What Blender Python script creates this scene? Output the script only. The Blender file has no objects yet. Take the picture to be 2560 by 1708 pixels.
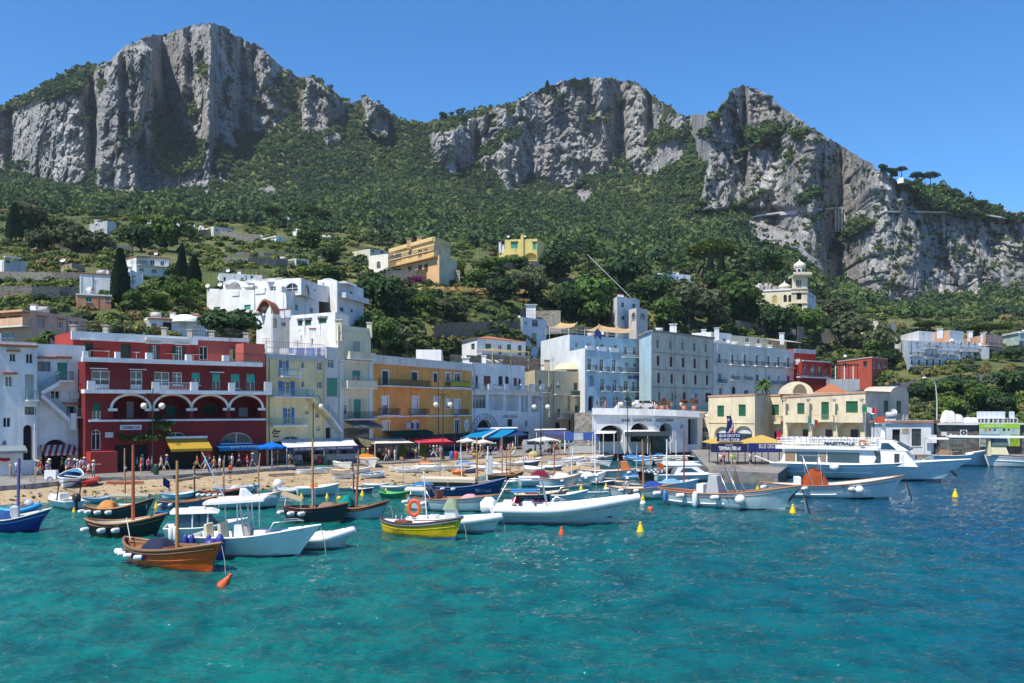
import bpy,bmesh,math,random
import numpy as np
from mathutils import Vector,Matrix
R=math.radians
sc=bpy.context.scene
COL=sc.collection
random.seed(7)
# ------------------------------------------------------------------ camera, sky, sun, exposure
F=2357.0;CX=1280.0;HY=1020.0;CH=8.4
cam=bpy.data.cameras.new('camera');camo=bpy.data.objects.new('camera',cam);COL.objects.link(camo)
camo.location=(0,0,CH);camo.rotation_euler=(R(90),0,0)
cam.sensor_width=36;cam.lens=36*F/2560;cam.shift_y=(HY-854)/2560;cam.clip_end=20000;cam.clip_start=0.5
sc.camera=camo
SUNX,SUNY,SUNEL=-0.70,-0.71,59.0
world=bpy.data.worlds.new('World');sc.world=world;world.use_nodes=True
_nt=world.node_tree;_bg=_nt.nodes['Background']
_sky=_nt.nodes.new('ShaderNodeTexSky');_sky.sky_type='NISHITA';_sky.sun_disc=False
_sky.sun_elevation=R(SUNEL);_sky.sun_rotation=math.atan2(SUNX,SUNY)%(2*math.pi)
_sky.air_density=1.0;_sky.dust_density=0.0;_sky.ozone_density=6.0;_sky.altitude=1500
_hs=_nt.nodes.new('ShaderNodeHueSaturation');_hs.inputs['Saturation'].default_value=1.25
_nt.links.new(_sky.outputs[0],_hs.inputs['Color']);_nt.links.new(_hs.outputs[0],_bg.inputs[0]);_bg.inputs[1].default_value=0.10
sun=bpy.data.lights.new('sun','SUN');suno=bpy.data.objects.new('sun',sun);COL.objects.link(suno)
sun.energy=3.5;sun.angle=R(0.53);sun.color=(1.0,0.92,0.80)
_n=math.hypot(SUNX,SUNY);_ce=math.cos(R(SUNEL))
SUNV=Vector((SUNX/_n*_ce,SUNY/_n*_ce,math.sin(R(SUNEL))))
suno.rotation_euler=SUNV.to_track_quat('Z','Y').to_euler();suno.location=(-50,0,80)
sc.view_settings.view_transform='Standard';sc.view_settings.look='None'
sc.view_settings.exposure=1.0;sc.view_settings.gamma=1.0
# ------------------------------------------------------------------ photo pixel -> place
def P(px,py,D):
 return Vector(((px-CX)/F*D,D,CH+(HY-py)/F*D))
def W(px,py,z=0.0):
 return P(px,py,(CH-z)*F/(py-HY))
class Zm:
 def __init__(s,x,y,k):s.x,s.y,s.k=x,y,k
 def __call__(s,x,y):return(s.x+x/s.k,s.y+y/s.k)
z1=Zm(0,800,3.5636);z2=Zm(180,800,3.7327);z3=Zm(620,780,3.7328);z4=Zm(1120,740,3.5643)
z5=Zm(1580,780,3.9208);z6=Zm(1960,780,3.5633)
zA=Zm(0,1100,3.9196);zB=Zm(500,1100,4.126);zC=Zm(900,1100,4.7);zD=Zm(1200,1080,4.519)
zE=Zm(1600,1060,4.8958);zF=Zm(1880,1040,3.4559)
h1=Zm(0,480,4.1268);h2=Zm(460,500,4.356);h3=Zm(880,560,4.519);h4=Zm(1280,580,2.8659);h5=Zm(1800,480,3.0921)
w4=Zm(1150,1000,7.833);w5=Zm(1760,1040,7.833);w6=Zm(2180,1020,6.184)
px1=Zm(0,0,1)
# ------------------------------------------------------------------ objects
ALL_LABELS={}
def tag(o,label,cat,group=None):
 o['label']=label;o['category']=cat
 if group:o['group']=group
 n=len(label.split())
 if n<4 or n>16:print('LABELLEN',n,label)
 if label in ALL_LABELS and not(group and ALL_LABELS[label]==group):print('LABELDUP',label)
 ALL_LABELS[label]=group
 return o
def thing(name,label,cat,loc=(0,0,0),rz=0.0,group=None):
 o=bpy.data.objects.new(name,None);COL.objects.link(o);o.location=loc;o.rotation_euler=(0,0,rz)
 o.empty_display_size=0.3
 return tag(o,label,cat,group)
def dup(root,loc,rz,label,cat,group=None,scale=None):
 r=root.copy();COL.objects.link(r);r.location=loc;r.rotation_euler=(0,0,rz)
 if scale:r.scale=(scale,)*3 if not isinstance(scale,tuple)else scale
 if 'group' in r and not group:del r['group']
 tag(r,label,cat,group)
 for ch in list(root.children):
  c=ch.copy();COL.objects.link(c);c.parent=r
  for g in list(ch.children):
   d=g.copy();COL.objects.link(d);d.parent=c
 return r
class MB:
 """collects polygons, builds ONE mesh object"""
 def __init__(s,M=None):
  s.v=[];s.f=[];s.m=[];s.sm=[];s.mats=[];s.M=M;s.smooth=False
 def mi(s,mat):
  if mat not in s.mats:s.mats.append(mat)
  return s.mats.index(mat)
 def add(s,vs,fs,mat,smooth=None):
  b=len(s.v)
  s.v+=[tuple(s.M@Vector(v))if s.M else tuple(v)for v in vs]
  k=s.mi(mat);sm=s.smooth if smooth is None else smooth
  for f in fs:
   s.f.append([i+b for i in f]);s.m.append(k);s.sm.append(sm)
 def quad(s,a,b,c,d,mat):s.add([a,b,c,d],[(0,1,2,3)],mat)
 def poly(s,pts,mat):s.add(pts,[tuple(range(len(pts)))],mat)
 def box(s,lo,hi,mat):
  x0,y0,z0=lo;x1,y1,z1_=hi
  s.add([(x0,y0,z0),(x1,y0,z0),(x1,y1,z0),(x0,y1,z0),(x0,y0,z1_),(x1,y0,z1_),(x1,y1,z1_),(x0,y1,z1_)],[(0,3,2,1),(4,5,6,7),(0,1,5,4),(1,2,6,5),(2,3,7,6),(3,0,4,7)],mat)
 def obox(s,o,a,b,c,mat):
  """box from corner o spanned by vectors a, b, c"""
  o,a,b,c=Vector(o),Vector(a),Vector(b),Vector(c)
  s.add([o,o+a,o+a+b,o+b,o+c,o+a+c,o+a+b+c,o+b+c],[(0,3,2,1),(4,5,6,7),(0,1,5,4),(1,2,6,5),(2,3,7,6),(3,0,4,7)],mat)
 def prism(s,pts,z0,z1_,mat,top=None):
  n=len(pts)
  s.add([(p[0],p[1],z0)for p in pts]+[(p[0],p[1],z1_)for p in pts],[tuple(range(n))[::-1]]+[(i,(i+1)%n,n+(i+1)%n,n+i)for i in range(n)],mat)
  s.add([(p[0],p[1],z1_)for p in pts],[tuple(range(n))],top or mat)
 def tube(s,path,r,mat,n=6,cap=True,smooth=True):
  path=[Vector(p)for p in path];m=len(path)
  rs=r if isinstance(r,(list,tuple))else[r]*m
  vs=[];up=Vector((0,0,1))
  for i,p in enumerate(path):
   t=(path[min(i+1,m-1)]-path[max(i-1,0)])
   if t.length<1e-9:t=Vector((0,0,1))
   t.normalize()
   ref=Vector((1,0,0))if abs(t.z)>0.9 else up
   a=t.cross(ref).normalized();b=a.cross(t)
   for k in range(n):
    an=2*math.pi*k/n
    vs.append(p+(a*math.cos(an)+b*math.sin(an))*rs[i])
  fs=[(i*n+k,i*n+(k+1)%n,(i+1)*n+(k+1)%n,(i+1)*n+k)for i in range(m-1)for k in range(n)]
  s.add(vs,fs,mat,smooth)
  if cap:s.add(vs[:n],[tuple(range(n))],mat);s.add(vs[-n:],[tuple(range(n))[::-1]],mat)
 def lathe(s,prof,mat,n=12,c=(0,0,0),axis='z',smooth=True):
  vs=[]
  for r_,h in prof:
   for k in range(n):
    a=2*math.pi*k/n;x,y=r_*math.cos(a),r_*math.sin(a)
    if axis=='z':v=(x,y,h)
    elif axis=='x':v=(h,x,y)
    else:v=(y,h,x)
    vs.append((v[0]+c[0],v[1]+c[1],v[2]+c[2]))
  m=len(prof)
  s.add(vs,[(i*n+k,i*n+(k+1)%n,(i+1)*n+(k+1)%n,(i+1)*n+k)for i in range(m-1)for k in range(n)],mat,smooth)
 def ball(s,c,r,mat,n=10,m=6,sq=(1,1,1)):
  vs=[]
  for i in range(m+1):
   th=math.pi*i/m
   for k in range(n):
    a=2*math.pi*k/n
    vs.append((c[0]+r*sq[0]*math.sin(th)*math.cos(a),c[1]+r*sq[1]*math.sin(th)*math.sin(a),c[2]+r*sq[2]*math.cos(th)))
  s.add(vs,[(i*n+k,(i+1)*n+k,(i+1)*n+(k+1)%n,i*n+(k+1)%n)for i in range(m)for k in range(n)],mat,True)
 def grid(s,rows,mat,smooth=False,close=False):
  m=len(rows);n=len(rows[0]);vs=[p for r_ in rows for p in r_]
  s.add(vs,[(i*n+k,i*n+(k+1)%n,(i+1)*n+(k+1)%n,(i+1)*n+k)for i in range(m-1)for k in range(n if close else n-1)],mat,smooth)
 def build(s,name,parent=None,loc=None):
  me=bpy.data.meshes.new(name);me.from_pydata(s.v,[],s.f);me.validate()
  for m in s.mats:me.materials.append(m)
  if len(me.polygons)==len(s.m):
   me.polygons.foreach_set('material_index',s.m);me.polygons.foreach_set('use_smooth',s.sm)
  me.update()
  o=bpy.data.objects.new(name,me);COL.objects.link(o)
  if parent:o.parent=parent
  if loc is not None:o.location=loc
  return o
def np_mesh(name,V,Fq,mats,midx=None,smooth=False):
 me=bpy.data.meshes.new(name);k=Fq.shape[1];nf=len(Fq)
 me.vertices.add(len(V));me.vertices.foreach_set('co',V.astype(np.float32).ravel())
 me.loops.add(nf*k);me.loops.foreach_set('vertex_index',Fq.astype(np.int32).ravel())
 me.polygons.add(nf);me.polygons.foreach_set('loop_start',np.arange(0,nf*k,k,dtype=np.int32))
 me.polygons.foreach_set('loop_total',np.full(nf,k,dtype=np.int32))
 if midx is not None:me.polygons.foreach_set('material_index',midx.astype(np.int32))
 me.polygons.foreach_set('use_smooth',np.full(nf,smooth))
 for m in mats:me.materials.append(m)
 me.update(calc_edges=True);me.validate()
 return me
def link(name,me,parent=None,loc=None):
 o=bpy.data.objects.new(name,me);COL.objects.link(o)
 if parent:o.parent=parent
 if loc is not None:o.location=loc
 return o
def text_mesh(body,size,mat,ext=0.01,italic=0.0,align='CENTER',bold=0.0,space=1.0):
 cu=bpy.data.curves.new('lettering','FONT');cu.body=body;cu.size=size;cu.extrude=ext;cu.shear=italic
 cu.align_x=align;cu.align_y='CENTER';cu.offset=bold;cu.space_character=space;cu.resolution_u=2
 o=bpy.data.objects.new('lettering',cu);COL.objects.link(o)
 dg=bpy.context.evaluated_depsgraph_get();me=bpy.data.meshes.new_from_object(o.evaluated_get(dg))
 bpy.data.objects.remove(o);bpy.data.curves.remove(cu)
 me.materials.clear();me.materials.append(mat)
 return me
def lettering(body,width,height,origin,u,n,mat,parent,base=(0,0,0),**kw):
 """text centred at origin, running along u, facing n, fitted to width x height"""
 me=text_mesh(body,1.0,mat,**kw)
 co=np.empty(len(me.vertices)*3);me.vertices.foreach_get('co',co);co=co.reshape(-1,3)
 if len(co):
  mn,mx=co.min(0),co.max(0);c=(mn+mx)/2
  sx=width/max(1e-6,mx[0]-mn[0]);sy=height/max(1e-6,mx[1]-mn[1])
  u=np.array(Vector(u).normalized());n=np.array(Vector(n).normalized());up=np.array((0,0,1.0))
  q=(co-c)*(sx,sy,1.0)
  Wd=np.array(Vector(origin))-np.array(Vector(base))+q[:,:1]*u+q[:,1:2]*up+(q[:,2:3]+0.02)*n
  me.vertices.foreach_set('co',Wd.astype(np.float32).ravel());me.update()
 return link('lettering',me,parent)
# ------------------------------------------------------------------ materials (all procedural)
MC={}
def newmat(name):
 m=bpy.data.materials.new(name);m.use_nodes=True;nt=m.node_tree
 return m,nt,nt.nodes['Principled BSDF']
def N(nt,t,**kw):
 n=nt.nodes.new(t)
 for k,v in kw.items():
  if k.startswith('i_'):
   key=k[2:]
   n.inputs[int(key)if key.isdigit()else key].default_value=v
  else:setattr(n,k,v)
 return n
def ramp(nt,stops,src):
 r=nt.nodes.new('ShaderNodeValToRGB');e=r.color_ramp.elements
 while len(e)<len(stops):e.new(0.5)
 for i,(p,c)in enumerate(stops):
  e[i].position=p;e[i].color=(c[0],c[1],c[2],1)if not isinstance(c,(int,float))else(c,c,c,1)
 nt.links.new(src,r.inputs[0]);return r.outputs[0]
def mixc(nt,a,b,fac,mode='MIX'):
 m=nt.nodes.new('ShaderNodeMix');m.data_type='RGBA';m.blend_type=mode
 for i,x in((0,fac),(6,a),(7,b)):
  if isinstance(x,(int,float)):m.inputs[i].default_value=x if i==0 else(x,x,x,1)
  elif isinstance(x,(tuple,list)):m.inputs[i].default_value=(x[0],x[1],x[2],1)
  else:nt.links.new(x,m.inputs[i])
 return m.outputs[2]
def mapped(nt,scale,space='pos'):
 g=nt.nodes.new('ShaderNodeNewGeometry')if space=='pos' else nt.nodes.new('ShaderNodeTexCoord')
 mp=nt.nodes.new('ShaderNodeMapping');mp.inputs['Scale'].default_value=scale
 nt.links.new(g.outputs['Position' if space=='pos' else 'Object'],mp.inputs[0]);return mp.outputs[0]
def noise(nt,vec,scale=1.0,detail=4.0,rough=0.55):
 n=nt.nodes.new('ShaderNodeTexNoise');n.inputs['Scale'].default_value=scale;n.inputs['Detail'].default_value=detail
 n.inputs['Roughness'].default_value=rough;nt.links.new(vec,n.inputs['Vector']);return n.outputs[0]
def bump(nt,b,h,strength=0.3,dist=0.05):
 n=nt.nodes.new('ShaderNodeBump');n.inputs['Strength'].default_value=strength;n.inputs['Distance'].default_value=dist
 nt.links.new(h,n.inputs['Height']);nt.links.new(n.outputs[0],b.inputs['Normal'])
def stucco(col,stain=0.35,key=None):
 k=('stucco',tuple(col),stain)
 if k in MC:return MC[k]
 m,nt,b=newmat('stucco');p=mapped(nt,(1,1,1))
 n1=noise(nt,p,0.35,5,0.6);n2=noise(nt,mapped(nt,(1.3,1.3,0.13)),1.0,4,0.6);n3=noise(nt,p,9.0,3,0.6)
 c=mixc(nt,tuple(x*0.80 for x in col),tuple(min(1,x*1.07)for x in col),ramp(nt,[(0.3,0.0),(0.7,1.0)],n1))
 g=sum(col)/3
 c=mixc(nt,c,(g*0.42+col[0]*.1,g*0.41+col[1]*.1,g*0.37+col[2]*.1),ramp(nt,[(0.5,0.0),(0.76,min(.8,stain+.15))],n2))
 c=mixc(nt,c,ramp(nt,[(0.2,0.86),(0.8,1.08)],n3),1.0,'MULTIPLY')
 nt.links.new(c,b.inputs['Base Color']);b.inputs['Roughness'].default_value=0.9;b.inputs['Specular IOR Level'].default_value=0.2
 bump(nt,b,n3,0.25,0.03)
 MC[k]=m;return m
def paint(col,rough=0.45,var=0.12,scale=3.0,spec=0.4,metal=0.0):
 k=('paint',tuple(col),rough,var,scale,spec,metal)
 if k in MC:return MC[k]
 m,nt,b=newmat('paint');n1=noise(nt,mapped(nt,(1,1,1)),scale,5,0.65)
 c=mixc(nt,tuple(x*(1-var)for x in col),tuple(min(1,x*(1+var*.5))for x in col),ramp(nt,[(0.3,0.0),(0.7,1.0)],n1))
 nt.links.new(c,b.inputs['Base Color'])
 nt.links.new(ramp(nt,[(0.2,max(0.05,rough-.08)),(0.8,min(1,rough+.12))],n1),b.inputs['Roughness'])
 b.inputs['Specular IOR Level'].default_value=spec;b.inputs['Metallic'].default_value=metal
 MC[k]=m;return m
def hullpaint(col,rough=0.3):
 k=('hull',tuple(col),rough)
 if k in MC:return MC[k]
 m,nt,b=newmat('hull_paint');n1=noise(nt,mapped(nt,(1.5,1.5,0.5)),1.0,5,0.65);n2=noise(nt,mapped(nt,(3,3,.35)),1.3,3)
 c=mixc(nt,tuple(x*0.84 for x in col),tuple(min(1,x*1.06)for x in col),ramp(nt,[(0.3,0.0),(0.7,1.0)],n1))
 c=mixc(nt,c,tuple(x*.55 for x in col),ramp(nt,[(0.6,0.0),(0.8,.4)],n2))
 g=nt.nodes.new('ShaderNodeNewGeometry');sx=nt.nodes.new('ShaderNodeSeparateXYZ');nt.links.new(g.outputs['Position'],sx.inputs[0])
 ad=N(nt,'ShaderNodeMath',operation='MULTIPLY_ADD',i_1=-.38);nt.links.new(n1,ad.inputs[0]);nt.links.new(sx.outputs[2],ad.inputs[2])
 c=mixc(nt,(.05,.055,.03),c,ramp(nt,[(.0,.35),(.10,1.0)],ad.outputs[0]))
 sc2=noise(nt,mapped(nt,(9,9,1.6)),1.0,3);c=mixc(nt,c,tuple(x*.5+.05 for x in col),ramp(nt,[(.66,0.0),(.72,.5)],sc2))
 nt.links.new(c,b.inputs['Base Color']);b.inputs['Roughness'].default_value=rough;b.inputs['Specular IOR Level'].default_value=0.45
 MC[k]=m;return m
def cloth(col,stripes=None,rough=0.95):
 """stripes = (colour2, period, axis vector)"""
 k=('cloth',tuple(col),stripes,rough)
 if k in MC:return MC[k]
 m,nt,b=newmat('cloth');n1=noise(nt,mapped(nt,(1,1,1)),4.0,3)
 c=mixc(nt,tuple(x*0.88 for x in col),col,n1)
 if stripes:
  c2,per,ax=stripes
  g=nt.nodes.new('ShaderNodeNewGeometry');d=nt.nodes.new('ShaderNodeVectorMath');d.operation='DOT_PRODUCT'
  nt.links.new(g.outputs['Position'],d.inputs[0]);a=Vector(ax).normalized()/per;d.inputs[1].default_value=a
  fr=nt.nodes.new('ShaderNodeMath');fr.operation='FRACT';nt.links.new(d.outputs['Value'],fr.inputs[0])
  gt=nt.nodes.new('ShaderNodeMath');gt.operation='GREATER_THAN';gt.inputs[1].default_value=0.5;nt.links.new(fr.outputs[0],gt.inputs[0])
  c=mixc(nt,c,c2,gt.outputs[0])
 nt.links.new(c,b.inputs['Base Color']);b.inputs['Roughness'].default_value=rough;b.inputs['Specular IOR Level'].default_value=0.1
 tl=nt.nodes.new('ShaderNodeBsdfTranslucent');nt.links.new(c,tl.inputs[0])
 mx=nt.nodes.new('ShaderNodeMixShader');mx.inputs[0].default_value=0.25
 out=nt.nodes['Material Output'];nt.links.new(b.outputs[0],mx.inputs[1]);nt.links.new(tl.outputs[0],mx.inputs[2]);nt.links.new(mx.outputs[0],out.inputs[0])
 MC[k]=m;return m
def glass(col=(0.03,0.045,0.055),rough=0.08):
 k=('glass',tuple(col),rough)
 if k in MC:return MC[k]
 m,nt,b=newmat('window_glass');n1=noise(nt,mapped(nt,(1,1,1)),0.9,2)
 nt.links.new(mixc(nt,tuple(x*.5 for x in col),tuple(x*1.6 for x in col),n1),b.inputs['Base Color'])
 b.inputs['Roughness'].default_value=rough;b.inputs['Specular IOR Level'].default_value=0.6
 MC[k]=m;return m
def slats(col,per=0.09):
 k=('slats',tuple(col),per)
 if k in MC:return MC[k]
 m,nt,b=newmat('shutter_slats');g=nt.nodes.new('ShaderNodeNewGeometry');sx=nt.nodes.new('ShaderNodeSeparateXYZ');nt.links.new(g.outputs['Position'],sx.inputs[0])
 mu=N(nt,'ShaderNodeMath',operation='MULTIPLY',i_1=1/per);nt.links.new(sx.outputs[2],mu.inputs[0])
 fr=N(nt,'ShaderNodeMath',operation='FRACT');nt.links.new(mu.outputs[0],fr.inputs[0])
 n1=noise(nt,mapped(nt,(1,1,1)),1.2,3)
 c=mixc(nt,tuple(x*.8 for x in col),tuple(min(1,x*1.1)for x in col),n1)
 nt.links.new(c,b.inputs['Base Color']);b.inputs['Roughness'].default_value=0.6;bump(nt,b,fr.outputs[0],0.8,0.03)
 MC[k]=m;return m
def wood(col=(0.22,0.11,0.05),rough=0.5):
 k=('wood',tuple(col),rough)
 if k in MC:return MC[k]
 m,nt,b=newmat('wood');n1=noise(nt,mapped(nt,(2,2,9)),2.5,5)
 nt.links.new(mixc(nt,tuple(x*.6 for x in col),tuple(min(1,x*1.3)for x in col),n1),b.inputs['Base Color'])
 b.inputs['Roughness'].default_value=rough;bump(nt,b,n1,.15,.02)
 MC[k]=m;return m
def stone(col=(0.28,0.25,0.21),scale=2.2):
 k=('stone',tuple(col),scale)
 if k in MC:return MC[k]
 m,nt,b=newmat('masonry');p=mapped(nt,(1,1,1.5));v=N(nt,'ShaderNodeTexVoronoi',i_Scale=scale);nt.links.new(p,v.inputs['Vector'])
 n1=noise(nt,p,1.0,5)
 c=mixc(nt,mixc(nt,tuple(x*.55 for x in col),tuple(x*1.25 for x in col),n1),v.outputs['Color'],0.12,'OVERLAY')
 c=mixc(nt,c,tuple(x*.35 for x in col),ramp(nt,[(0.45,0.0),(0.75,.7)],v.outputs['Distance']))
 nt.links.new(c,b.inputs['Base Color']);b.inputs['Roughness'].default_value=0.95;bump(nt,b,v.outputs['Distance'],-.5,.1)
 MC[k]=m;return m
def leafmat(c1,c2,sc_=0.35,name='foliage',tr=0.25):
 k=('leaf',tuple(c1),tuple(c2),sc_,tr)
 if k in MC:return MC[k]
 m,nt,b=newmat(name);p=mapped(nt,(1,1,1));n1=noise(nt,p,sc_,2,.5);n2=noise(nt,p,sc_*9,2,.6)
 oi=nt.nodes.new('ShaderNodeObjectInfo')
 c=mixc(nt,c1,c2,ramp(nt,[(0.33,0.0),(0.67,1.0)],n1))
 c=mixc(nt,c,ramp(nt,[(0.25,.6),(0.75,1.35)],n2),1.0,'MULTIPLY')
 c=mixc(nt,c,ramp(nt,[(0.0,.75),(1.0,1.3)],oi.outputs['Random']),1.0,'MULTIPLY')
 nt.links.new(c,b.inputs['Base Color']);b.inputs['Roughness'].default_value=0.7;b.inputs['Specular IOR Level'].default_value=0.15
 if tr:
  tl=nt.nodes.new('ShaderNodeBsdfTranslucent');nt.links.new(c,tl.inputs[0])
  mx=nt.nodes.new('ShaderNodeMixShader');mx.inputs[0].default_value=tr
  out=nt.nodes['Material Output'];nt.links.new(b.outputs[0],mx.inputs[1]);nt.links.new(tl.outputs[0],mx.inputs[2]);nt.links.new(mx.outputs[0],out.inputs[0])
 MC[k]=m;return m
WHITE=(0.80,0.80,0.78)
# ------------------------------------------------------------------ noise for the terrain
def _h(a,b,seed):
 n=(a.astype(np.int64)*374761393+b.astype(np.int64)*668265263+seed*974634777)&0xFFFFFFFF
 n=((n^(n>>13))*1274126177)&0xFFFFFFFF
 return((n^(n>>16))&0xFFFF)/65535.0
def vn(x,y,seed=0):
 xi=np.floor(x);yi=np.floor(y);xf=x-xi;yf=y-yi
 u=xf*xf*(3-2*xf);v=yf*yf*(3-2*yf)
 a,b,c,d=_h(xi,yi,seed),_h(xi+1,yi,seed),_h(xi,yi+1,seed),_h(xi+1,yi+1,seed)
 return(a*(1-u)+b*u)*(1-v)+(c*(1-u)+d*u)*v
def fbm(x,y,seed=0,o=4):
 t=0;a=1.0;s_=0
 for i in range(o):
  t=t+a*vn(x,y,seed+i*17);s_+=a;a*=.5;x=x*2.03+5.1;y=y*2.03+1.7
 return t/s_
def ridged(x,y,seed=0,o=3):
 return 1-np.abs(2*fbm(x,y,seed,o)-1)
# ------------------------------------------------------------------ the sea
def sea_mat():
 m,nt,b=newmat('sea_water')
 p=mapped(nt,(1,1,1));g=nt.nodes.new('ShaderNodeNewGeometry');sx=nt.nodes.new('ShaderNodeSeparateXYZ');nt.links.new(g.outputs['Position'],sx.inputs[0])
 big=noise(nt,mapped(nt,(1,.45,1)),0.055,4,.6)
 mid=noise(nt,mapped(nt,(1,.7,1)),0.45,6,.68)
# water deepens towards the open side of the harbour: greener over sand, bluer to the right
 dx=N(nt,'ShaderNodeMath',operation='MULTIPLY_ADD',i_1=0.019,i_2=0.42);nt.links.new(sx.outputs[0],dx.inputs[0])
 ad=N(nt,'ShaderNodeMath',operation='MULTIPLY_ADD',i_1=0.9);nt.links.new(big,ad.inputs[0]);nt.links.new(dx.outputs[0],ad.inputs[2])
 sb=N(nt,'ShaderNodeMath',operation='SUBTRACT',i_1=0.45);nt.links.new(ad.outputs[0],sb.inputs[0])
 c=ramp(nt,[(0.0,(0.006,0.14,0.12)),(0.45,(0.003,0.11,0.108)),(0.8,(0.002,0.085,0.116)),(1.0,(0.002,0.055,0.11))],sb.outputs[0])
 c=mixc(nt,c,(0.002,0.042,0.058),ramp(nt,[(0.42,0.0),(0.66,.85)],mid))
 nt.links.new(c,b.inputs['Base Color']);b.inputs['Roughness'].default_value=0.06;b.inputs['IOR'].default_value=1.33
 w1=noise(nt,mapped(nt,(.8,1.7,1)),1.1,3,.55);w2=noise(nt,mapped(nt,(1,1.6,1)),3.3,3,.6);w3=noise(nt,mapped(nt,(.6,1.2,1)),.35,2,.5)
 a1=N(nt,'ShaderNodeMath',operation='MULTIPLY_ADD',i_1=.45);nt.links.new(w2,a1.inputs[0]);nt.links.new(w1,a1.inputs[2])
 a2=N(nt,'ShaderNodeMath',operation='MULTIPLY_ADD',i_1=1.6);nt.links.new(w3,a2.inputs[0]);nt.links.new(a1.outputs[0],a2.inputs[2])
 bump(nt,b,a2.outputs[0],0.9,0.22)
 return m
s_=MB();SEAM=sea_mat()
s_.quad((-6000,-400,-.45),(6000,-400,-.45),(6000,6000,-.45),(-6000,6000,-.45),SEAM)
_o=s_.build('deep_sea');_o['kind']='structure'
_wx=np.arange(-900,3466,6.0);_wy=np.concatenate([np.arange(2600,1760,-8.0),np.arange(1760,1104,-1.5)])
_PX,_PY=np.meshgrid(_wx,_wy);_D=CH*F/(_PY-HY);_X=(_PX-CX)/F*_D
_z=.30*(fbm(_X*.33,_D*.5,201,3)-.5)+.26*(ridged(_X*.55+.2*_D,_D*.8,203,3)-.5)+.09*(ridged(_X*1.7,_D*2.2,207,2)-.5)
_z*=np.clip((_D-12)/20,.2,1)*np.where(_D>75,.62,1.0)
_n=_PX.size;_ix=np.arange(_n).reshape(_PX.shape)
link('sea',np_mesh('sea',np.stack([_X,_D,_z],-1).reshape(-1,3),np.stack([_ix[:-1,:-1],_ix[:-1,1:],_ix[1:,1:],_ix[1:,:-1]],-1).reshape(-1,4),[SEAM],None,True))['kind']='structure'
# ------------------------------------------------------------------ quay, street, beach
ZQ=1.2
def rockmat(name='limestone'):
 m,nt,b=newmat(name)
 p=mapped(nt,(1,1,.45));n1=noise(nt,p,.03,6,.65);n3=noise(nt,mapped(nt,(1,1,.7)),.55,5,.7)
 n4=noise(nt,mapped(nt,(1,1,.5)),.045,4,.6);n5=noise(nt,mapped(nt,(1,1,.16)),.12,5,.7)
 rd=nt.nodes.new('ShaderNodeTexNoise');rd.noise_type='RIDGED_MULTIFRACTAL';rd.inputs['Scale'].default_value=.085;rd.inputs['Detail'].default_value=7;rd.inputs['Roughness'].default_value=.6
 nt.links.new(mapped(nt,(1,1,.5)),rd.inputs['Vector'])
 c=ramp(nt,[(0.3,(0.22,0.222,0.222)),(0.5,(0.37,0.37,0.365)),(0.7,(0.57,0.565,0.555))],n1)
 c=mixc(nt,c,(0.36,0.28,0.2),ramp(nt,[(0.57,0.0),(0.75,.5)],n4))
 c=mixc(nt,c,(0.075,0.077,0.08),ramp(nt,[(0.51,0.0),(0.66,.7)],n5))
 c=mixc(nt,c,ramp(nt,[(0.3,.35),(0.7,1.55)],n3),1.0,'MULTIPLY')
 nt.links.new(c,b.inputs['Base Color']);b.inputs['Roughness'].default_value=.95;b.inputs['Specular IOR Level'].default_value=.15
 ad=N(nt,'ShaderNodeMath',operation='MULTIPLY_ADD',i_1=.6);nt.links.new(rd.outputs[0],ad.inputs[0]);nt.links.new(n3,ad.inputs[2])
 bump(nt,b,ad.outputs[0],1.0,3.5)
 return m
def groundmat(cols,sc_=.5,bumpd=.05,name='ground',fine=6.0):
 m,nt,b=newmat(name);p=mapped(nt,(1,1,1));n1=noise(nt,p,sc_,6,.65);n2=noise(nt,p,fine,4,.7)
 k=len(cols);c=ramp(nt,[(.3+.4*i/(k-1),x)for i,x in enumerate(cols)],n1)
 c=mixc(nt,c,ramp(nt,[(.25,.7),(.75,1.25)],n2),1.0,'MULTIPLY')
 nt.links.new(c,b.inputs['Base Color']);b.inputs['Roughness'].default_value=.95;b.inputs['Specular IOR Level'].default_value=.2
 bump(nt,b,n2,.4,bumpd);return m
SAND=groundmat([(.20,.145,.085),(.36,.275,.17),(.43,.335,.215)],.35,.06,'beach_sand')
PAVE=groundmat([(.14,.135,.125),(.21,.2,.185),(.27,.255,.23)],.3,.02,'street_paving')
CURB=stone((.33,.31,.28),1.2)
ROAD=groundmat([(.09,.088,.085),(.13,.125,.12)],.3,.01,'asphalt')
SOIL=groundmat([(.035,.045,.018),(.07,.075,.03),(.16,.125,.055)],.07,.2,'hill_soil',.8)
ROCK=rockmat()
QE=[(-400,1246),(-160,1229),(55,1214),(247,1196),(432,1190),(690,1172),(888,1163),(1060,1154),(1198,1146),(1300,1141),(1412,1136),(1500,1133),(1590,1126),(1770,1126),(1790,1131),(2000,1131),(2140,1134),(2290,1139),(2450,1140),(2700,1141),(3100,1143)]
QP=[W(x,y,ZQ)for x,y in QE]
WL=[(-400,1285),(-160,1276),(55,1263),(247,1250),(432,1237),(690,1226),(888,1219),(1060,1209),(1198,1200),(1300,1192),(1412,1183),(1500,1176)]
q=MB();far=[(300,420),(-300,420)]
q.poly([(p.x,p.y,ZQ)for p in QP]+[(x,y,ZQ)for x,y in far],PAVE)
q.build('street')['kind']='structure'
q=MB()
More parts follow.
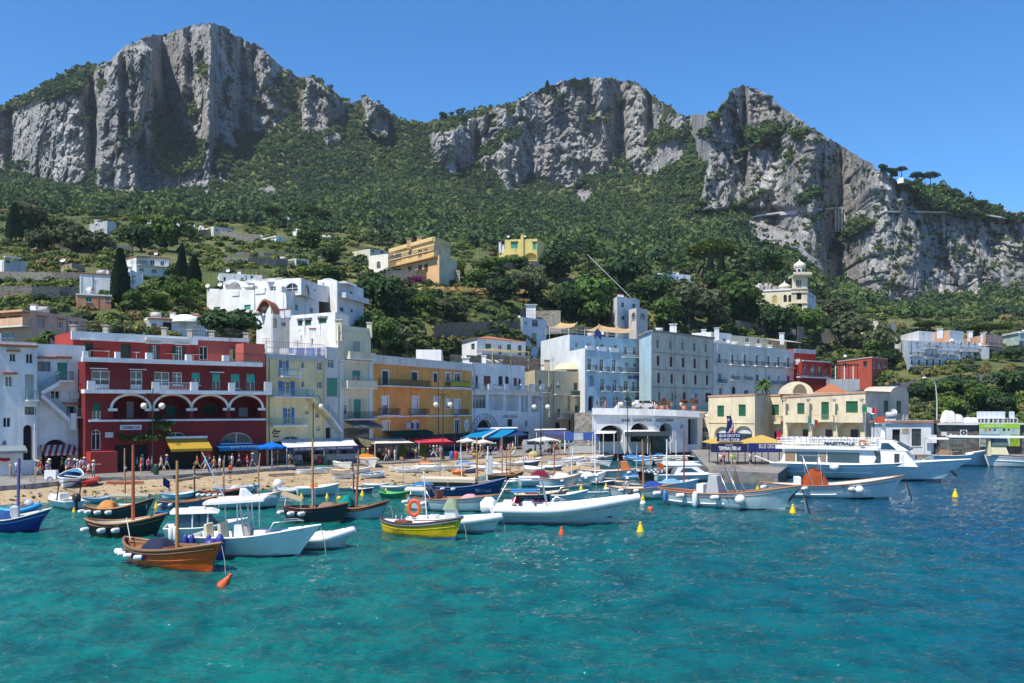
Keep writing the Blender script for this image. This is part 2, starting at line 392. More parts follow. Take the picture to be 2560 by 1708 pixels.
for i in range(len(QP)-1):
 a,b_=QP[i],QP[i+1];d=(b_-a).normalized();n_=Vector((d.y,-d.x,0))*0.35
 zb=-2.0
 q.add([a+n_,b_+n_,(b_.x+n_.x,b_.y+n_.y,ZQ+.12),(a.x+n_.x,a.y+n_.y,ZQ+.12)],[(0,1,2,3)],CURB)
 q.add([(a.x+n_.x,a.y+n_.y,zb),(b_.x+n_.x,b_.y+n_.y,zb),(b_.x+n_.x,b_.y+n_.y,ZQ),(a.x+n_.x,a.y+n_.y,ZQ)],[(0,1,2,3)],CURB)
 q.add([(a.x+n_.x,a.y+n_.y,ZQ+.12),(b_.x+n_.x,b_.y+n_.y,ZQ+.12),(b_.x,b_.y,ZQ+.12),(a.x,a.y,ZQ+.12)],[(0,1,2,3)],CURB)
 q.add([(a.x,a.y,ZQ+.12),(b_.x,b_.y,ZQ+.12),(b_.x,b_.y,ZQ-.1),(a.x,a.y,ZQ-.1)],[(0,1,2,3)],CURB)
q.build('quay_edge')['kind']='structure'
# beach: rises from the waterline to just below the quay
rows=[];NB=150
def lerp_pts(pts,t):
 f=t*(len(pts)-1);i=min(int(f),len(pts)-2);return pts[i].lerp(pts[i+1],f-i)
def poly_interp(xs,ys,x):return np.interp(x,xs,ys)
BX=np.linspace(-400,1500,NB)
for k in range(20):
 t=k/19*1.5-.42
 row=[]
 for x in BX:
  a=W(x,np.interp(x,[p[0]for p in WL],[p[1]for p in WL]),0);b_=W(x,np.interp(x,[p[0]for p in QE],[p[1]for p in QE]),ZQ)
  pt=a.lerp(b_,t);zt=.95 if x<600 else(.95+(x-600)/500*.3 if x<1100 else 1.25)
  z=zt*t if t>0 else 1.6*t
  z+=.14*(vn(np.array([pt.x*.9]),np.array([pt.y*.9]),3)[0]-.5)+.10*(vn(np.array([pt.x*3.1]),np.array([pt.y*3.1]),5)[0]-.5)
  if t>1:z=min(zt,z)
  row.append((pt.x,pt.y,z if t<1 else min(z,1.12)))
 rows.append(row)
q=MB();q.grid(rows,SAND,True);q.build('beach')['kind']='structure'
_r=random.Random(5);q=MB()
for _ in range(900):
 i=_r.randrange(NB-1);k=min(18,max(4,int(_r.gauss(8,4))));a=rows[k][i];s__=_r.choice((.06,.08,.1,.14,.22));
 if a[2]<-.1:continue
 x,y,z=a[0]+_r.uniform(-1,1),a[1]+_r.uniform(-.4,.4),a[2]+s__*.2;q.add([(x-s__,y,z),(x,y-s__*.8,z),(x+s__*1.2,y,z),(x,y+s__,z),(x,y,z+s__*.7),(x,y,z-s__)],[(0,1,4),(1,2,4),(2,3,4),(3,0,4),(1,0,5),(2,1,5),(3,2,5),(0,3,5)],CURB if _r.random()<.5 else SOIL)
q.build('beach_stones')['kind']='stuff'
def beach_z(x,y):
 best=1.0;bd=1e9
 for r_ in rows[4:]:
  for p in r_[::2]:
   d=(p[0]-x)**2+(p[1]-y)**2
   if d<bd:bd=d;best=p[2]
 return best
def on_beach(px,py):
 """point on the beach seen at this photo pixel"""
 z=0.7
 for _ in range(4):
  p=W(px,py,z);z=beach_z(p.x,p.y)
 return Vector((p.x,p.y,z))
# ------------------------------------------------------------------ hillside and mountains: one relief of real ground
LOW={-500:[(1000,125),(800,150),(740,175),(690,230),(640,280),(560,400),(500,600),(440,1000)],0:[(1000,118),(800,148),(750,168),(690,225),(640,265),(560,390),(505,560),(445,1000)],300:[(1000,130),(810,158),(750,178),(690,222),(640,262),(560,380),(520,520),(475,900)],600:[(1000,150),(830,180),(760,200),(690,232),(640,300),(590,390),(540,520),(470,900)],850:[(1000,175),(850,190),(760,215),(700,262),(650,305),(600,395),(545,560),(430,950)],1000:[(1000,195),(860,205),(770,228),(700,275),(668,300),(620,410),(550,580),(440,980)],1200:[(1000,215),(860,222),(770,245),(700,285),(655,330),(610,440),(550,640),(470,980)],1400:[(1000,262),(830,268),(760,285),(700,310),(650,355),(600,500),(540,760),(470,1050)],1600:[(1000,272),(820,278),(750,300),(700,330),(660,400),(600,560),(540,800),(440,1050)],1800:[(1000,282),(830,290),(770,315),(720,350),(660,430),(610,560),(560,720)],1950:[(1000,292),(850,300),(800,325),(745,365),(690,470),(640,590),(560,740)],2100:[(1040,270),(930,292),(850,322),(800,370),(775,470),(740,600),(700,690)],2250:[(1100,215),(1040,222),(940,268),(905,290),(840,330),(800,400),(780,520),(760,610)],2400:[(1100,205),(1030,215),(925,272),(890,300),(830,350),(800,430),(785,540),(762,640)],2560:[(1100,205),(1025,215),(925,275),(890,305),(830,360),(800,440),(785,540),(765,640)],3060:[(1100,215),(1025,225),(925,285),(890,315),(830,370),(800,450),(785,560),(765,650)]}
RIDGE=[(-500,420),(-300,350),(-100,290),(0,263),(60,235),(110,205),(150,190),(190,166),(250,162),(275,150),(300,125),(360,95),(440,76),(490,62),(525,56),(560,66),(590,90),(640,112),(700,160),(745,188),(790,193),(830,222),(862,246),(890,256),(901,258),(904,240),(925,244),(960,268),(975,285),(1000,300),(1060,305),(1080,300),(1140,285),(1200,272),(1260,262),(1320,240),(1360,220),(1400,204),(1440,197),(1520,194),(1570,199),(1600,212),(1640,245),(1655,256),(1690,278),(1712,291),(1750,288),(1790,276),(1815,252),(1832,224),(1850,215),(1872,216),(1900,228),(1950,262),(2000,300),(2040,325),(2080,350),(2130,378),(2180,412),(2230,445),(2260,455),(2330,462),(2400,490),(2450,512),(2480,522),(2530,540),(2580,548),(2700,570),(3060,640)]
ROCKPOLY=[[(2030,290),(2235,430),(2275,490),(2150,510),(2070,480)],[(2060,340),(2250,455),(2330,535),(2230,560),(2120,560),(2090,480)],[(-500,460),(-500,440),(-60,330),(0,275),(60,265),(130,250),(210,215),(250,170),(290,120),(440,60),(530,40),(640,100),(760,185),(880,260),(860,285),(800,330),(770,325),(740,290),(700,310),(640,340),(600,320),(560,350),(500,360),(450,330),(430,250),(400,230),(380,300),(390,420),(420,440),(500,430),(520,450),(500,465),(440,470),(330,495),(250,480),(245,420),(210,460),(110,455),(60,440)],[(505,370),(520,330),(535,370),(540,450),(512,485),(500,440)],[(540,430),(575,395),(570,450),(548,475)],[(560,330),(570,295),(590,330),(600,365),(570,372)],[(755,285),(768,272),(785,330),(760,335)],[(900,250),(905,236),(930,240),(968,275),(970,350),(950,345),(908,310)],[(1065,340),(1130,320),(1200,290),(1290,265),(1370,215),(1440,195),(1580,195),(1660,255),(1715,290),(1720,380),(1670,420),(1640,432),(1570,430),(1560,380),(1530,390),(1515,455),(1460,440),(1420,470),(1380,465),(1330,440),(1290,480),(1265,470),(1200,410),(1140,430),(1130,445),(1080,400)],[(1440,470),(1465,455),(1480,490),(1470,515),(1445,510)],[(650,470),(690,465),(700,490),(655,495)],[(800,345),(850,335),(855,365),(805,370)],[(1715,285),(1800,265),(1840,200),(1890,205),(2000,290),(2080,350),(2150,400),(2160,440),(2130,530),(2000,530),(1860,535),(1880,500),(1930,470),(1900,480),(1850,510),(1800,535),(1740,520),(1760,470),(1770,430),(1740,400)],[(1865,545),(1920,530),(2100,530),(2130,570),(2070,640),(2130,600),(2200,560),(2180,530),(2260,470),(2330,530),(2600,560),(3060,650),(3060,750),(2560,740),(2480,720),(2440,745),(2330,745),(2260,765),(2150,740),(2110,700),(2060,700),(1990,640),(1900,620),(1870,590)]]
nx=1291;pxs=np.linspace(-500,3060,nx);NR=430;PSTEP=3560/(nx-1)
lk=sorted(LOW);ridge=np.interp(pxs,[p[0]for p in RIDGE],[p[1]for p in RIDGE])
ridge=ridge+((fbm(pxs/11,pxs*0+3,5,5)-.5)*15+(fbm(pxs/3.2,pxs*0+9,15,2)-.5)*6)*np.clip((ridge-0)/100,.4,1)
MINL=max(len(v)for v in LOW.values())
def low_at(x):
 j=int(np.clip(np.searchsorted(lk,x)-1,0,len(lk)-2));a,b_=lk[j],lk[j+1];t=(x-a)/(b_-a)
 def samp(L):
  ys=[p[0]for p in L][::-1];ds=[p[1]for p in L][::-1];return ys,ds
 return a,b_,t
def inpoly(X,Y,poly):
 ins=np.zeros(X.shape,bool);n=len(poly)
 for i in range(n):
  x0,y0=poly[i];x1,y1=poly[(i+1)%n]
  if y0==y1:continue
  c=((Y<y0)!=(Y<y1))&(X<(x1-x0)*(Y-y0)/(y1-y0)+x0);ins^=c
 return ins
def smooth_t(t):return t*t*(3-2*t)
YB=np.interp(pxs,[-500,1950,2100,2250,3060],[1004,1004,1045,1110,1110])
YF=np.interp(pxs,lk,[LOW[k][-1][0]for k in lk])
TT=np.linspace(0,1,NR)**0.92
PYg=YB[None,:]+(ridge-YB)[None,:]*TT[:,None];PXg=np.repeat(pxs[None,:],NR,0)
jit1=(fbm(PXg/40,PYg/40,31,4)-.5)*32;jit2=(fbm(PXg/40,PYg/40,47,4)-.5)*32
RM=np.zeros((NR,nx),bool)
for pl in ROCKPOLY:RM|=inpoly(PXg+jit1,PYg+jit2,pl)
# vegetated ledges and gullies cut through the rock
led=fbm(PXg/60+PYg/130,PYg/42,71,4)
RM&=~((led>.69)&(PXg<2060)&(PYg>ridge[None,:]+6))
RMf=RM.astype(float)
for _ in range(2):RMf=(RMf+np.roll(RMf,1,0)+np.roll(RMf,-1,0)+np.roll(RMf,1,1)+np.roll(RMf,-1,1))/5
DG=np.zeros((NR,nx))
# lower, hand-set ground
DLOW=np.zeros((len(lk),NR,nx))
for i,k in enumerate(lk):
 L=LOW[k];ys=np.array([p[0]for p in L][::-1],float);ds=np.array([p[1]for p in L][::-1],float);DLOW[i]=np.interp(PYg,ys,ds)
for j in range(nx):
 a=int(np.clip(np.searchsorted(lk,pxs[j])-1,0,len(lk)-2));t=smooth_t((pxs[j]-lk[a])/(lk[a+1]-lk[a]))
 DG[:,j]=DLOW[a,:,j]*(1-t)+DLOW[a+1,:,j]*t
for r_ in range(1,NR):
 y=PYg[r_];dy=PYg[r_-1]-y;up=y<YF
 s__=0.30*RMf[r_]+1.55*(1-RMf[r_]);e=(HY-y)/F
 dz=dy*DG[r_-1]/F/np.maximum(.25,1-s__*e)
 DG[r_]=np.where(up,DG[r_-1]+s__*dz,DG[r_])
for _ in range(3):
 DG[:,1:-1]=(DG[:,:-2]+2*DG[:,1:-1]+DG[:,2:])/4
XM=(PXg-CX)/F*DG;ZM=CH+(HY-PYg)/F*DG
ampl=np.clip(DG/800,.2,1.4)
def crease(x,z,seed,o=3):return 1-np.abs(2*fbm(x,z,seed,o)-1)**.8
bl=np.abs(2*fbm(XM/48+ZM/200,ZM/95,11,4)-1);blk=fbm(XM/95,ZM/120,37,3)
disp=RMf*((.5-bl)*20+(.5-blk)*40+(crease(XM/21+ZM/90,ZM/40,23)-.6)*19+(crease(XM/8.5-ZM/60,ZM/17,29)-.6)*10+(crease(XM/4.0,ZM/6.5,53,2)-.6)*5-(fbm(XM/30,ZM/9,77,3)>.55)*2.5)*ampl
hil=(1-RMf)*(fbm(XM/60,DG/60,91,4)-.5)*np.clip((DG-200)/400,0,1)*26
pil=inpoly(PXg,PYg,[(235,470),(262,480),(270,500),(345,500),(340,380),(360,250),(400,120),(300,120),(262,200),(250,320)]).astype(float)
for _ in range(6):pil=(pil+np.roll(pil,1,0)+np.roll(pil,-1,0)+np.roll(pil,1,1)+np.roll(pil,-1,1))/5
ndl=inpoly(PXg,PYg,[(898,230),(932,240),(970,275),(968,345),(945,345),(908,310)]).astype(float)
rp=inpoly(PXg,PYg,[(1745,530),(1765,440),(1770,300),(1830,200),(1900,210),(2000,290),(2070,350),(1990,520),(1870,520)]).astype(float)
for _ in range(10):rp=(rp+np.roll(rp,1,0)+np.roll(rp,-1,0)+np.roll(rp,1,1)+np.roll(rp,-1,1))/5
DG=DG+disp+hil-pil*50-ndl*40-rp*15
DG=np.maximum(DG,100)
def world_grid():
 return np.stack([(PXg-CX)/F*DG,DG,CH+(HY-PYg)/F*DG],-1)
G=world_grid()
# the far side of the ridge falls away behind
back=[]
top=G[-1]
for k in range(1,11):
 b_=top.copy();b_[:,1]+=38*k;b_[:,0]*=(1+.02*k);b_[:,2]=top[:,2]-3.2*k**1.6-12*k;b_[:,2]=np.maximum(b_[:,2],-2);back.append(b_)
GA=np.concatenate([G,np.stack(back)],0);NA=GA.shape[0]
idx=np.arange(NA*nx).reshape(NA,nx)
Fq=np.stack([idx[:-1,:-1],idx[:-1,1:],idx[1:,1:],idx[1:,:-1]],-1).reshape(-1,4)
RMa=np.concatenate([RMf,np.repeat(RMf[-1:],10,0)],0)
mi_=(RMa[:-1,:-1]<.45).astype(int).ravel()
FOREST_SOIL=groundmat([(.03,.05,.02),(.075,.095,.03),(.17,.16,.065)],.03,.3,'forest_floor',.3)
link('mountain_terrain',np_mesh('mountain_terrain',GA.reshape(-1,3),Fq,[ROCK,FOREST_SOIL],mi_,False))['kind']='structure'
def terr(px,py):
 """distance of the ground seen at this photo pixel"""
 j=(px+500)/PSTEP;j0=int(np.clip(j,0,nx-2));col=DG[:,j0];ys=PYg[:,j0]
 return float(np.interp(py,ys[::-1],col[::-1]))
def G3(px,py):return P(px,py,terr(px,py))
# ------------------------------------------------------------------ trees: shared crown shapes
def crown_np(rng,nl,nc,size,sq=(1,1,1),lumps=5,core=True):
 """lumpy crown of leaf clumps: V, F(quads) within about unit radius"""
 cs=rng.normal(0,.42,(lumps,3));cs[:,2]=np.abs(cs[:,2])*.8-.1;rs=rng.uniform(.42,.66,lumps);cs[0]=0;rs[0]=.72
 k=rng.integers(0,lumps,nl);d=rng.normal(0,1,(nl,3));d/=np.linalg.norm(d,axis=1)[:,None]
 d[:,2]=np.where(d[:,2]<-.35,-d[:,2],d[:,2])
 c=(cs[k]+d*(rs[k]*rng.uniform(.72,1.06,nl))[:,None])*np.array(sq)
 nrm=d+rng.normal(0,.45,(nl,3));nrm/=np.linalg.norm(nrm,axis=1)[:,None]
 t=np.cross(nrm,rng.normal(0,1,(nl,3)));t/=np.linalg.norm(t,axis=1)[:,None]+1e-9;b_=np.cross(nrm,t)
 s=size*rng.uniform(.6,1.4,nl)[:,None];a1=t*s;a2=b_*s*rng.uniform(.5,.9,nl)[:,None]
 V=np.stack([c-a1*.5-a2,c+a1-a2*.35,c+a1*.5+a2,c-a1+a2*.35],1).reshape(-1,3)
 Fq_=np.arange(nl*4).reshape(-1,4)
 return V,Fq_
def scatter_mesh(name,pos,scl,protos,mats,midx_fn=None,rng=None):
 Vs,Fs,Ms=[],[],[];off=0
 for i,(p,s)in enumerate(zip(pos,scl)):
  V,Fq_=protos[int(rng.integers(0,len(protos)))];a=rng.uniform(0,6.28);ca,sa=math.cos(a),math.sin(a)
  X=V[:,0]*ca-V[:,1]*sa;Y=V[:,0]*sa+V[:,1]*ca
  Vs.append(np.stack([X*s[0]+p[0],Y*s[0]+p[1],V[:,2]*s[1]+p[2]],1));Fs.append(Fq_+off);off+=len(V)
  Ms.append(np.full(len(Fq_),midx_fn(i)if midx_fn else 0))
 return np_mesh(name,np.concatenate(Vs),np.concatenate(Fs),mats,np.concatenate(Ms))
rng=np.random.default_rng(4)
FPROT=[crown_np(rng,92,0,.27,(1,1,rng.uniform(.75,1.1)),int(rng.integers(4,8)))for _ in range(10)]
LF=[leafmat((.032,.066,.026),(.06,.105,.038),.02),leafmat((.045,.085,.028),(.08,.125,.04),.02),leafmat((.026,.05,.028),(.045,.075,.036),.02),leafmat((.07,.105,.032),(.11,.145,.05),.02)]
pos,scl,mm=[],[],[]
tries=0
while len(pos)<24500 and tries<140000:
 tries+=1
 i=int(rng.integers(0,nx));r_=rng.integers(0,NR)
 y=PYg[r_,i];x=pxs[i];D=DG[r_,i]
 if y>np.interp(x,[-500,0,300,600,850,1000,1300,1600,1800,1950,2100,2250,3060],[520,530,545,560,585,610,625,655,690,720,770,795,800]):continue
 rk=RMf[r_,i]
 if rk>.5 and(rng.random()>.19 or fbm(np.array([x/22]),np.array([y/22]),5,3)[0]<.46):continue
 if PYg[r_,i]<ridge[i]+7 and rk>.4 and rng.random()>.3:continue
 sz=rng.uniform(1.6,3.2)*(1+.5*(rng.random()<.25))*(0.5 if rk>.4 else 1.0)*(.85 if D>800 else 1)*(.65 if y<ridge[i]+12 else 1)
 nn=fbm(np.array([x/70]),np.array([y/24]),131,3)[0]
 if rk<.4 and nn>.66 and rng.random()<.6:continue
 sz*=.75+.6*nn
 g=G[r_,i];pos.append((g[0],g[1],g[2]+sz*.35));scl.append((sz,sz*rng.uniform(.75,1.3)));mm.append(int(rng.choice([0,2,2,1]))if nn<.46 else int(rng.choice([0,0,1,3]))if nn<.56 else int(rng.choice([1,3,3,0])))
_o=link('forest',scatter_mesh('forest',pos,scl,FPROT,LF,lambda i:mm[i],rng));_o['kind']='stuff'
# scrub on the near slopes
pos,scl=[],[];tries=0
SP=[crown_np(rng,140,0,.21,(1,1,.7),5)for _ in range(8)]
LS=[leafmat((.06,.1,.03),(.11,.15,.045),.15),leafmat((.035,.065,.022),(.065,.1,.032),.15),leafmat((.12,.16,.04),(.19,.21,.06),.15),leafmat((.16,.13,.05),(.22,.18,.075),.15),leafmat((.05,.065,.035),(.08,.095,.05),.15)]
ss=[]
while len(pos)<7000 and tries<80000:
 tries+=1
 i=int(rng.integers(0,nx));r_=rng.integers(0,NR);y=PYg[r_,i];x=pxs[i];D=DG[r_,i]
 if y<480 or(y<np.interp(x,[-500,0,300,600,850,1000,1300,1600,1800,1950,2100,2250,3060],[490,500,515,530,555,580,595,625,660,690,740,765,770])):continue
 if RMf[r_,i]>.5:continue
 z=G[r_,i,2]
 if z<3:continue
 n_=fbm(np.array([x/50]),np.array([y/16]),61,3)[0]
 if n_<.38 and rng.random()<.7:continue
 sz=rng.uniform(.7,1.9)*(1+(D-150)/350)
 g=G[r_,i];pos.append((g[0],g[1],g[2]+sz*.15));scl.append((sz,sz*rng.uniform(.7,1.1)))
 ss.append(3 if(n_<.43 and rng.random()<.5)else int(rng.choice([0,0,1,1,2,4]if x>880 else[0,0,2,2,1,0])))
_o=link('hillside_shrubs',scatter_mesh('hillside_shrubs',pos,scl,SP,LS,lambda i:ss[i],rng));_o['kind']='stuff'
# ------------------------------------------------------------------ buildings: walls with real openings, placed on real plan lines
FRAME_W=paint((.75,.75,.72),.5);FRAME_D=paint((.05,.05,.05),.5);GLASS=glass();DARK=paint((.012,.012,.014),.7)
RAIL=paint((.03,.035,.035),.5);ROOFM=groundmat([(.4,.37,.32),(.52,.49,.44)],.4,.02,'roof_screed');WHT=stucco((.78,.79,.8))
TILE=paint((.38,.15,.08),.85,.3,6.0,.1);CREAMY=stucco((.66,.6,.45))
COLS=dict(white=(.74,.74,.72),green=(.015,.12,.07),dkgreen=(.008,.045,.032),teal=(.05,.34,.27),blue=(.02,.16,.45),red=(.16,.02,.022),brown=(.16,.06,.03),ltblue=(.25,.42,.6),beige=(.45,.38,.22),grey=(.35,.37,.38),sea=(.03,.25,.2),dkred=(.09,.015,.018))
class Face:
 def __init__(s,a,b,za,zb,zbase,mat):
  s.a=Vector((a.x,a.y));s.b=Vector((b.x,b.y));s.L=(s.b-s.a).length;s.u=(s.b-s.a)/s.L
  s.n=Vector((s.u.y,-s.u.x));s.za=za;s.zb=zb;s.z0=zbase;s.mat=mat;s.holes=[]
 def sz(s,px,py):
  k=(px-CX)/F;t=(k*s.a.y-s.a.x)/(s.u.x-k*s.u.y);D=s.a.y+t*s.u.y
  return t,CH+(HY-py)/F*D
 def pt(s,t,z,d=0.0):
  q_=s.a+s.u*t+s.n*d;return Vector((q_.x,q_.y,z))
class Bld:
 def __init__(s,name,label,cat='building',group=None):
  s.name=name;s.faces=[];s.vols=[];s.label=label;s.cat=cat;s.group=group;s.root=None;s.later=[]
 def vol(s,pts,ytop,mat,ref=0,zbase=None,back=10.0,parapet=.45,part='wall',roof=None,cap=None,backdir=None,capw=.12,caph=.22):
  pw=[Vector(((p[0]-CX)/F*p[1],p[1]))for p in pts]
  mats=mat if isinstance(mat,list)else[mat]*(len(pts)-1)
  if isinstance(ytop,(list,tuple)):zt=[CH+(HY-y)/F*p[1]for y,p in zip(ytop,pts)]
  else:zt=[CH+(HY-ytop)/F*pts[ref][1]]*len(pts)
  if zbase is None:zbase=ZQ-.2
  if s.root is None:
   s.root=thing(s.name,s.label,s.cat,(pw[0].x,pw[0].y,zbase),0,s.group);s.o=Vector((pw[0].x,pw[0].y,zbase))
  fs=[]
  for i in range(len(pts)-1):
   f=Face(pw[i],pw[i+1],zt[i],zt[i+1],zbase,mats[i]);f.vol=len(s.vols);s.faces.append(f);fs.append(f)
  lf=max(fs,key=lambda f:f.L);bd=Vector(backdir)if backdir else-lf.n
  par=None
  if len(pw)==3 and not backdir and abs(fs[0].u.dot(fs[1].u))<.8:par=pw[0]+pw[2]-pw[1]
  s.vols.append(dict(par=par,fs=fs,pw=pw,zt=zt,zb=zbase,back=bd*back,mat=mats[-1],parapet=parapet,part=part,roof=roof,cap=cap,capw=capw,caph=caph))
  return s
 def mb(s):return MB(Matrix.Translation(-s.o))
# -- openings
 def op(s,fi,kind,rect,z=px1,col='white',depth=.22,arch=False,rise=None,surround=None,hood=False,frame='white'):
  f=s.faces[fi];x0,y0,x1,y1=rect;p0=z(x0,y0);p1=z(x1,y1);ym=p0[1],p1[1]
  xm=(p0[0]+p1[0])/2
  t0,_=f.sz(p0[0],p0[1]);t1,_=f.sz(p1[0],p0[1]);_,zt=f.sz(xm,p0[1]);_,zb=f.sz(xm,p1[1])
  if t1<t0:t0,t1=t1,t0
  t0=max(.03,t0);t1=min(f.L-.03,t1)
  if t1-t0<.12:return s
  f.holes.append(dict(k=kind,t0=t0,t1=t1,z0=max(zb,f.z0+.02),z1=zt,d=depth,arch=arch,rise=rise,col=COLS.get(col,col)if isinstance(col,str)else col,sur=surround,hood=hood,fr=frame))
  return s
 def ops(s,fi,kind,rects,z=px1,**kw):
  for r_ in rects:s.op(fi,kind,r_,z,**kw)
  return s
 def ledge(s,fi,x0,x1,y,z=px1,h=.2,proj=.25,mat=None,name='cornice',back=0.02,y1=None):
  f=s.faces[fi];p0=z(x0,y);p1=z(x1,y if y1 is None else y1);t0,za=f.sz(*p0);t1,zb=f.sz(*p1);zz=(za+zb)/2
  m=s.mb();o_=f.pt(t0,zz,-back);e=f.pt(t1,zz,-back)
  m.obox(o_,e-o_,Vector((f.n.x,f.n.y,0))*(proj+back),(0,0,-h),mat or WHT)
  return m.build(name,s.root)
 def balcony(s,fi,x0,x1,y,z=px1,proj=.9,h=1.0,rail=None,slab=None,solid=None,th=.16,sides=True):
  f=s.faces[fi];xm=(x0+x1)/2;p0=z(x0,y);p1=z(x1,y);t0,_=f.sz(*p0);t1,_=f.sz(*p1);_,zz=f.sz(*z(xm,y))
  m=s.mb();o_=f.pt(t0,zz);e=f.pt(t1,zz);n3=Vector((f.n.x,f.n.y,0));u3=Vector((f.u.x,f.u.y,0))
  m.obox(o_,e-o_,n3*proj,(0,0,-th),slab or WHT);bo=m.build('balcony',s.root)
  m=s.mb();rm=rail or RAIL
  segs=[(o_+n3*(proj-.05),e+n3*(proj-.05))]
  if sides:segs+=[(o_+u3*.03,o_+u3*.03+n3*(proj-.05)),(e-u3*.03,e-u3*.03+n3*(proj-.05))]
  for a,b_ in segs:
   d=b_-a;L=d.length
   if L<.05:continue
   d.normalize();w=Vector((d.y,-d.x,0))*.03
   if solid:
    m.obox(a-w*1.3,d*L,w*2.6,(0,0,h),solid);continue
   m.obox(a-w+Vector((0,0,h-.05)),d*L,w*2,(0,0,.05),rm);m.obox(a-w+Vector((0,0,.08)),d*L,w*2,(0,0,.04),rm)
   k=max(2,int(L/.16))
   for i in range(k+1):m.obox(a+d*(L*i/k)-w*.5-d*.012,d*.024,w,(0,0,h),rm)
  m.build('railing',bo);return s
 def text(s,fi,body,rect,z=px1,mat=None,d=.04,board=None,**kw):
  f=s.faces[fi];x0,y0,x1,y1=rect;p0,p1=z(x0,y0),z(x1,y1);xm=(p0[0]+p1[0])/2
  t0,_=f.sz(*p0);t1,_=f.sz(p1[0],p0[1]);_,za=f.sz(xm,p0[1]);_,zb=f.sz(xm,p1[1])
  n3=(f.n.x,f.n.y,0);par=s.root
  if board:
   m=s.mb();o_=f.pt(t0,zb,.01);m.obox(o_,f.pt(t1,zb,.01)-o_,Vector(n3)*.07,(0,0,za-zb),board);par=m.build('sign',s.root);d=.08;gx,gz=.08,.16
  else:gx=gz=0
  w=abs(t1-t0)*(1-2*gx);h=(za-zb)*(1-2*gz)
  lettering(body,w,h,f.pt((t0+t1)/2,(za+zb)/2,d),(f.u.x,f.u.y,0),n3,mat or paint((.02,.02,.03)),par,s.o,**kw);return s
 def fbox(s,fi,x0,y0,x1,y1,z=px1,d0=0.0,d1=.3,mat=None,name='panel'):
  """box standing on a face between pixels, from d0 to d1 in front of the wall"""
  f=s.faces[fi];p0,p1=z(x0,y0),z(x1,y1);xm=(p0[0]+p1[0])/2;t0,_=f.sz(*p0);t1,_=f.sz(p1[0],p0[1]);_,za=f.sz(xm,p0[1]);_,zb=f.sz(xm,p1[1])
  m=s.mb();o_=f.pt(t0,zb,d0);m.obox(o_,f.pt(t1,zb,d0)-o_,Vector((f.n.x,f.n.y,0))*(d1-d0),(0,0,za-zb),mat or WHT);return m.build(name,s.root)
 def awning(s,fi,x0,x1,ytop,ybot,z=px1,proj=1.6,mat=None,val=.25,name='awning'):
  f=s.faces[fi];xm=(x0+x1)/2;t0,_=f.sz(*z(x0,ytop));t1,_=f.sz(*z(x1,ytop));_,za=f.sz(*z(xm,ytop));_,zb=f.sz(*z(xm,ybot))
  zb=za-(za-zb)*.95
  m=s.mb();a=f.pt(t0,za,.02);b_=f.pt(t1,za,.02);c=f.pt(t1,zb,proj);d=f.pt(t0,zb,proj);th=Vector((0,0,.04))
  m.quad(a+th,d+th,c+th,b_+th,mat);m.quad(a,b_,c,d,mat)
  for p,q_ in((a,d),(b_,c)):m.quad(p,q_,q_+th,p+th,mat)
  v=Vector((0,0,val));k=max(4,int(abs(t1-t0)/.3));n3=Vector((f.n.x,f.n.y,0))*.02
  for i in range(k):
   p=d.lerp(c,i/k);q_=d.lerp(c,(i+1)/k);mid=p.lerp(q_,.5)
   m.poly([p+th,p-v*.75,mid-v,q_-v*.75,q_+th],mat);m.poly([q_+th+n3,q_-v*.75+n3,mid-v+n3,p-v*.75+n3,p+th+n3],mat)
  return m.build(name,s.root)
# -- build
 def _window(s,f,h):
  k=h['k'];t0,t1,z0,z1_=h['t0'],h['t1'],h['z0'],h['z1'];d=h['d'];w=t1-t0;hh=z1_-z0
  fm=paint((.74,.74,.72),.5)if h['fr']=='white' else paint(COLS.get(h['fr'],(.05,.05,.05)),.5)
  def outline(e=0.0):
   if not h['arch']:return[(t0+e,z0+e),(t1-e,z0+e),(t1-e,z1_-e),(t0+e,z1_-e)]
   ri=h['ri'];zs=z1_-ri;c=(t0+t1)/2;r_=w/2-e
   return[(t0+e,z0+e),(t1-e,z0+e)]+[(c+r_*math.cos(a),zs+(ri-e)*math.sin(a))for a in[math.pi*i/10 for i in range(11)]]
  def bar(m,ta,za,tb,zb,dd,th,mat):
   o_=f.pt(ta,za,-dd);m.obox(o_,f.pt(tb,za,-dd)-o_,Vector((f.n.x,f.n.y,0))*th,(0,0,zb-za),mat)
  if k=='r' or k=='dk':
   m=MB(Matrix.Translation(-s.o));m.poly([f.pt(t,z,-d)for t,z in outline()],DARK if k=='dk' else f.mat)
   m.build('doorway' if k=='dk' else 'recess_wall',s.root);return
  name='door' if(hh>1.9 and k in 'dfs')else 'window'
  m=s.mb();fw=min(.09,w*.12)
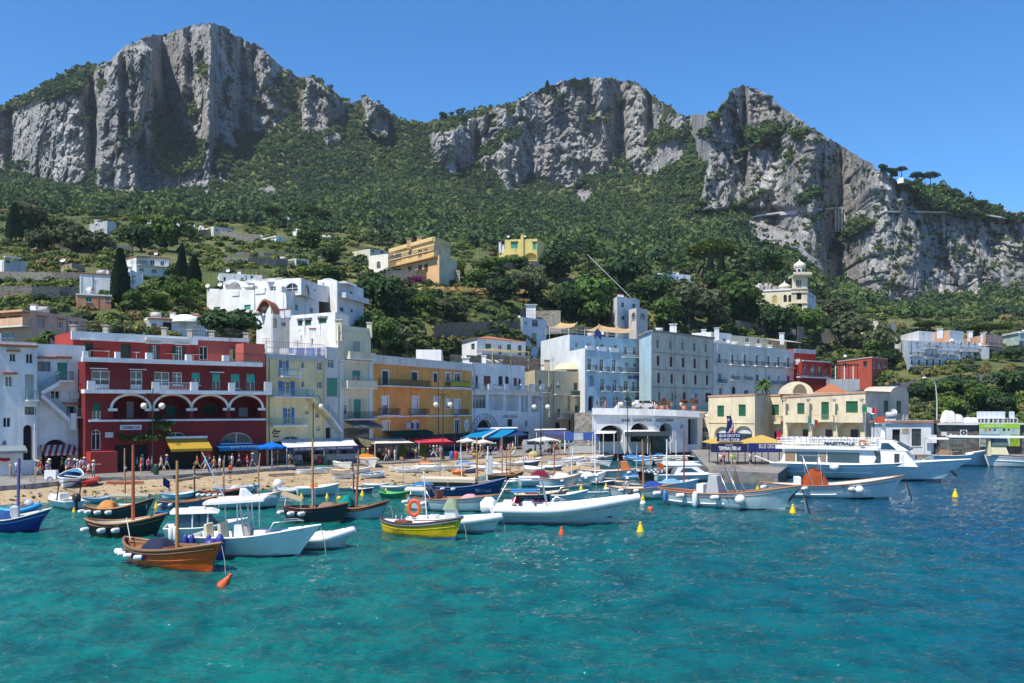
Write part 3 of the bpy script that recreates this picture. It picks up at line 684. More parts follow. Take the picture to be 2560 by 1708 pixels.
  if k in('w','o','b','f','g','d'):
   if not h['arch']:
    bar(m,t0,z0,t0+fw,z1_,d,.06,fm);bar(m,t1-fw,z0,t1,z1_,d,.06,fm);bar(m,t0+fw,z0,t1-fw,z0+fw,d,.06,fm);bar(m,t0+fw,z1_-fw,t1-fw,z1_,d,.06,fm)
    n=1 if k!='g' else 3
    if w>.55:
     for i in range(n):tc=t0+w*(i+1)/(n+1);bar(m,tc-fw*.5,z0+fw,tc+fw*.5,z1_-fw,d,.05,fm)
    if k=='f':bar(m,t0+fw,z0+fw,t1-fw,z0+hh*.3,d,.045,fm);bar(m,t0+fw,z0+hh*.55,t1-fw,z0+hh*.55+fw,d,.047,fm)
    if k in 'wog' and hh>1.2:bar(m,t0+fw,z0+hh*.68,t1-fw,z0+hh*.68+fw*.7,d,.045,fm)
   else:
    o1=outline();o2=outline(fw);n=len(o1)
    for i in range(n):
     a,b_,c,e=o1[i],o1[(i+1)%n],o2[(i+1)%n],o2[i]
     m.quad(f.pt(a[0],a[1],-d+.05),f.pt(b_[0],b_[1],-d+.05),f.pt(c[0],c[1],-d+.05),f.pt(e[0],e[1],-d+.05),fm)
    tc=(t0+t1)/2;bar(m,tc-fw*.4,z0+fw,tc+fw*.4,z1_-fw,d,.04,fm);zs=z1_-h['ri'];bar(m,t0+fw,zs-fw*.4,t1-fw,zs+fw*.4,d,.042,fm)
# sill
   if name=='window' and k!='d':bar(m,t0-.08,z0-.08,t1+.08,z0-.003,0,.1,WHT)
  if h['sur']:
   sw=.2;sm=WHT
   for(a,b_,c,e)in((t0-sw,z0,t0,z1_),(t1,z0,t1+sw,z1_),(t0-sw,z1_,t1+sw,z1_+sw)):bar(m,a,b_,c,e,-.003,.05,sm)
  if h['hood']:bar(m,t0-.25,z1_+.3,t1+.25,z1_+.42,-.003,.35,WHT if h['hood']is True else h['hood'])
  if k=='s':
   bar(m,t0,z0,t0+.04,z1_,d,.09,slats(h['col']));bar(m,t1-.04,z0,t1,z1_,d,.09,slats(h['col']))
  wo=m.build(name,s.root)
  if k!='s':
   p=s.mb();p.poly([f.pt(t,z,-d)for t,z in outline(.005)],GLASS if k!='d' else DARK);p.build('pane',wo)
  if k=='o':
   for side in(0,1):
    q_=s.mb();sw=w*.5
    if side==0:bar(q_,t0-sw-.02,z0,t0-.02,z1_,-.02,.05,slats(h['col']))
    else:bar(q_,t1+.02,z0,t1+sw+.02,z1_,-.02,.05,slats(h['col']))
    q_.build('shutter',wo)
  elif k=='s':
   if h['arch']:
    q_=s.mb();q_.poly([f.pt(t,z,-d+.06)for t,z in outline(.01)],slats(h['col']));q_.build('shutter',wo)
   else:
    tc=(t0+t1)/2
    for a,b_ in((t0+.04,tc-.012),(tc+.012,t1-.04)):
     q_=s.mb();bar(q_,a,z0+.01,b_,z1_-.01,d-.01,.06,slats(h['col']));q_.build('shutter',wo)
  elif k=='b':
   q_=s.mb();bar(q_,t0+.02,z1_-hh*.48,t1-.02,z1_-.01,d-.07,.03,paint(h['col'],.7));q_.build('blind',wo)
 def finish(s):
  for v in s.vols:
   m=s.mb()
   for f in v['fs']:
    hs=f.holes;us=sorted({0.0,f.L}|{x for h in hs for x in(h['t0'],h['t1'])});zt=max(f.za,f.zb)
    zs=sorted({f.z0,zt}|{x for h in hs for x in(h['z0'],h['z1'])})
    zs=[z for z in zs if f.z0<=z<=zt]
    def Z(t,z):return z if z<zt-1e-6 else f.za+(f.zb-f.za)*t/f.L
    for i in range(len(us)-1):
     if us[i+1]-us[i]<1e-5:continue
     for j in range(len(zs)-1):
      c=((us[i]+us[i+1])/2,(zs[j]+zs[j+1])/2)
      if any(h['t0']<c[0]<h['t1']and h['z0']<c[1]<h['z1']for h in hs):continue
      m.quad(f.pt(us[i],zs[j]),f.pt(us[i+1],zs[j]),f.pt(us[i+1],Z(us[i+1],zs[j+1])),f.pt(us[i],Z(us[i],zs[j+1])),f.mat)
    for h in hs:
     t0,t1,z0,z1_,d=h['t0'],h['t1'],h['z0'],h['z1'],h['d']
     h['ri']=0
     if h['arch']:
      h['ri']=min(h['rise']*(z1_-z0)if h['rise']else(t1-t0)/2,(z1_-z0)*.95);zs_=z1_-h['ri'];c=(t0+t1)/2;r_=(t1-t0)/2
      arc=[(c-r_*math.cos(math.pi*i/12),zs_+h['ri']*math.sin(math.pi*i/12))for i in range(13)]
      m.poly([f.pt(t0,z1_)]+[f.pt(*a)for a in arc[:7]],f.mat);m.poly([f.pt(t1,z1_)]+[f.pt(*a)for a in arc[6:]][::-1],f.mat)
      prof=[(t0,z0)]+arc+[(t1,z0)]
     else:prof=[(t0,z0),(t0,z1_),(t1,z1_),(t1,z0)]
     n=len(prof)
     for i in range(n):
      a,b_=prof[i],prof[(i+1)%n]
      m.quad(f.pt(*a),f.pt(*b_),f.pt(b_[0],b_[1],-d),f.pt(a[0],a[1],-d),f.mat)
   pw,zt,bk,zb=v['pw'],v['zt'],v['back'],v['zb'];n=len(pw)
   P3=lambda p,z:Vector((p.x,p.y,z))
   B0,B1=pw[0]+bk,pw[-1]+bk
   if v['par']:B1=v['par'];B0=pw[0]+(B1-pw[0])*.001
   m.quad(P3(pw[-1],zb),P3(B1,zb),P3(B1,zt[-1]),P3(pw[-1],zt[-1]),v['mat']);m.quad(P3(B0,zb),P3(pw[0],zb),P3(pw[0],zt[0]),P3(B0,zt[0]),v['fs'][0].mat)
   m.quad(P3(B1,zb),P3(B0,zb),P3(B0,zt[0]),P3(B1,zt[-1]),v['mat'])
   ring=list(zip(pw,zt))+[(B1,zt[-1]),(B0,zt[0])]
   wo=m.build(v['part'],s.root)
   pr=v['parapet'];r=s.mb();cen=sum((p for p,_ in ring),Vector((0,0)))/len(ring)
   inn=[]
   for p,z in ring:
    dv=cen-p;inn.append((p+dv.normalized()*.35,z))
   k=len(ring)
   if v['roof']is None:
    r.poly([P3(p,z-pr)for p,z in inn],ROOFM)
    for i in range(k):
     (a,za),(b_,zb_)=ring[i],ring[(i+1)%k];(c,zc),(e,ze)=inn[(i+1)%k],inn[i]
     r.quad(P3(a,za),P3(b_,zb_),P3(c,zc),P3(e,ze),v['mat']);r.quad(P3(e,ze),P3(c,zc),P3(c,zc-pr),P3(e,ze-pr),v['mat'])
    r.build('roof',s.root)
   elif v['roof']=='tile':
    out=[(p-(cen-p).normalized()*.45,z)for p,z in ring];zr=max(z for _,z in ring)+1.1
    for i in range(k):
     (a,za),(b_,zb_)=out[i],out[(i+1)%k]
     r.poly([P3(a,za+.02),P3(b_,zb_+.02),P3(cen,zr)],TILE);r.poly([P3(b_,zb_-.1),P3(a,za-.1),P3(a,za+.02),P3(b_,zb_+.02)],TILE)
    r.poly([P3(p,z-.1)for p,z in out][::-1],WHT)
    r.build('roof',s.root)
   if v['cap']:
    c=s.mb();cw,chh=v['capw'],v['caph'];capm=WHT if v['cap']is True else v['cap']
    for f in v['fs']:
     a=f.pt(-cw if f is v['fs'][0]else 0.0,f.za,0.003);b_=f.pt(f.L+(cw if f is v['fs'][-1]else 0.0),f.zb,0.003);n3=Vector((f.n.x,f.n.y,0))*cw
     c.add([a-Vector((0,0,chh)),b_-Vector((0,0,chh)),b_+n3-Vector((0,0,chh)),a+n3-Vector((0,0,chh)),a+Vector((0,0,.04)),b_+Vector((0,0,.04)),b_+n3+Vector((0,0,.04)),a+n3+Vector((0,0,.04))],[(0,1,2,3)[::-1],(4,7,6,5)[::-1],(3,2,6,7),(0,3,7,4),(1,5,6,2)],capm)
    c.build('cornice',s.root)
  for f in s.faces:
   for h in f.holes:s._window(f,h)
  rg=random.Random(len(s.name)*7+len(s.label));v=s.vols[0]
  if v['roof']is None and v['parapet']>.1:
   bd=v['back'].normalized()if not v['par']else(v['par']-v['pw'][2]).normalized();f=max(v['fs'],key=lambda f:f.L)
   for k in range(2):
    t=rg.choice((.04,.35,.62,.965))*f.L;m=MB(Matrix.Translation(-s.o));m.tube([f.pt(t,f.za-.2,.07),f.pt(t,f.z0,.07)],.045,f.mat if k else RAIL,5);m.build('downpipe',s.root)
   for k in range(3):
    q_=f.a+f.u*f.L*rg.uniform(.15,.85)+bd*rg.uniform(1.5,4);p=Vector((q_.x,q_.y,f.za-v['parapet']))-s.o;m=MB();kind=rg.choice(('aerial','water_tank','satellite_dish','chimney'))
    if kind=='aerial':
     m.tube([p,p+Vector((0,0,3.2))],.03,RAIL,5)
     for j in range(4):m.tube([p+Vector((-.5,0,3.1-j*.2)),p+Vector((.5,.1,3.1-j*.2))],.02,RAIL,4)
    elif kind=='water_tank':m.lathe([(0,-.8),(.5,-.78),(.52,.78),(0,.8)],paint((.45,.45,.43)),12,p+Vector((0,0,1.0)),'x');m.box(p+Vector((-.6,-.3,0)),p+Vector((.6,.3,.5)),WHT)
    elif kind=='satellite_dish':m.tube([p,p+Vector((0,0,1.3))],.04,RAIL,5);m.M=m.M or Matrix.Identity(4);m.M=Matrix.Translation(p+Vector((0,-.1,1.5)))@Matrix.Rotation(1.1,4,'X');m.lathe([(.0,0),(.25,.04),(.48,.16)],paint((.6,.6,.58)),12)
    else:m.box(p+Vector((-.4,-.4,0)),p+Vector((.4,.4,1.5)),WHT);m.box(p+Vector((-.5,-.5,1.5)),p+Vector((.5,.5,1.62)),TILE)
    m.build(kind,s.root)
  return s
 def at(s,px,py,D):return P(px,py,D)-s.o
 def chimney(s,px,py,D,w=.7,h=1.4,mat=None):
  p=s.at(px,py,D);m=MB();m.box((p.x-w/2,p.y-w/2,p.z-h-1),(p.x+w/2,p.y+w/2,p.z-.12),mat or WHT)
  m.box((p.x-w*.65,p.y-w*.65,p.z-.12),(p.x+w*.65,p.y+w*.65,p.z),mat or WHT);m.build('chimney',s.root);return s
 def aerial(s,px,py,D,h=3.0):
  p=s.at(px,py,D);m=MB();m.tube([(p.x,p.y,p.z-h),(p.x,p.y,p.z)],.035,RAIL,5)
  for k in range(5):m.tube([(p.x-.6+k*.06,p.y,p.z-.1-k*.16),(p.x+.6-k*.06,p.y,p.z-.1-k*.16)],.02,RAIL,4)
  m.build('aerial',s.root);return s
 def wrail(s,pts,h=1.0,mat=None):
  """railing through local points"""
  m=MB()
  for a,b_ in zip(pts[:-1],pts[1:]):
   a,b_=Vector(a),Vector(b_);d=b_-a;L=d.length;k=max(1,int(L/.3))
   for zz in(h,h*.5,.1):m.tube([a+Vector((0,0,zz)),b_+Vector((0,0,zz))],.025,mat or RAIL,4,False)
   for i in range(k+1):m.tube([a+d*i/k,a+d*i/k+Vector((0,0,h))],.015,mat or RAIL,4,False)
  return m.build('railing',s.root)
 def steps(s,fi,xa,ya,xb,yb,z=px1,d0=.05,d1=1.15,th=.5,n=16,mat=None,rail=None):
  """outside stair running along a face from pixel a (top) to b (bottom)"""
  f=s.faces[fi];ta,za=f.sz(*z(xa,ya));tb,zb=f.sz(*z(xb,yb));m=s.mb();n3=Vector((f.n.x,f.n.y,0));mt=mat or f.mat
  for i in range(n):
   t0=ta+(tb-ta)*i/n;t1=ta+(tb-ta)*(i+1)/n;zz=za+(zb-za)*i/n;o_=f.pt(min(t0,t1),zz-th,d0)
   m.obox(o_,Vector((f.u.x,f.u.y,0))*abs(t1-t0),n3*(d1-d0),(0,0,th),mt)
  so=m.build('stairs',s.root);m=s.mb();rm=rail or RAIL
  a=f.pt(ta,za+.02,d1-.05);b_=f.pt(tb,zb+.02,d1-.05);k=n*2
  for zz in(.95,.5):m.tube([a+Vector((0,0,zz)),b_+Vector((0,0,zz))],.03,rm,4)
  for i in range(k+1):
   p=a.lerp(b_,i/k);m.tube([p-Vector((0,0,.3)),p+Vector((0,0,.95))],.018,rm,4,False)
  m.build('railing',so);return so
# ------------------------------------------------------------------ the waterfront, left to right
S_WHITE=stucco((.80,.80,.78),.3);S_RED=stucco((.205,.028,.03),.22);S_RED2=stucco((.38,.05,.045),.3);S_REDP=stucco((.46,.11,.09),.3);S_YEL=stucco((.74,.63,.36),.35)
S_CREAM=stucco((.68,.63,.46),.45);S_ORA=stucco((.72,.35,.10),.25);S_TAN=stucco((.58,.50,.33),.35);S_BLUE=stucco((.40,.57,.66),.2);S_BLUEW=stucco((.74,.79,.8),.15)
S_GREY=stucco((.62,.59,.48),.5);S_GREYW=stucco((.74,.72,.64),.45);S_CUST=stucco((.72,.63,.44),.35);S_TERR=stucco((.55,.05,.03),.2);S_PINK=stucco((.62,.40,.32),.25);S_MINT=stucco((.50,.62,.55),.3)
S_LBLUE=stucco((.64,.69,.73),.3);S_W2=stucco((.78,.79,.78),.25);S_VIL=stucco((.72,.53,.24),.2);S_YH=stucco((.66,.55,.20),.15);S_PEACH=stucco((.68,.42,.28),.25);S_WOOD=wood()
b=Bld('white_house','white stepped house with blue stair railings and a striped shop awning','house')
b.vol([(-90,97),(92,101.5),(92.6,103),(213,106.5)],857,S_WHITE,ref=1,parapet=.5,back=9)
b.ops(0,'d',[(85,300,142,375),(230,298,296,392),(25,868,98,960)],z1).op(0,'w',(45,498,112,598),z1).op(0,'w',(220,775,322,845),z1,frame='dark')
b.op(0,'r',(222,485,306,705),z1,depth=1.0).op(0,'dk',(207,935,292,1250),z1,depth=.8,arch=True).op(0,'d',(20,1070,62,1116),z1,arch=True)
b.op(2,'w',(334,372,450,458),z1,frame='blue').op(2,'s',(510,380,600,540),z1,col='sea').op(2,'d',(450,630,535,708),z1).op(2,'d',(590,770,668,860),z1,frame='brown')
b.op(2,'dk',(372,1065,618,1388),z1,depth=.7,arch=True)
b.finish()
for x0,x1,y,fi in((-40,330,222,0),(60,172,266,0),(20,150,467,0),(332,500,328,2),(490,630,326,2),(552,735,735,2)):b.ledge(fi,x0,x1,y,z1,.22,.45,TILE,'tile_hood')
b.awning(2,352,658,1115,1190,z1,1.3,cloth((.7,.68,.66),((.38,.05,.06),.55,(.9,.25,0))))
b.balcony(2,495,626,541,z1,1.3,1.0,paint((.10,.16,.17)))
RB=paint((.22,.33,.36),.5)
b.steps(2,505,545,336,640,z1,rail=RB);b.steps(2,336,655,590,880,z1,rail=RB)
b.balcony(0,222,325,712,z1,1.15,1.0,RB);b.fbox(2,600,832,648,980,z1,.05,1.2,S_WHITE,'stair_pier');b.balcony(2,648,768,862,z1,1.2,.9,RB)
b.fbox(2,616,645,700,700,z1,.02,.4,paint((.6,.6,.57)),'air_conditioner')
f=b.faces[0];m=b.mb();a=f.pt(f.sz(*z1(-60,1125))[0],f.sz(*z1(100,1125))[1]);c=f.pt(f.L-9.5+.1,0)
b.awning(0,-80,222,1125,1170,z1,1.1,paint((.2,.24,.26),.2))
b=Bld('red_building','dark red building with four white arches and a yellow shop awning','building')
b.vol([(213,104),(666,118)],903,S_RED,parapet=.02,back=11)
b.vol([(183,106.5),(336,111.2),(488,115.8)],829,[S_RED2,S_RED2],ref=0,zbase=13.5,part='upper_storey',cap=True,caph=.9,capw=.25,back=8)
b.vol([(488,116.5),(619,120.5)],842,S_REDP,ref=0,zbase=13.5,part='upper_storey',cap=True,caph=.4,capw=.15,back=8)
b.vol([(609,116.3),(662,118)],858,S_REDP,ref=0,zbase=13.5,part='upper_storey',back=2.5)
b.ops(0,'f',[(183,473,355,655),(545,478,660,655),(768,485,912,662)],z2).op(0,'w',(938,488,1030,608),z2).ops(0,'b',[(1118,492,1200,610),(1308,500,1388,665),(1482,505,1570,640),(1628,505,1712,665)],z2,col='teal')
b.ops(0,'r',[(382,716,715,918),(772,714,1098,917),(1132,718,1440,914),(1482,718,1765,912)],z2,depth=2.4,arch=True,rise=.5)
b.op(0,'b',(190,775,272,930),z2,col='green').op(0,'d',(182,1022,270,1215),z2,arch=True)
b.ops(0,'dk',[(398,1165,715,1400),(872,1195,1200,1395),(1325,1195,1540,1385)],z2,depth=.6).op(0,'d',(885,1050,1060,1092),z2,arch=True,rise=.9).op(0,'g',(1385,1050,1690,1158),z2,arch=True,rise=.95).op(0,'s',(1665,1190,1745,1370),z2,col='grey')
b.op(1,'s',(115,215,195,350),z2,col='dkgreen').op(1,'s',(455,225,550,372),z2,col='dkgreen').ops(2,'o',[(745,240,790,370),(970,245,1030,380)],z2,col='dkgreen').op(3,'o',(1500,278,1560,372),z2,col='beige').op(3,'d',(1190,245,1270,372),z2)
b.finish()
b.ledge(0,85,1824,660,z2,.42,1.25,WHT,'balcony_slab');b.ledge(0,85,1760,376,z2,.5,.6,WHT,'cornice');b.ledge(0,155,1805,926,z2,.22,.16,WHT,'string_course',y1=926)
for fi,x0,x1,y in((1,75,223,183),(1,437,575,198),(2,690,830,215),(2,950,1085,225),(0,165,322,450),(0,530,682,459),(0,1280,1405,485)):b.ledge(fi,x0,x1,y,z2,.1,.5,WHT,'hood')
b.ledge(2,675,1085,172,z2,.35,.7,paint((.6,.58,.54)),'rolled_awning')
for x0,y0,x1,y1 in((116,570,186,660),(718,580,780,662),(1075,582,1140,664),(1430,588,1484,666),(1762,580,1825,668)):b.fbox(0,x0,y0,x1,y1,z2,.85,1.22,WHT,'balcony_pier')
b.balcony(0,190,716,659,z2,1.2,.95,RAIL,th=.02,sides=False);b.balcony(0,782,1074,661,z2,1.2,.95,paint((.7,.68,.66)),th=.02,sides=False);b.balcony(0,1142,1428,661,z2,1.2,.95,RAIL,th=.02,sides=False);b.balcony(0,1486,1760,661,z2,1.2,.95,RAIL,th=.02,sides=False)
for x0,y0,x1,y1 in((92,292,140,372),(392,300,438,374),(680,308,738,378),(1050,325,1103,380),(1395,332,1450,384)):b.fbox(0,x0,y0,x1,y1,z2,.1,.55,WHT,'terrace_pier')
b.balcony(0,1452,1750,388,z2,.55,1.0,paint((.04,.09,.07)),th=.02,sides=False)
f=b.faces[0]
for x0,x1,yt,ys in((378,718,708,826),(768,1102,706,826),(1126,1444,712,822),(1478,1768,712,822)):
 m=b.mb();t0,_=f.sz(*z2(x0,ys));t1,_=f.sz(*z2(x1,ys));_,zt=f.sz(*z2((x0+x1)/2,yt));_,zs=f.sz(*z2((x0+x1)/2,ys));c=(t0+t1)/2;r_=(t1-t0)/2;ri=zt-zs
 for i in range(16):
  a0,a1=math.pi*i/16,math.pi*(i+1)/16
  q4=[(c-(r_+.02)*math.cos(a0),zs+(ri+.02)*math.sin(a0)),(c-(r_+.02)*math.cos(a1),zs+(ri+.02)*math.sin(a1)),(c-(r_+.3)*math.cos(a1),zs+(ri+.3)*math.sin(a1)),(c-(r_+.3)*math.cos(a0),zs+(ri+.3)*math.sin(a0))]
  m.poly([f.pt(t,z,.08)for t,z in q4],WHT);m.quad(f.pt(*q4[0]),f.pt(*q4[1]),f.pt(q4[1][0],q4[1][1],.08),f.pt(q4[0][0],q4[0][1],.08),WHT);m.quad(f.pt(*q4[2]),f.pt(*q4[3]),f.pt(q4[3][0],q4[3][1],.08),f.pt(q4[2][0],q4[2][1],.08),WHT)
 for t in(t0,t1):m.obox(f.pt(t-.5,zs-.3,.0),Vector((f.u.x,f.u.y,0))*1.0,Vector((f.n.x,f.n.y,0))*.14,(0,0,.3),WHT)
 m.build('arch_trim',b.root)
for x0,y0,x1,y1,c in((385,770,460,880,'dkgreen'),(575,760,640,915,'grey'),(945,795,1030,910,'green'),(780,830,855,910,'dkgreen'),(1305,785,1405,880,'dkgreen'),(1155,835,1215,880,'dkgreen'),(1500,780,1560,905,'dkgreen'),(1632,820,1715,905,'grey')):
 b.fbox(0,x0,y0,x1,y1,z2,-2.38,-2.3,slats(COLS[c]),'loggia_door')
b.text(0,'FARMACIA',(448,980,646,1026),z2,paint((.03,.05,.07)),board=paint((.62,.66,.68),.5),bold=.012,space=1.1)
b.fbox(0,308,1048,382,1098,z2,.01,.06,paint((.5,.5,.5)),'plaque')
b.awning(0,862,1248,1092,1205,z2,1.9,cloth((.55,.36,.05)),.3);b.ledge(0,866,1250,1085,z2,.25,.5,WHT,'awning_case')
b.awning(0,1326,1790,1160,1185,z2,1.5,cloth((.03,.17,.42)),.45)
b.text(0,'BANCO DI CAPRI'.replace('BANCO','BAR'),(1430,1168,1720,1192),z2,paint((.35,.5,.6)),d=1.56)
b.fbox(0,132,1225,380,1420,z2,.02,1.6,S_RED2,'stair_block');b.fbox(0,1195,1205,1290,1400,z2,.02,.3,S_RED2,'buttress')
for x,y in((20,98),(318,98),(865,120),(1105,140),(1308,150),(1626,172)):p=z2(x,y);b.chimney(p[0],p[1]-14,108.8+(p[0]-183)*.0325,.6,1.5,stucco((.5,.46,.4)))
b.wrail([b.at(*z2(20,100),106.6),b.at(*z2(318,108),109),b.at(*z2(700,125),113)],1.0);b.wrail([b.at(*z2(1130,140),116.4),b.at(*z2(1620,180),120.2)],1.0)
for x,y in((1470,110),(540,60)):p=z2(x,y);b.aerial(p[0],p[1]-10,118,3)
for x,y,c in((205,350,(.7,.7,.68)),(300,350,(.7,.68,.55)),(600,345,(.7,.68,.66)),(900,360,(.6,.55,.45)),(965,372,(.7,.7,.66)),(1160,365,(.65,.65,.6))):
 p=z2(x,y+12);q_=P(p[0],p[1],106.5+(p[0]-183)*.031);ch=thing('terrace_table','white terrace table with chair on red roof terrace at %s'%{205:'its left end',300:'second from left',600:'third from left',900:'fourth from left',965:'fifth from left',1160:'its right end'}[x],'table',(q_.x,q_.y,14.25),random.uniform(0,3),'terrace furniture of the red building')
 m=MB();m.box((-.6,-.4,.68),(.6,.4,.73),paint(c));m.build('tabletop',ch);
 for sx in(-.5,.5):
  m=MB();m.box((sx-.03,-.03,0),(sx+.03,.03,.68),paint(c));m.build('leg',ch)
b=Bld('yellow_house','pale yellow house with bright blue shutters and balconies','house')
b.vol([(666,118.6),(813,127)],884,S_YEL,parapet=.9,back=9,cap=stucco((.5,.52,.5),.6),caph=.7,capw=.1)
b.vol([(813,127.4),(845,129.4)],867,stucco((.6,.62,.6),.4),parapet=.4,back=9)
b.ops(0,'o',[(313,455,355,590),(322,645,396,780),(355,895,405,1045)],z3,col='blue',frame='white').ops(0,'w',[(497,460,525,525),(500,645,525,705),(535,915,568,960),(630,930,665,990),(640,1065,675,1115)],z3,arch=True).ops(0,'w',[(645,468,693,545),(645,645,693,718)],z3)
b.op(0,'s',(692,868,718,970),z3,col='blue').op(0,'g',(330,1155,470,1200),z3,arch=True,rise=.9)
b.op(1,'w',(745,440,803,525),z3).op(1,'s',(738,615,832,790),z3,col='sea',depth=.05).op(1,'s',(722,868,765,970),z3,col='blue').op(1,'dk',(725,1080,775,1180),z3)
b.finish()
GB=paint((.28,.42,.48),.5)
b.balcony(0,280,462,602,z3,.9,1.0,GB);b.balcony(0,192,545,792,z3,1.1,1.0,GB);b.balcony(0,190,512,1058,z3,.9,1.0,paint((.4,.48,.4)))
b.steps(0,545,792,716,960,z3,rail=GB);b.steps(1,724,965,826,1105,z3,rail=GB)
m=b.mb();f=b.faces[0]
def strokes(m,pts,w=.07):
 m.tube([f.pt(*f.sz(*z3(x,y)),.05)for x,y in pts],w,paint((.02,.02,.02)),4)
strokes(m,[(252,1100),(236,1112),(228,1128),(240,1142),(246,1148)]);strokes(m,[(250,1118),(268,1114),(282,1116),(300,1113)],.09);strokes(m,[(252,1130),(262,1138),(276,1132),(284,1138)],.06);strokes(m,[(234,1163),(260,1162),(285,1163)],.07)
m.build('lettering',b.root)
b.wrail([b.at(*z3(165,385),119.2),b.at(*z3(440,395),123),b.at(*z3(715,412),126.8)],1.5,paint((.16,.2,.42)))
lo=thing('laundry_line','line of white and blue washing on the yellow house roof','laundry',P(*z3(300,385),122.5))
for k in range(9):
 x=305+k*46;m=MB(Matrix.Translation(-lo.location));a=P(*z3(x,335),121.8+(x-200)*.0105);m.box((a.x,a.y,a.z-random.uniform(.7,1.5)),(a.x+random.uniform(.7,1.3),a.y+.03,a.z),cloth([(.75,.75,.75),(.3,.4,.65),(.7,.72,.78),(.25,.3,.55)][k%4]));m.build('washing',lo)
for x0,x1,y0 in((200,700,1205),):b.fbox(0,x0,y0,x1,1405,z3,.02,.12,GLASS,'shop_front')  # dark glazed panel added to stand for the shade under the awning
b=Bld('cream_tower_house','tall narrow cream house with white pilasters and balconies','house')
b.vol([(751,150),(845,129.6),(927,136)],812,[stucco((.82,.80,.74),.1),S_CREAM],ref=1,parapet=1.0,back=14)
b.op(1,'s',(978,277,1045,370),z3,col='grey').op(1,'b',(975,548,1048,645),z3,col='sea').op(1,'s',(988,815,1055,988),z3,col='sea').op(1,'w',(890,865,925,960),z3,arch=True)
b.finish()
b.balcony(1,905,1146,437,z3,.9,.9,solid=S_CREAM);b.balcony(1,880,1157,708,z3,1.0,.95,solid=S_CREAM);b.balcony(1,885,1157,996,z3,1.0,1.0)
for x0,x1 in((847,884),(1122,1158)):b.fbox(1,x0,470,x1,1180,z3,.0,.18,stucco((.66,.68,.66),.3),'pilaster')
b.ledge(1,842,1158,458,z3,.15,.22,WHT);b.ledge(1,846,1158,190,z3,.1,.12,S_CREAM,'string_course')
b.awning(1,895,1158,1020,1075,z3,2.0,cloth((.18,.2,.2)));b.chimney(*z3(850,72),130.3,.9,2.0,S_CREAM);b.chimney(*z3(1135,98),136,.7,1.2,S_CREAM)
for x0,x1,c in((948,972,(.5,.52,.36)),(1070,1094,(.5,.52,.36))):b.fbox(1,x0,812,x1,988,z3,.02,.08,slats(c),'shutter')
b.fbox(1,860,1085,1150,1370,z3,.02,.12,GLASS,'shop_front')  # dark panel added for the shade below the grey awning
b=Bld('orange_building','ochre orange building with white trimmed windows and iron balconies','building')
b.vol([(928,136.6),(1179.5,166)],887,S_ORA,parapet=.6,back=10,cap=stucco((.66,.66,.63),.5),caph=1.25,capw=.28)
for rs,kw in(([(1250,552,1308,690)],dict(kind='s',col='dkgreen')),([(1525,562,1580,640),(1728,572,1768,655)],dict(kind='s',col='dkgreen')),([(1845,570,1885,650),(1928,575,1985,650)],dict(kind='w')),([(1252,792,1308,960)],dict(kind='b',col='white')),([(1530,795,1588,958),(1255,1022,1315,1108),(1535,1022,1588,1108),(1925,822,1975,955)],dict(kind='s',col='white')),([(1735,800,1778,885),(1850,818,1888,905)],dict(kind='b',col='white')),([(1930,1005,1975,1140)],dict(kind='d'))):
 k=kw.pop('kind');b.ops(0,k,rs,z3,surround=True,**kw)
b.finish()
for y in(700,966):b.ledge(0,1160,2082,y,z3,.22,.2)
b.ledge(0,1160,2082,488,z3,.1,.12);b.balcony(0,1212,1657,693,z3,1.0,1.0);b.balcony(0,1840,2035,703,z3,.9,1.0);b.fbox(0,1845,655,2030,695,z3,.93,.96,cloth((.5,.45,.05)),'balcony_cloth')
for x0,x1 in((1215,1376),(1498,1648),(1915,2025)):b.balcony(0,x0,x1,962,z3,.9,1.0)
f=b.faces[0];m=b.mb();t,z=f.sz(*z3(2038,1060));m.poly([f.pt(t+.95*math.cos(2*math.pi*i/24),z+1.15*math.sin(2*math.pi*i/24),.05)for i in range(24)],paint((.66,.68,.68)));m.build('oval_sign',b.root)
m=b.mb()
for k in range(3):m.tube([f.pt(t-.4+.1*k,z+.3-.3*k,.07),f.pt(t+.4-.1*k,z+.3-.3*k,.07)],.05,paint((.3,.3,.32)),4)
m.build('lettering',b.root)
b.awning(0,1262,1662,1108,1130,z3,1.3,cloth((.015,.07,.055)),.6)
b.fbox(0,1180,1150,2060,1340,z3,.02,.12,GLASS,'shop_front')  # dark panel along the ground floor stands for the shade behind the awnings
p=b.at(*z3(1680,352),158);m=MB();m.box((p.x-2.0,p.y,p.z-4),(p.x+2.2,p.y+3,p.z),WHT);m.build('roof_hut',b.root);b.chimney(*z3(2035,425),165,1.2,.9);b.aerial(*z3(1485,262),150,5.5)
m=b.mb()
for x in(1425,1495,1165):
 pass
for k in range(4):a=f.pt(*f.sz(*z3(1430+k*26,1060)),.9);m.box((a.x,a.y-.02,a.z-.5),(a.x+.7,a.y,a.z+.4),cloth([(.7,.7,.72),(.1,.13,.3)][k%2]))
m.build('washing',b.root)
b=Bld('white_arcade_building','white building with open arcade and curved pizzeria arch','building')
b.vol([(1180,167),(1312,181)],906,S_WHITE,parapet=.4,back=10)
b.vol([(1312,181.3),(1357,187)],978,S_WHITE,parapet=.3,back=9)
b.op(0,'d',(208,715,225,785),z4).op(0,'d',(245,705,270,825),z4,arch=True,frame='brown').op(0,'s',(318,712,382,835),z4,col='brown').ops(0,'d',[(450,715,488,805),(510,718,543,840)],z4,frame='brown').op(0,'s',(585,730,617,805),z4,col='brown').op(0,'d',(627,735,652,800),z4,arch=True,frame='brown')
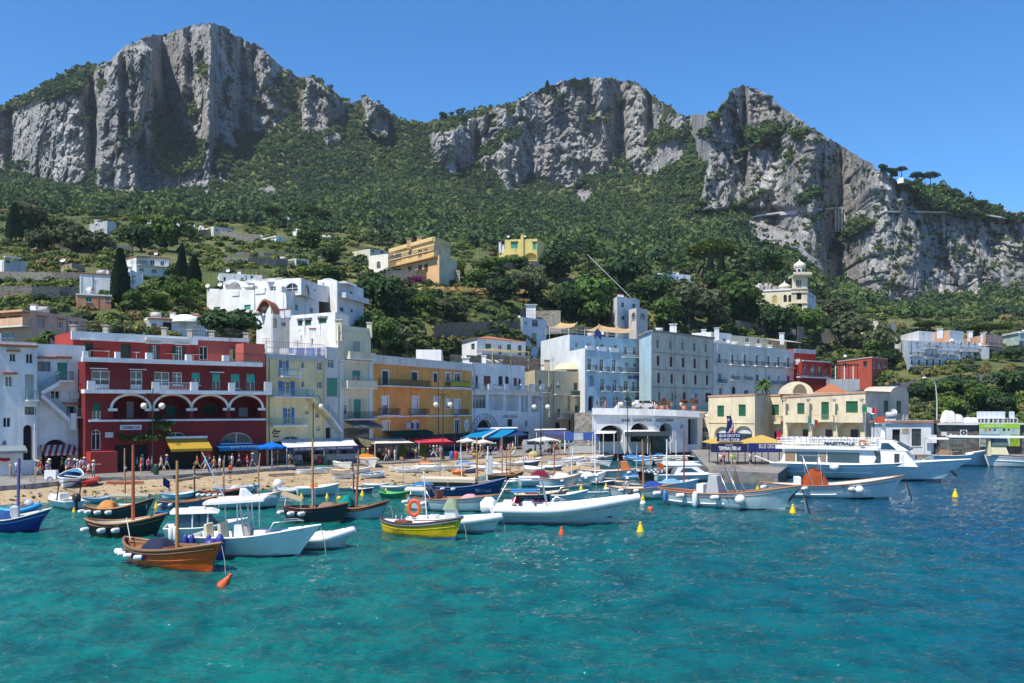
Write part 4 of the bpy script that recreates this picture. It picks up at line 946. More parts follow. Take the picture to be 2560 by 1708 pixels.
b.op(0,'g',(222,875,340,1005),z4).ops(0,'r',[(365,878,495,1020),(515,882,632,1025)],z4,depth=2.0).op(0,'r',(650,888,683,1035),z4,depth=2.0).ops(1,'r',[(688,888,714,1035),(745,890,822,1035)],z4,depth=2.0)
b.op(0,'dk',(250,1100,402,1250),z4,depth=.9,arch=True).op(0,'d',(532,1098,575,1162),z4,frame='dark').op(1,'w',(686,1110,712,1165),z4)
b.finish()
b.balcony(0,212,683,838,z4,.8,1.0,paint((.3,.36,.38)));b.balcony(1,686,838,852,z4,.8,1.0,paint((.3,.36,.38)))
for x,fi in((350,0),(495,0),(637,0),(722,1),(815,1)):b.fbox(fi,x-16,785,x+16,838,z4,.45,.82,WHT,'terrace_pier')
f=b.faces[0];t0,_=f.sz(*z4(212,1150));t1,_=f.sz(*z4(440,1150));_,zt=f.sz(*z4(326,1050));_,zs=f.sz(*z4(326,1190));c=(t0+t1)/2;r_=(t1-t0)/2;m=b.mb()
for rr in(1.0,.72):
 m.tube([f.pt(c-r_*rr*math.cos(math.pi*i/16),zs+(zt-zs)*rr*math.sin(math.pi*i/16),.05)for i in range(17)],.07,paint((.3,.33,.36)),4)
m.build('arch_trim',b.root)
for i,ch in enumerate('PIZZERIA'):
 a=math.pi*(i+1.3)/9.6;me_w=.5
 lettering(ch,.38 if ch!='I' else .12,.55,f.pt(c-r_*.86*math.cos(a),zs+(zt-zs)*.86*math.sin(a),.05),(f.u.x,f.u.y,0),(f.n.x,f.n.y,0),paint((.1,.12,.14)),b.root,b.o)
b.text(0,'I BAR GELATI',(488,1058,618,1088),z4,paint((.25,.27,.29)))
m=b.mb();PW=wood((.6,.5,.25));
for k in range(9):a=P(*z4(440+k*29,545),176+k*.9)-b.o;m.tube([(a.x,a.y,a.z),(a.x-1.6,a.y+4,a.z-.4)],.06,PW,4,False)if False else None
b.chimney(*z4(320,530),172,.8,1.5);b.fbox(0,215,1215,680,1330,z4,.92,1.0,GLASS,'shop_front')  # last panel: dark sheet before the wall, standing for shade under the canopies
pg=thing('roof_pergola','straw coloured pergola on the white arcade roof','pergola',P(*z4(560,600),177))
m=MB();u_=Vector((f.u.x,f.u.y,0));n_=Vector((f.n.x,f.n.y,0))
for k in range(16):m.obox(-u_*6+u_*.8*k+n_*-4+Vector((0,0,2.4)),u_*.5,n_*4.5,(0,0,.05),wood((.62,.52,.28)))
m.build('slats',pg)
for sx in(-6,0,6):
 m=MB();a=u_*sx;m.tube([a+Vector((0,0,-1.5)),a+Vector((0,0,2.4))],.07,PW,6);m.build('post',pg)
b=Bld('tan_house','plain sandy beige house with lit left wall and small balconies','house')
b.vol([(1312,199),(1337,187.5),(1466,199)],925,S_TAN,ref=1,parapet=.35,back=10)
b.ops(1,'w',[(808,752,832,808),(1120,775,1152,842),(975,1005,998,1085)],z4,frame='dark').op(1,'d',(918,785,932,830),z4).op(1,'b',(968,765,998,828),z4).op(1,'r',(1062,890,1090,1025),z4,depth=.6,arch=True).op(1,'s',(1130,978,1160,1058),z4,col='green').ops(1,'dk',[(955,1120,1000,1200),(1075,1100,1098,1195),(1120,1120,1172,1200)],z4,arch=True)
b.finish();b.balcony(1,838,888,857,z4,.8,1.0);b.balcony(1,938,1050,877,z4,.9,1.0,paint((.3,.33,.3)));b.balcony(1,1103,1193,887,z4,.9,.95,solid=paint((.02,.05,.04)));b.balcony(1,955,1060,1087,z4,.9,1.0,paint((.35,.35,.3)))
b.chimney(*z4(882,568),191,1.1,3.0,S_TAN)
m=b.mb();f=b.faces[1];m.tube([f.pt(*f.sz(*z4(895,660)),.1),f.pt(*f.sz(*z4(900,1080)),.1)],.12,S_TAN,6);m.build('downpipe',b.root)
v=b.at(*z4(1075,600),200);m=MB();m.lathe([(0,1.2),(1.5,1.05),(2.8,.5),(3.2,-.4)],stucco((.6,.55,.38)),16,(v.x,v.y,v.z-1));m.build('dome',b.root)
b=Bld('white_hotel_annex','tall white annex with mint side wall behind the pale blue hotel','building')
b.vol([(1278,268),(1306,246),(1366,256)],792,[stucco((.55,.72,.66),.15),S_BLUEW],ref=1,zbase=8,parapet=1.0,back=12)
b.op(1,'w',(682,224,705,256),z4).op(1,'w',(750,214,806,275),z4).op(1,'s',(745,332,790,455),z4,col='beige').op(1,'s',(806,458,838,525),z4,col='grey').finish()
b.chimney(*z4(738,80),255,2.6,5,WHT);m=MB();p=b.at(*z4(775,130),258);m.box((p.x-4,p.y,p.z-6),(p.x+7,p.y+4,p.z),stone((.38,.34,.28)));m.build('roof_hut',b.root)
b.wrail([b.at(*z4(645,205),247.5),b.at(*z4(900,205),255)],2.2)
b=Bld('pale_blue_hotel','pale blue hotel with rows of balconies and a tan roof terrace','hotel')
b.vol([(1352,227),(1424,206),(1604,221)],836,[S_BLUEW,S_BLUE],ref=1,zbase=6,parapet=.5,back=14)
b.vol([(1424,203.5),(1462.5,193),(1552,199.3)],870,[S_BLUEW,S_BLUE],ref=1,zbase=6,parapet=.9,back=7,part='front_wing')
b.ops(1,'w',[(1135,412,1160,462),(1240,420,1268,455),(1358,428,1390,465),(1478,436,1508,470),(1567,450,1597,522),(1648,456,1678,525),(1578,590,1607,632),(1652,596,1682,640),(1565,757,1605,842),(1640,762,1668,850),(1705,767,1737,852)],z4)
b.ops(1,'w',[(1570,893,1637,988)],z4,arch=True).op(1,'dk',(1665,898,1712,1005),z4,arch=True,depth=.8)
b.ops(3,'w',[(1245,557,1280,662),(1352,562,1388,672),(1465,567,1498,675),(1358,737,1395,842),(1470,745,1505,847)],z4).op(3,'r',(1250,707,1300,807),z4,arch=True,depth=.9).op(3,'dk',(1250,887,1302,1022),z4,arch=True,depth=.8).ops(3,'w',[(1353,890,1414,988),(1467,893,1524,988)],z4,arch=True)
b.finish()
for x0,x1,y in((1548,1705,546),(1550,1708,682),(1555,1708,852)):b.balcony(1,x0,x1,y,z4,1.1,1.0)
for x0,x1,y in((1240,1312,663),(1348,1420,674),(1460,1530,677),(1355,1425,846),(1465,1533,850)):b.balcony(3,x0,x1,y,z4,.8,1.0)
b.ledge(3,1225,1530,683,z4,.08,.1,S_BLUE,'string_course');b.ledge(1,1535,1700,690,z4,.08,.1,S_BLUE,'string_course')
for k,x in enumerate((1270,1375,1485)):b.fbox(3,x-38,445+k*10,x+38,482+k*10,z4,-.4,.12,WHT,'terrace_parapet')
b.text(1,'Relais Maresca',(1600,702,1702,742),z4,paint((.05,.04,.30)),italic=.35,bold=.01)
p=[b.at(*z4(862,345),224),b.at(*z4(1085,330),207.5),b.at(*z4(1690,372),219.5)];b.wrail(p,1.5,paint((.5,.52,.52)))
def sail(name,label,pts,mat,cat='shade sail',grp=None):
 c=sum((Vector(p)for p in pts),Vector())/len(pts);t=thing(name,label,cat,c,0,grp);m=MB(Matrix.Translation(-c));n=8
 a,b_,c_,d=[Vector(p)for p in pts]
 rows_=[]
 for i in range(n+1):
  r_=[]
  for j in range(n+1):
   u,v=i/n,j/n;p=a.lerp(b_,v).lerp(d.lerp(c_,v),u);p.z-=.55*4*u*(1-u)*.7+.4*4*v*(1-v)*.7;r_.append(p)
  rows_.append(r_)
 m.grid(rows_,mat,True);m.build('canvas',t)
 for p in pts[:4]:
  q_=MB(Matrix.Translation(-c));q_.tube([(p[0],p[1],p[2]-2.8),(p[0],p[1],p[2]+.25)],.06,paint((.6,.6,.58)),5);q_.build('pole',t)
 return t
TAN=cloth((.62,.42,.20))
sail('shade_sail','sand coloured shade sail over left end of the blue hotel terrace',[P(*z4(905,278),222),P(*z4(1075,282),214),P(*z4(1150,240),222),P(*z4(1000,236),230)],TAN,grp='terrace shade sails')
sail('shade_sail','sand coloured shade sail in middle of the blue hotel terrace',[P(*z4(1218,300),214),P(*z4(1410,318),217),P(*z4(1520,280),226),P(*z4(1345,256),226)],TAN,grp='terrace shade sails')
sail('shade_sail','sand coloured shade sail over right end of the blue hotel terrace',[P(*z4(1425,320),216),P(*z4(1640,320),219),P(*z4(1615,290),226),P(*z4(1500,276),226)],TAN,grp='terrace shade sails')
fl=thing('flag','drooping navy flag on the edge of the blue hotel roof terrace','flag',P(*z4(1335,345),211));m=MB();m.tube([(0,0,-1),(0,-.6,2.6)],.04,paint((.6,.6,.6)),5);m.build('pole',fl)
m=MB();m.grid([[(-1.4+.3*i+.25*math.sin(j),-.7+.1*math.sin(i*2+j),2.6-.8*j-.35*abs(i-4))for i in range(10)]for j in range(5)],cloth((.03,.05,.2)),True);m.build('cloth',fl);fl.scale=(.55,)*3
b=Bld('grey_apartment_block','weathered grey block with rows of narrow dark red shuttered windows','building')
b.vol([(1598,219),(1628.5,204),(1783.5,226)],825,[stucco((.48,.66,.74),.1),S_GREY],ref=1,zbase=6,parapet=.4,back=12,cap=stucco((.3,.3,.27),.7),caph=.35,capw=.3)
b.ops(1,'d',[(240,265,268,358),(365,278,390,370),(485,290,510,378),(598,302,625,390),(712,312,737,400),(615,795,641,880)],z5,hood=S_GREY).ops(1,'s',[(243,432,270,528),(370,443,397,537),(488,452,515,543),(602,460,628,550),(722,468,744,556)],z5,col='dkred',hood=S_GREY)
b.ops(1,'s',[(248,600,275,698),(378,610,403,702),(495,615,520,708),(610,620,635,712),(725,625,748,718)],z5,col='dkred',hood=S_GREY).ops(1,'d',[(257,782,284,885),(386,788,411,885)],z5,hood=S_GREY).op(1,'s',(498,782,528,890),z5,col='dkred',arch=True).op(1,'dk',(720,795,780,885),z5)
b.finish()
for y,y1 in((396,436),(560,590),(732,752)):b.ledge(1,190,792,y,z5,.12,.1,stucco((.3,.3,.27),.5),'string_course',y1=y1)
b.chimney(*z5(403,118),222,1.4,3);b.fbox(1,585,765,655,800,z5,.02,.3,paint((.35,.5,.62)),'shop_sign');b.fbox(1,580,850,610,885,z5,.02,.2,paint((.03,.2,.4)),'poster')
b=Bld('pale_apartment_row','long pale grey apartment block with small curved balconies','building')
b.vol([(1784,226.5),(1985,256)],857,S_GREYW,zbase=6,parapet=.4,back=12)
b.vol([(1778,238),(1829,244)],830,S_W2,zbase=20,part='penthouse',back=6);b.vol([(1827,247),(1966,264)],838,S_CREAM,zbase=20,part='penthouse',back=6)
R1=[(843,408,870,500),(970,415,998,508),(1092,415,1120,515),(1210,422,1238,520),(1323,430,1350,527),(1420,437,1447,528),(1515,443,1543,540)]
R2=[(848,600,877,690),(975,605,1003,658),(1100,610,1128,665),(1215,612,1245,708),(1330,620,1358,670),(1430,622,1450,672),(1520,625,1550,690)]
b.ops(0,'d',R1,z5,surround=True).ops(0,'w',[R2[i]for i in(1,2,4,5)],z5).ops(0,'d',[R2[i]for i in(0,3,6)],z5).op(0,'w',(1030,410,1045,478),z5).ops(0,'d',[(855,745,885,812),(1100,765,1142,812)],z5).op(0,'dk',(978,730,1016,805),z5,arch=True).op(1,'w',(890,255,920,290),z5).ops(2,'w',[(1110,250,1150,300),(1225,265,1255,310),(1340,280,1365,320)],z5)
b.finish()
for r_ in R1:b.balcony(0,r_[0]-18,r_[2]+38,r_[3]+4,z5,.8,.95,th=.3)
for r_ in R2[:3]:b.balcony(0,r_[0]-15,r_[2]+32,r_[3]+8,z5,.8,.95,th=.3)
b.balcony(0,1205,1590,712,z5,.9,.95)
b.ledge(0,797,1590,505,z5,.12,.08,stucco((.4,.4,.36),.5),'string_course',y1=560)
for x,y in((830,155),(703,172),(1010,290),(1130,300),(1240,315),(1350,325),(1468,205)):b.chimney(*z5(x,y),236+(x-800)*.03,1.0,2.2)
b.aerial(*z5(715,135),240,5);b.aerial(*z5(1245,170),255,6)
b.awning(2,1310,1560,275,300,z5,3.5,cloth((.6,.57,.48)),.1)
b=Bld('red_restaurant','bright red terrace restaurant with arched windows and white signboard','restaurant')
b.vol([(1985,268),(2004.5,252),(2077,262)],903,S_TERR,ref=1,zbase=6,parapet=.5,back=8)
b.vol([(1984,272),(2040,280)],872,S_TERR,zbase=15,part='upper_storey',back=8)
b.ops(1,'w',[(175,470,206,570),(236,472,280,575),(298,480,344,578),(360,500,388,575)],z6,arch=True).op(0,'w',(100,480,120,560),z6,arch=True).finish()
b.ledge(1,160,408,436,z6,.3,.4,WHT);b.balcony(1,110,408,582,z6,1.0,1.0,paint((.08,.1,.11)),th=.25)
b.text(2,'BELVEDERE & TRE',(90,334,278,370),z6,paint((.1,.13,.2)),board=paint((.6,.66,.7)))
b.fbox(1,110,600,400,650,z6,.5,.8,stucco((.25,.02,.02)),'lower_wall')
pg=thing('pergola','dark pergola with white posts beside the red restaurant','pergola',P(*z6(520,640),258));m=MB();m.box((-3.9,-2,5.0),(3.9,3,5.25),paint((.03,.03,.03)));m.build('canopy',pg)
for k in range(7):
 m=MB();m.box((-3.8+k*1.2,-1.9,-6),(-3.6+k*1.2,-1.7,5.0),WHT if k%2 else paint((.2,.03,.03)));m.build('post',pg)
m=MB();m.box((-4.2,-2.2,-6),(3.9,3.6,1.2),stucco((.4,.43,.45)));m.build('base_wall',pg)
b=Bld('red_corner_house','square brick red house with sunlit left wall on the upper road','house')
b.vol([(2094,288),(2179.5,264),(2219,274)],892,stucco((.55,.12,.08),.2),ref=1,zbase=6,parapet=.3,back=10,cap=stucco((.66,.5,.45)),caph=.3)
b.ops(0,'w',[(702,440,738,490),(528,455,556,505)],z6,frame='brown').ops(1,'w',[(835,430,868,500),(885,440,910,490)],z6,arch=True).op(1,'w',(795,440,812,500),z6).op(1,'dk',(850,560,915,630),z6).finish()
b=Bld('blue_white_terrace_row','row of pale blue and white balconied houses above green slope','building')
b.vol([(2250,300),(2270,274),(2447,291)],[850,851,861],[S_BLUEW,S_LBLUE],ref=1,zbase=12,parapet=.4,back=10)
b.vol([(2218,318),(2297,284),(2336,289)],827,S_W2,ref=1,zbase=22,part='upper_storey',back=8);b.vol([(2300,305),(2375,288),(2409,294)],825,[S_PEACH,S_BLUEW],ref=1,zbase=24,part='upper_storey',back=8);b.vol([(2200,330),(2222,318),(2240,322)],806,S_CREAM,ref=1,zbase=22,part='upper_storey')
for y0,y1,xs_ in((272,300,(1180,1290,1385,1450,1500,1570,1640,1690)),(352,392,(1125,1190,1260,1310,1385,1450,1520,1570,1640,1690)),(428,478,(1130,1195,1265,1320,1380,1440,1500,1560,1620,1680)),(515,565,(1130,1175,1215,1290,1330,1440,1515))):
 b.ops(1,'w',[(x,y0,x+18,y1)for x in xs_],z6,frame='dark' if y0==428 else 'white')
b.finish()
for x0,x1,y in((1115,1235,392),(1245,1355,326),(1245,1355,410),(1370,1540,376),(1115,1360,482),(1410,1560,475),(1560,1735,352),(1570,1735,440)):b.balcony(1,x0,x1,y,z6,1.0,1.0)
b.chimney(2350,822,288,1.2,2);b.aerial(*z6(1400,95),290,8)
b=Bld('pink_house','pink house with long balconies at right end of the upper row','house')
b.vol([(2446,293),(2474,295)],868,S_W2,zbase=15,part='annex',back=8)
b.vol([(2408,318),(2464,297),(2507,305)],836,[S_PEACH,S_PINK],ref=1,zbase=15,back=10)
b.ops(2,'d',[(x,250,x+13,300)for x in(1800,1850,1890,1930)],z6).ops(2,'d',[(x,348,x+14,398)for x in(1830,1880,1915)],z6).ops(2,'d',[(x,440,x+14,485)for x in(1840,1900)],z6).finish()
b.balcony(2,1795,1950,305,z6,1.0,1.0);b.balcony(2,1815,1960,408,z6,1.0,1.0);b.chimney(2425,828,312,1.2,2.5);b.chimney(2458,832,300,1.2,2.5)
b=Bld('mint_villa','pale mint villa with corniced roof at the right edge','house')
b.vol([(2497,335),(2548,318),(2640,330)],829,S_MINT,ref=1,zbase=14,parapet=.5,back=10,cap=S_W2,caph=.5,capw=.4);b.ops(1,'w',[(2100,260,2125,310)],z6,surround=True).finish();b.ledge(1,2040,2138,245,z6,.4,.35)
# harbour customs house
b=Bld('harbour_customs_house','cream harbour house with green shutters, arches and vaulted roof','building')
b.vol([(1743,168),(1771,166.5)],1044,S_CUST,parapet=.9,part='annex',back=6)
b.vol([(1771,166),(1887,158.5),(1924,165)],[990,985,985],[S_CUST,S_CUST],ref=1,parapet=.35,back=14,backdir=(.25,.97),cap=stucco((.5,.3,.2),.3),caph=.25,capw=.1)
b.vol([(1922,166.5),(1958,165)],987,S_CUST,parapet=.35,back=9,cap=stucco((.5,.3,.2),.3),caph=.25)
b.vol([(1958,159),(2163.5,152),(2225,161)],[990,978,980.5],[S_CUST,stucco((.5,.46,.38),.4)],ref=1,parapet=.3,back=15,cap=stucco((.5,.3,.2),.3),caph=.3,capw=.12)  # right side gets a greyer copy of the plaster, its shade painted in
b.ops(1,'s',[(836,918,902,1027),(1045,908,1115,1022)],z5,col=(.01,.13,.06)).ops(1,'r',[(808,1125,965,1300),(1005,1118,1180,1298)],z5,depth=.5,arch=True,rise=.45).op(0,'w',(672,1125,752,1180),z5,arch=True,rise=.95).op(0,'w',(690,1222,725,1330),z5)
b.op(3,'s',(1370,908,1440,1010),z5,col=(.01,.13,.06)).op(3,'d',(1385,1165,1448,1250),z5)
b.ops(4,'s',[(118,812,182,910),(332,802,400,962),(552,795,658,898)],z6,col=(.01,.13,.06)).ops(4,'r',[(32,988,218,1160),(250,985,440,1160),(478,980,680,1160)],z6,depth=2.0,arch=True,rise=.45)
b.ops(5,'s',[(890,790,930,905)],z6,col=(.01,.06,.04)).finish()  # darker copy of the green shutters, shade painted in on this side
for x0,x1,sol in((20,225,True),(232,452,False),(462,712,True)):b.balcony(4,x0,x1,966 if not sol else 972,z6,.9,.95,paint((.35,.33,.27)),slab=S_CUST,solid=S_CUST if sol else None,th=.25)
b.balcony(3,1345,1478,1075,z5,1.1,1.0,paint((.4,.36,.25)),slab=S_CUST,th=.4)
for x in(15,225,455,700):b.fbox(4,x-10,780,x+10,925,z6,.55,.85,S_CUST,'pillar');b.fbox(4,x-18,772,x+18,790,z6,.5,.95,stucco((.4,.37,.3)),'capital')
for x0,x1 in((140,185),(345,400),(570,640)):b.fbox(4,x0,1050,x1,1150,z6,-1.98,-1.9,paint((.03,.03,.035)),'doorway')
for x0,x1 in((835,950),(1030,1160)):
 b.fbox(1,x0,1200,x1,1298,z5,-.48,-.4,paint((.03,.05,.06),.2),'shop_front');b.fbox(1,x0,1150,x1,1192,z5,-.48,-.42,paint((.6,.62,.62)),'shop_sign')
b.ledge(1,750,1200,1083,z5,.12,.1,S_CUST,'string_course')
# barrel vault
fr=[b.at(*z5(1450,805),162.5),b.at(*z5(1778,805),160.5)];d_=Vector((.25,.97,0))*14;c0=(fr[0]+fr[1])/2;rv=(fr[1]-fr[0])/2;hv=P(*z5(1620,682),161.5).z-P(*z5(1620,805),161.5).z
arc=[c0-rv*math.cos(math.pi*i/16)+Vector((0,0,hv*math.sin(math.pi*i/16)))for i in range(17)];m=MB();m.grid([arc,[p+d_ for p in arc]],S_CUST,True);m.poly(arc[::-1],S_CUST)
arc2=[c0+rv*.18-rv*.42*math.cos(math.pi*i/12)+Vector((0,-.06,.15+hv*.72*math.sin(math.pi*i/12)))for i in range(13)];m.build('vault',b.root);m=MB();m.poly(arc2[::-1],paint((.16,.12,.08),.9));m.build('vault_niche',b.root)
# little domed tower at the right end
tw=[b.at(*z6(945,930),161.2),b.at(*z6(1112,930),166)];u2=(tw[1]-tw[0]);u2.z=0;L2=u2.length;u2.normalize();n2=Vector((u2.y,-u2.x,0));ztop=P(*z6(1020,662),163.5).z-b.o.z;zsp=P(*z6(1020,745),163.5).z-b.o.z
prof=[tw[0].xy.to_3d()+Vector((0,0,-.1)),tw[0].xy.to_3d()+Vector((0,0,zsp))]+[tw[0].xy.to_3d()+u2*(L2/2-L2/2*math.cos(math.pi*i/12))+Vector((0,0,zsp+(ztop-zsp)*math.sin(math.pi*i/12)))for i in range(13)]+[tw[0].xy.to_3d()+u2*L2+Vector((0,0,-.1))]
m=MB();S_G2=stucco((.5,.46,.38),.4);m.poly(prof[::-1],S_G2);m.grid([prof,[p-n2*5 for p in prof]],S_G2);m.build('stair_turret',b.root);m=MB();o_=tw[0].xy.to_3d()+u2*L2*.33+n2*.03;zw=P(*z6(1015,905),163.5).z-b.o.z;zh=P(*z6(1015,793),163.5).z-b.o.z;m.obox((o_.x,o_.y,zw),u2*1.5,n2*.08,(0,0,zh-zw),slats((.01,.06,.04)));m.build('shutter',b.root)  # turret reuses the shaded copies of the plaster and shutter colour
m=MB();p=b.at(*z5(1840,740),170);m.add([(p.x-3,p.y,p.z-3),(p.x+9,p.y-2,p.z-3),(p.x+9,p.y+8,p.z-3),(p.x-3,p.y+8,p.z-3),(p.x+3,p.y+3,p.z+.8)],[(0,1,4),(1,2,4),(2,3,4),(3,0,4)],TILE);m.build('roof',b.root)
b=Bld('waterfront_bar','curved white arcaded bar with big dark lettering below a terrace','bar')
S_BAR=stucco((.66,.67,.67),.4)
BP=[(1480,151),(1560,152.5),(1637,154.5),(1690,156.5),(1745,160)]
b.vol(BP,[1024,1025,1027,1029,1032],S_BAR,parapet=.02,back=44,backdir=(.3,.95))
b.op(0,'dk',(1352,1152,1556,1300),z4,depth=2,arch=True,rise=.5).op(1,'dk',(1628,1132,1790,1300),z4,depth=2,arch=True,rise=.42).op(2,'dk',(1885,1132,2000,1300),z4,depth=2,arch=True,rise=.42).op(3,'d',(475,1100,505,1145),z5).op(3,'dk',(550,1050,640,1300),z5,depth=1.5)
b.finish()
for fi in range(4):
 f=b.faces[fi];m=b.mb();o_=f.pt(0,f.za-.8,0);e=f.pt(f.L,f.zb-.8,0);n3=Vector((f.n.x,f.n.y,0))
 m.add([o_,e,e+n3*.45,o_+n3*.45,o_+Vector((0,0,1.05)),e+Vector((0,0,1.05)),e+n3*.15+Vector((0,0,1.05)),o_+n3*.15+Vector((0,0,1.05))],[(0,1,2,3)[::-1],(3,2,6,7),(7,6,5,4),(0,3,7,4),(1,5,6,2)],S_BAR);m.build('parapet',b.root)
f=b.faces[1];b.text(1,'BAR  GROTTA',(1550,1096,1815,1122),z4,paint((.05,.06,.07)),bold=.01);b.text(2,'AZZURRA',(232,1046,404,1076),z5,paint((.05,.06,.07)),bold=.01)
# ramp stair at its left end
rp=thing('stone_stairway','grey stairway climbing from the quay to the upper road','stairway',W(1456,1125,ZQ));m=MB();p0=W(1440,1125,ZQ)-rp.location;p1=P(1515,1028,158)-rp.location
for i in range(28):
 a=p0.lerp(p1,i/28);m.box((a.x-1.5,a.y-.6,-.2),(a.x+1.7,a.y+.9,a.z+.25),stone((.35,.33,.3),1.5))
m.build('flight',rp);m=MB();a=p0+Vector((1.8,-.8,.0));c=p1+Vector((1.8,-.8,0));m.add([a,c,c+Vector((0,0,1.2)),a+Vector((0,0,1.0)),a+Vector((.3,0,0)),c+Vector((.3,0,0)),c+Vector((.3,0,1.2)),a+Vector((.3,0,1.0))],[(0,1,2,3),(4,7,6,5),(3,2,6,7),(0,3,7,4)],S_BAR);m.build('side_wall',rp)
# the upper road in front of the hotels, held up by a wall
q=MB();UR=[(1436,165),(1500,160),(1640,168),(1770,184),(1900,194),(2000,208),(2250,240),(2600,262)]
fr=[Vector(((x-CX)/F*d,d))for x,d in UR];bk=[Vector(((x-CX)/F*d,d))for x,d in((2600,300),(2250,300),(2000,290),(1436,262))];hz=[7.4,7.7,7.9,8.2,8.7,9.9,14.9,18.9];hb_=[18.9,14.9,9.9,7.4]
ring=[(p.x,p.y,z)for p,z in zip(fr,hz)]+[(p.x,p.y,z)for p,z in zip(bk,hb_)]
for i in range(len(fr)-1):
 q.quad((fr[i].x,fr[i].y,ZQ-.1),(fr[i+1].x,fr[i+1].y,ZQ-.1),(fr[i+1].x,fr[i+1].y,hz[i+1]),(fr[i].x,fr[i].y,hz[i]),stone((.30,.28,.25),1.2))
def rowp(i):t=i/(len(fr)-1);return bk[3].lerp(bk[2],min(1,t*1.4))if t<.71 else(bk[2].lerp(bk[1],(t-.71)/.145)if t<.857 else bk[1].lerp(bk[0],(t-.857)/.143))
for i in range(len(fr)-1):
 a,c=rowp(i),rowp(i+1);q.quad((fr[i].x,fr[i].y,hz[i]),(fr[i+1].x,fr[i+1].y,hz[i+1]),(c.x,c.y,hz[i+1]),(a.x,a.y,hz[i]),ROAD)
q.build('upper_road')['kind']='structure'
b=Bld('harbour_office','low white harbour office with rusty roof edge behind the ferry','building')
S_OFF=stucco((.66,.68,.68),.3)
b.vol([(2178,147.5),(2328,146.5),(2348,152)],1052,S_OFF,ref=1,parapet=.15,back=8,cap=stucco((.42,.2,.13),.3),caph=.3,capw=.35)
b.ops(0,'dk',[(315,330,438,600)],w6,depth=.4).op(0,'g',(612,322,762,590),w6,frame='dark').finish();b.fbox(0,460,322,575,395,w6,.01,.06,stone((.4,.35,.26)),'plaque');b.fbox(0,810,415,980,540,w6,.5,.6,paint((.7,.7,.68)),'notice_board')
m=MB();ANT=[(465,105,490,185),(520,110,545,185)]
for x0,y0,x1,y1 in ANT:m.tube([b.at(*w6(x0,y1),147),b.at(*w6(x0+22,y0),147),b.at(*w6(x1+18,y0),147.5),b.at(*w6(x1,y1),147.5)],.06,paint((.6,.58,.55)),4)
m.build('roof_rack',b.root)
b=Bld('stone_ticket_shed','low dark stone shed with flat pale roof slab and posters','shed')
b.vol([(2340,148),(2445,147),(2620,147.5)],1059,stone((.13,.125,.11),1.0),ref=1,parapet=.02,back=9);b.finish();b.ledge(0,1005,1620,238,w6,.25,.5,S_OFF,'roof_slab');b.ledge(1,1620,2500,236,w6,.25,.5,S_OFF,'roof_slab')
for x0,y0,x1,y1 in((1070,370,1155,432),(1195,400,1238,475),(1255,415,1305,465),(1315,425,1350,475)):b.fbox(0,x0,y0,x1,y1,w6,.02,.07,paint((.6,.6,.58)),'notice')
b.text(0,'0',(1362,332,1470,432),w6,paint((.02,.02,.02)),board=paint((.66,.67,.64)),bold=.05)
bn=thing('tourist_banner','green and blue tourist banner hung on stone shed','banner',b.faces[1].pt(0,2));f=b.faces[1]
def bq(x0,y0,x1,y1,mat,d,name,par,ell=False):
 t0,za=f.sz(*w6(x0,y0));t1,zb=f.sz(*w6(x1,y1));m=MB(Matrix.Translation(-bn.location))
 if ell:m.poly([f.pt((t0+t1)/2+(t1-t0)/2*math.cos(a*math.pi/6),(za+zb)/2+(za-zb)/2*math.sin(a*math.pi/6),d+.01)for a in range(12)],mat)
 else:m.obox(f.pt(t0,zb,d),f.pt(t1,zb,d)-f.pt(t0,zb,d),Vector((f.n.x,f.n.y,0))*.02,(0,0,za-zb),mat)
 return m.build(name,par)
bq(1628,242,2255,590,paint((.40,.56,.50),.6,.2,.6),.55,'sheet',bn);bq(1628,243,2255,312,paint((.30,.60,.03),.6),.575,'header_band',bn);bq(1640,410,1942,520,paint((.02,.16,.45),.6,.3,.5),.575,'sea_picture',bn);bq(1640,480,1830,560,paint((.3,.32,.2),.7,.5,2.0),.598,'town_picture',bn);bq(2100,410,2250,590,leafmat((.12,.25,.02),(.35,.45,.05),1.2,tr=0),.598,'foliage_picture',bn)
for k,c in enumerate(((.5,.3,.1),(.45,.05,.04),(.05,.15,.3),(.5,.5,.5),(.05,.05,.05),(.1,.1,.1),(.4,.4,.4))):bq(1700+k*72,318,1740+k*72,354,paint(c),.575,'pictogram',bn,k%2==1)
t0,za=f.sz(*w6(1700,262));t1,zb=f.sz(*w6(2010,298));lettering('ANACAPRI',t1-t0,za-zb,f.pt((t0+t1)/2,(za+zb)/2,.6),(f.u.x,f.u.y,0),(f.n.x,f.n.y,0),paint((.7,.75,.6)),bn,bn.location)
# ------------------------------------------------------------------ houses on the hillside
def hill(name,label,x0,x1,xc,yt,yb,mat,wins=(),z=px1,dd=(4,0,3),cat='house',roof=None,parapet=.35,back=8,sink=5,D=None,cap=None,kinds=None,fin=True):
 """house seen between pixels x0..x1 with its near corner at xc, roof line yt and foot yb"""
 d0=D or(min(terr(xx,yb)for xx in(x0,(x0+x1)/2,x1))-1.0)
 sc_=d0/200
 pts=[(x0,d0+dd[0]*sc_),(xc,d0+dd[1]),(x1,d0+dd[2]*sc_)]if xc and x0<xc<x1 else[(x0,d0),(x1,d0+dd[2]*sc_)]
 b=Bld(name,label,cat);zb=CH+(HY-yb)/F*d0-sink
 b.vol(pts,yt,mat,ref=1 if len(pts)==3 else 0,zbase=zb,parapet=parapet,back=back,roof=roof,cap=cap)
 b.D=d0
 for w in wins:
  fi,k,r_=w[0],w[1],w[2];kw=w[3]if len(w)>3 else{}
  b.op(fi,k,r_,z,**kw)
 if fin:b.finish()
 return b
G_=dict(col='teal');GD=dict(col='green')
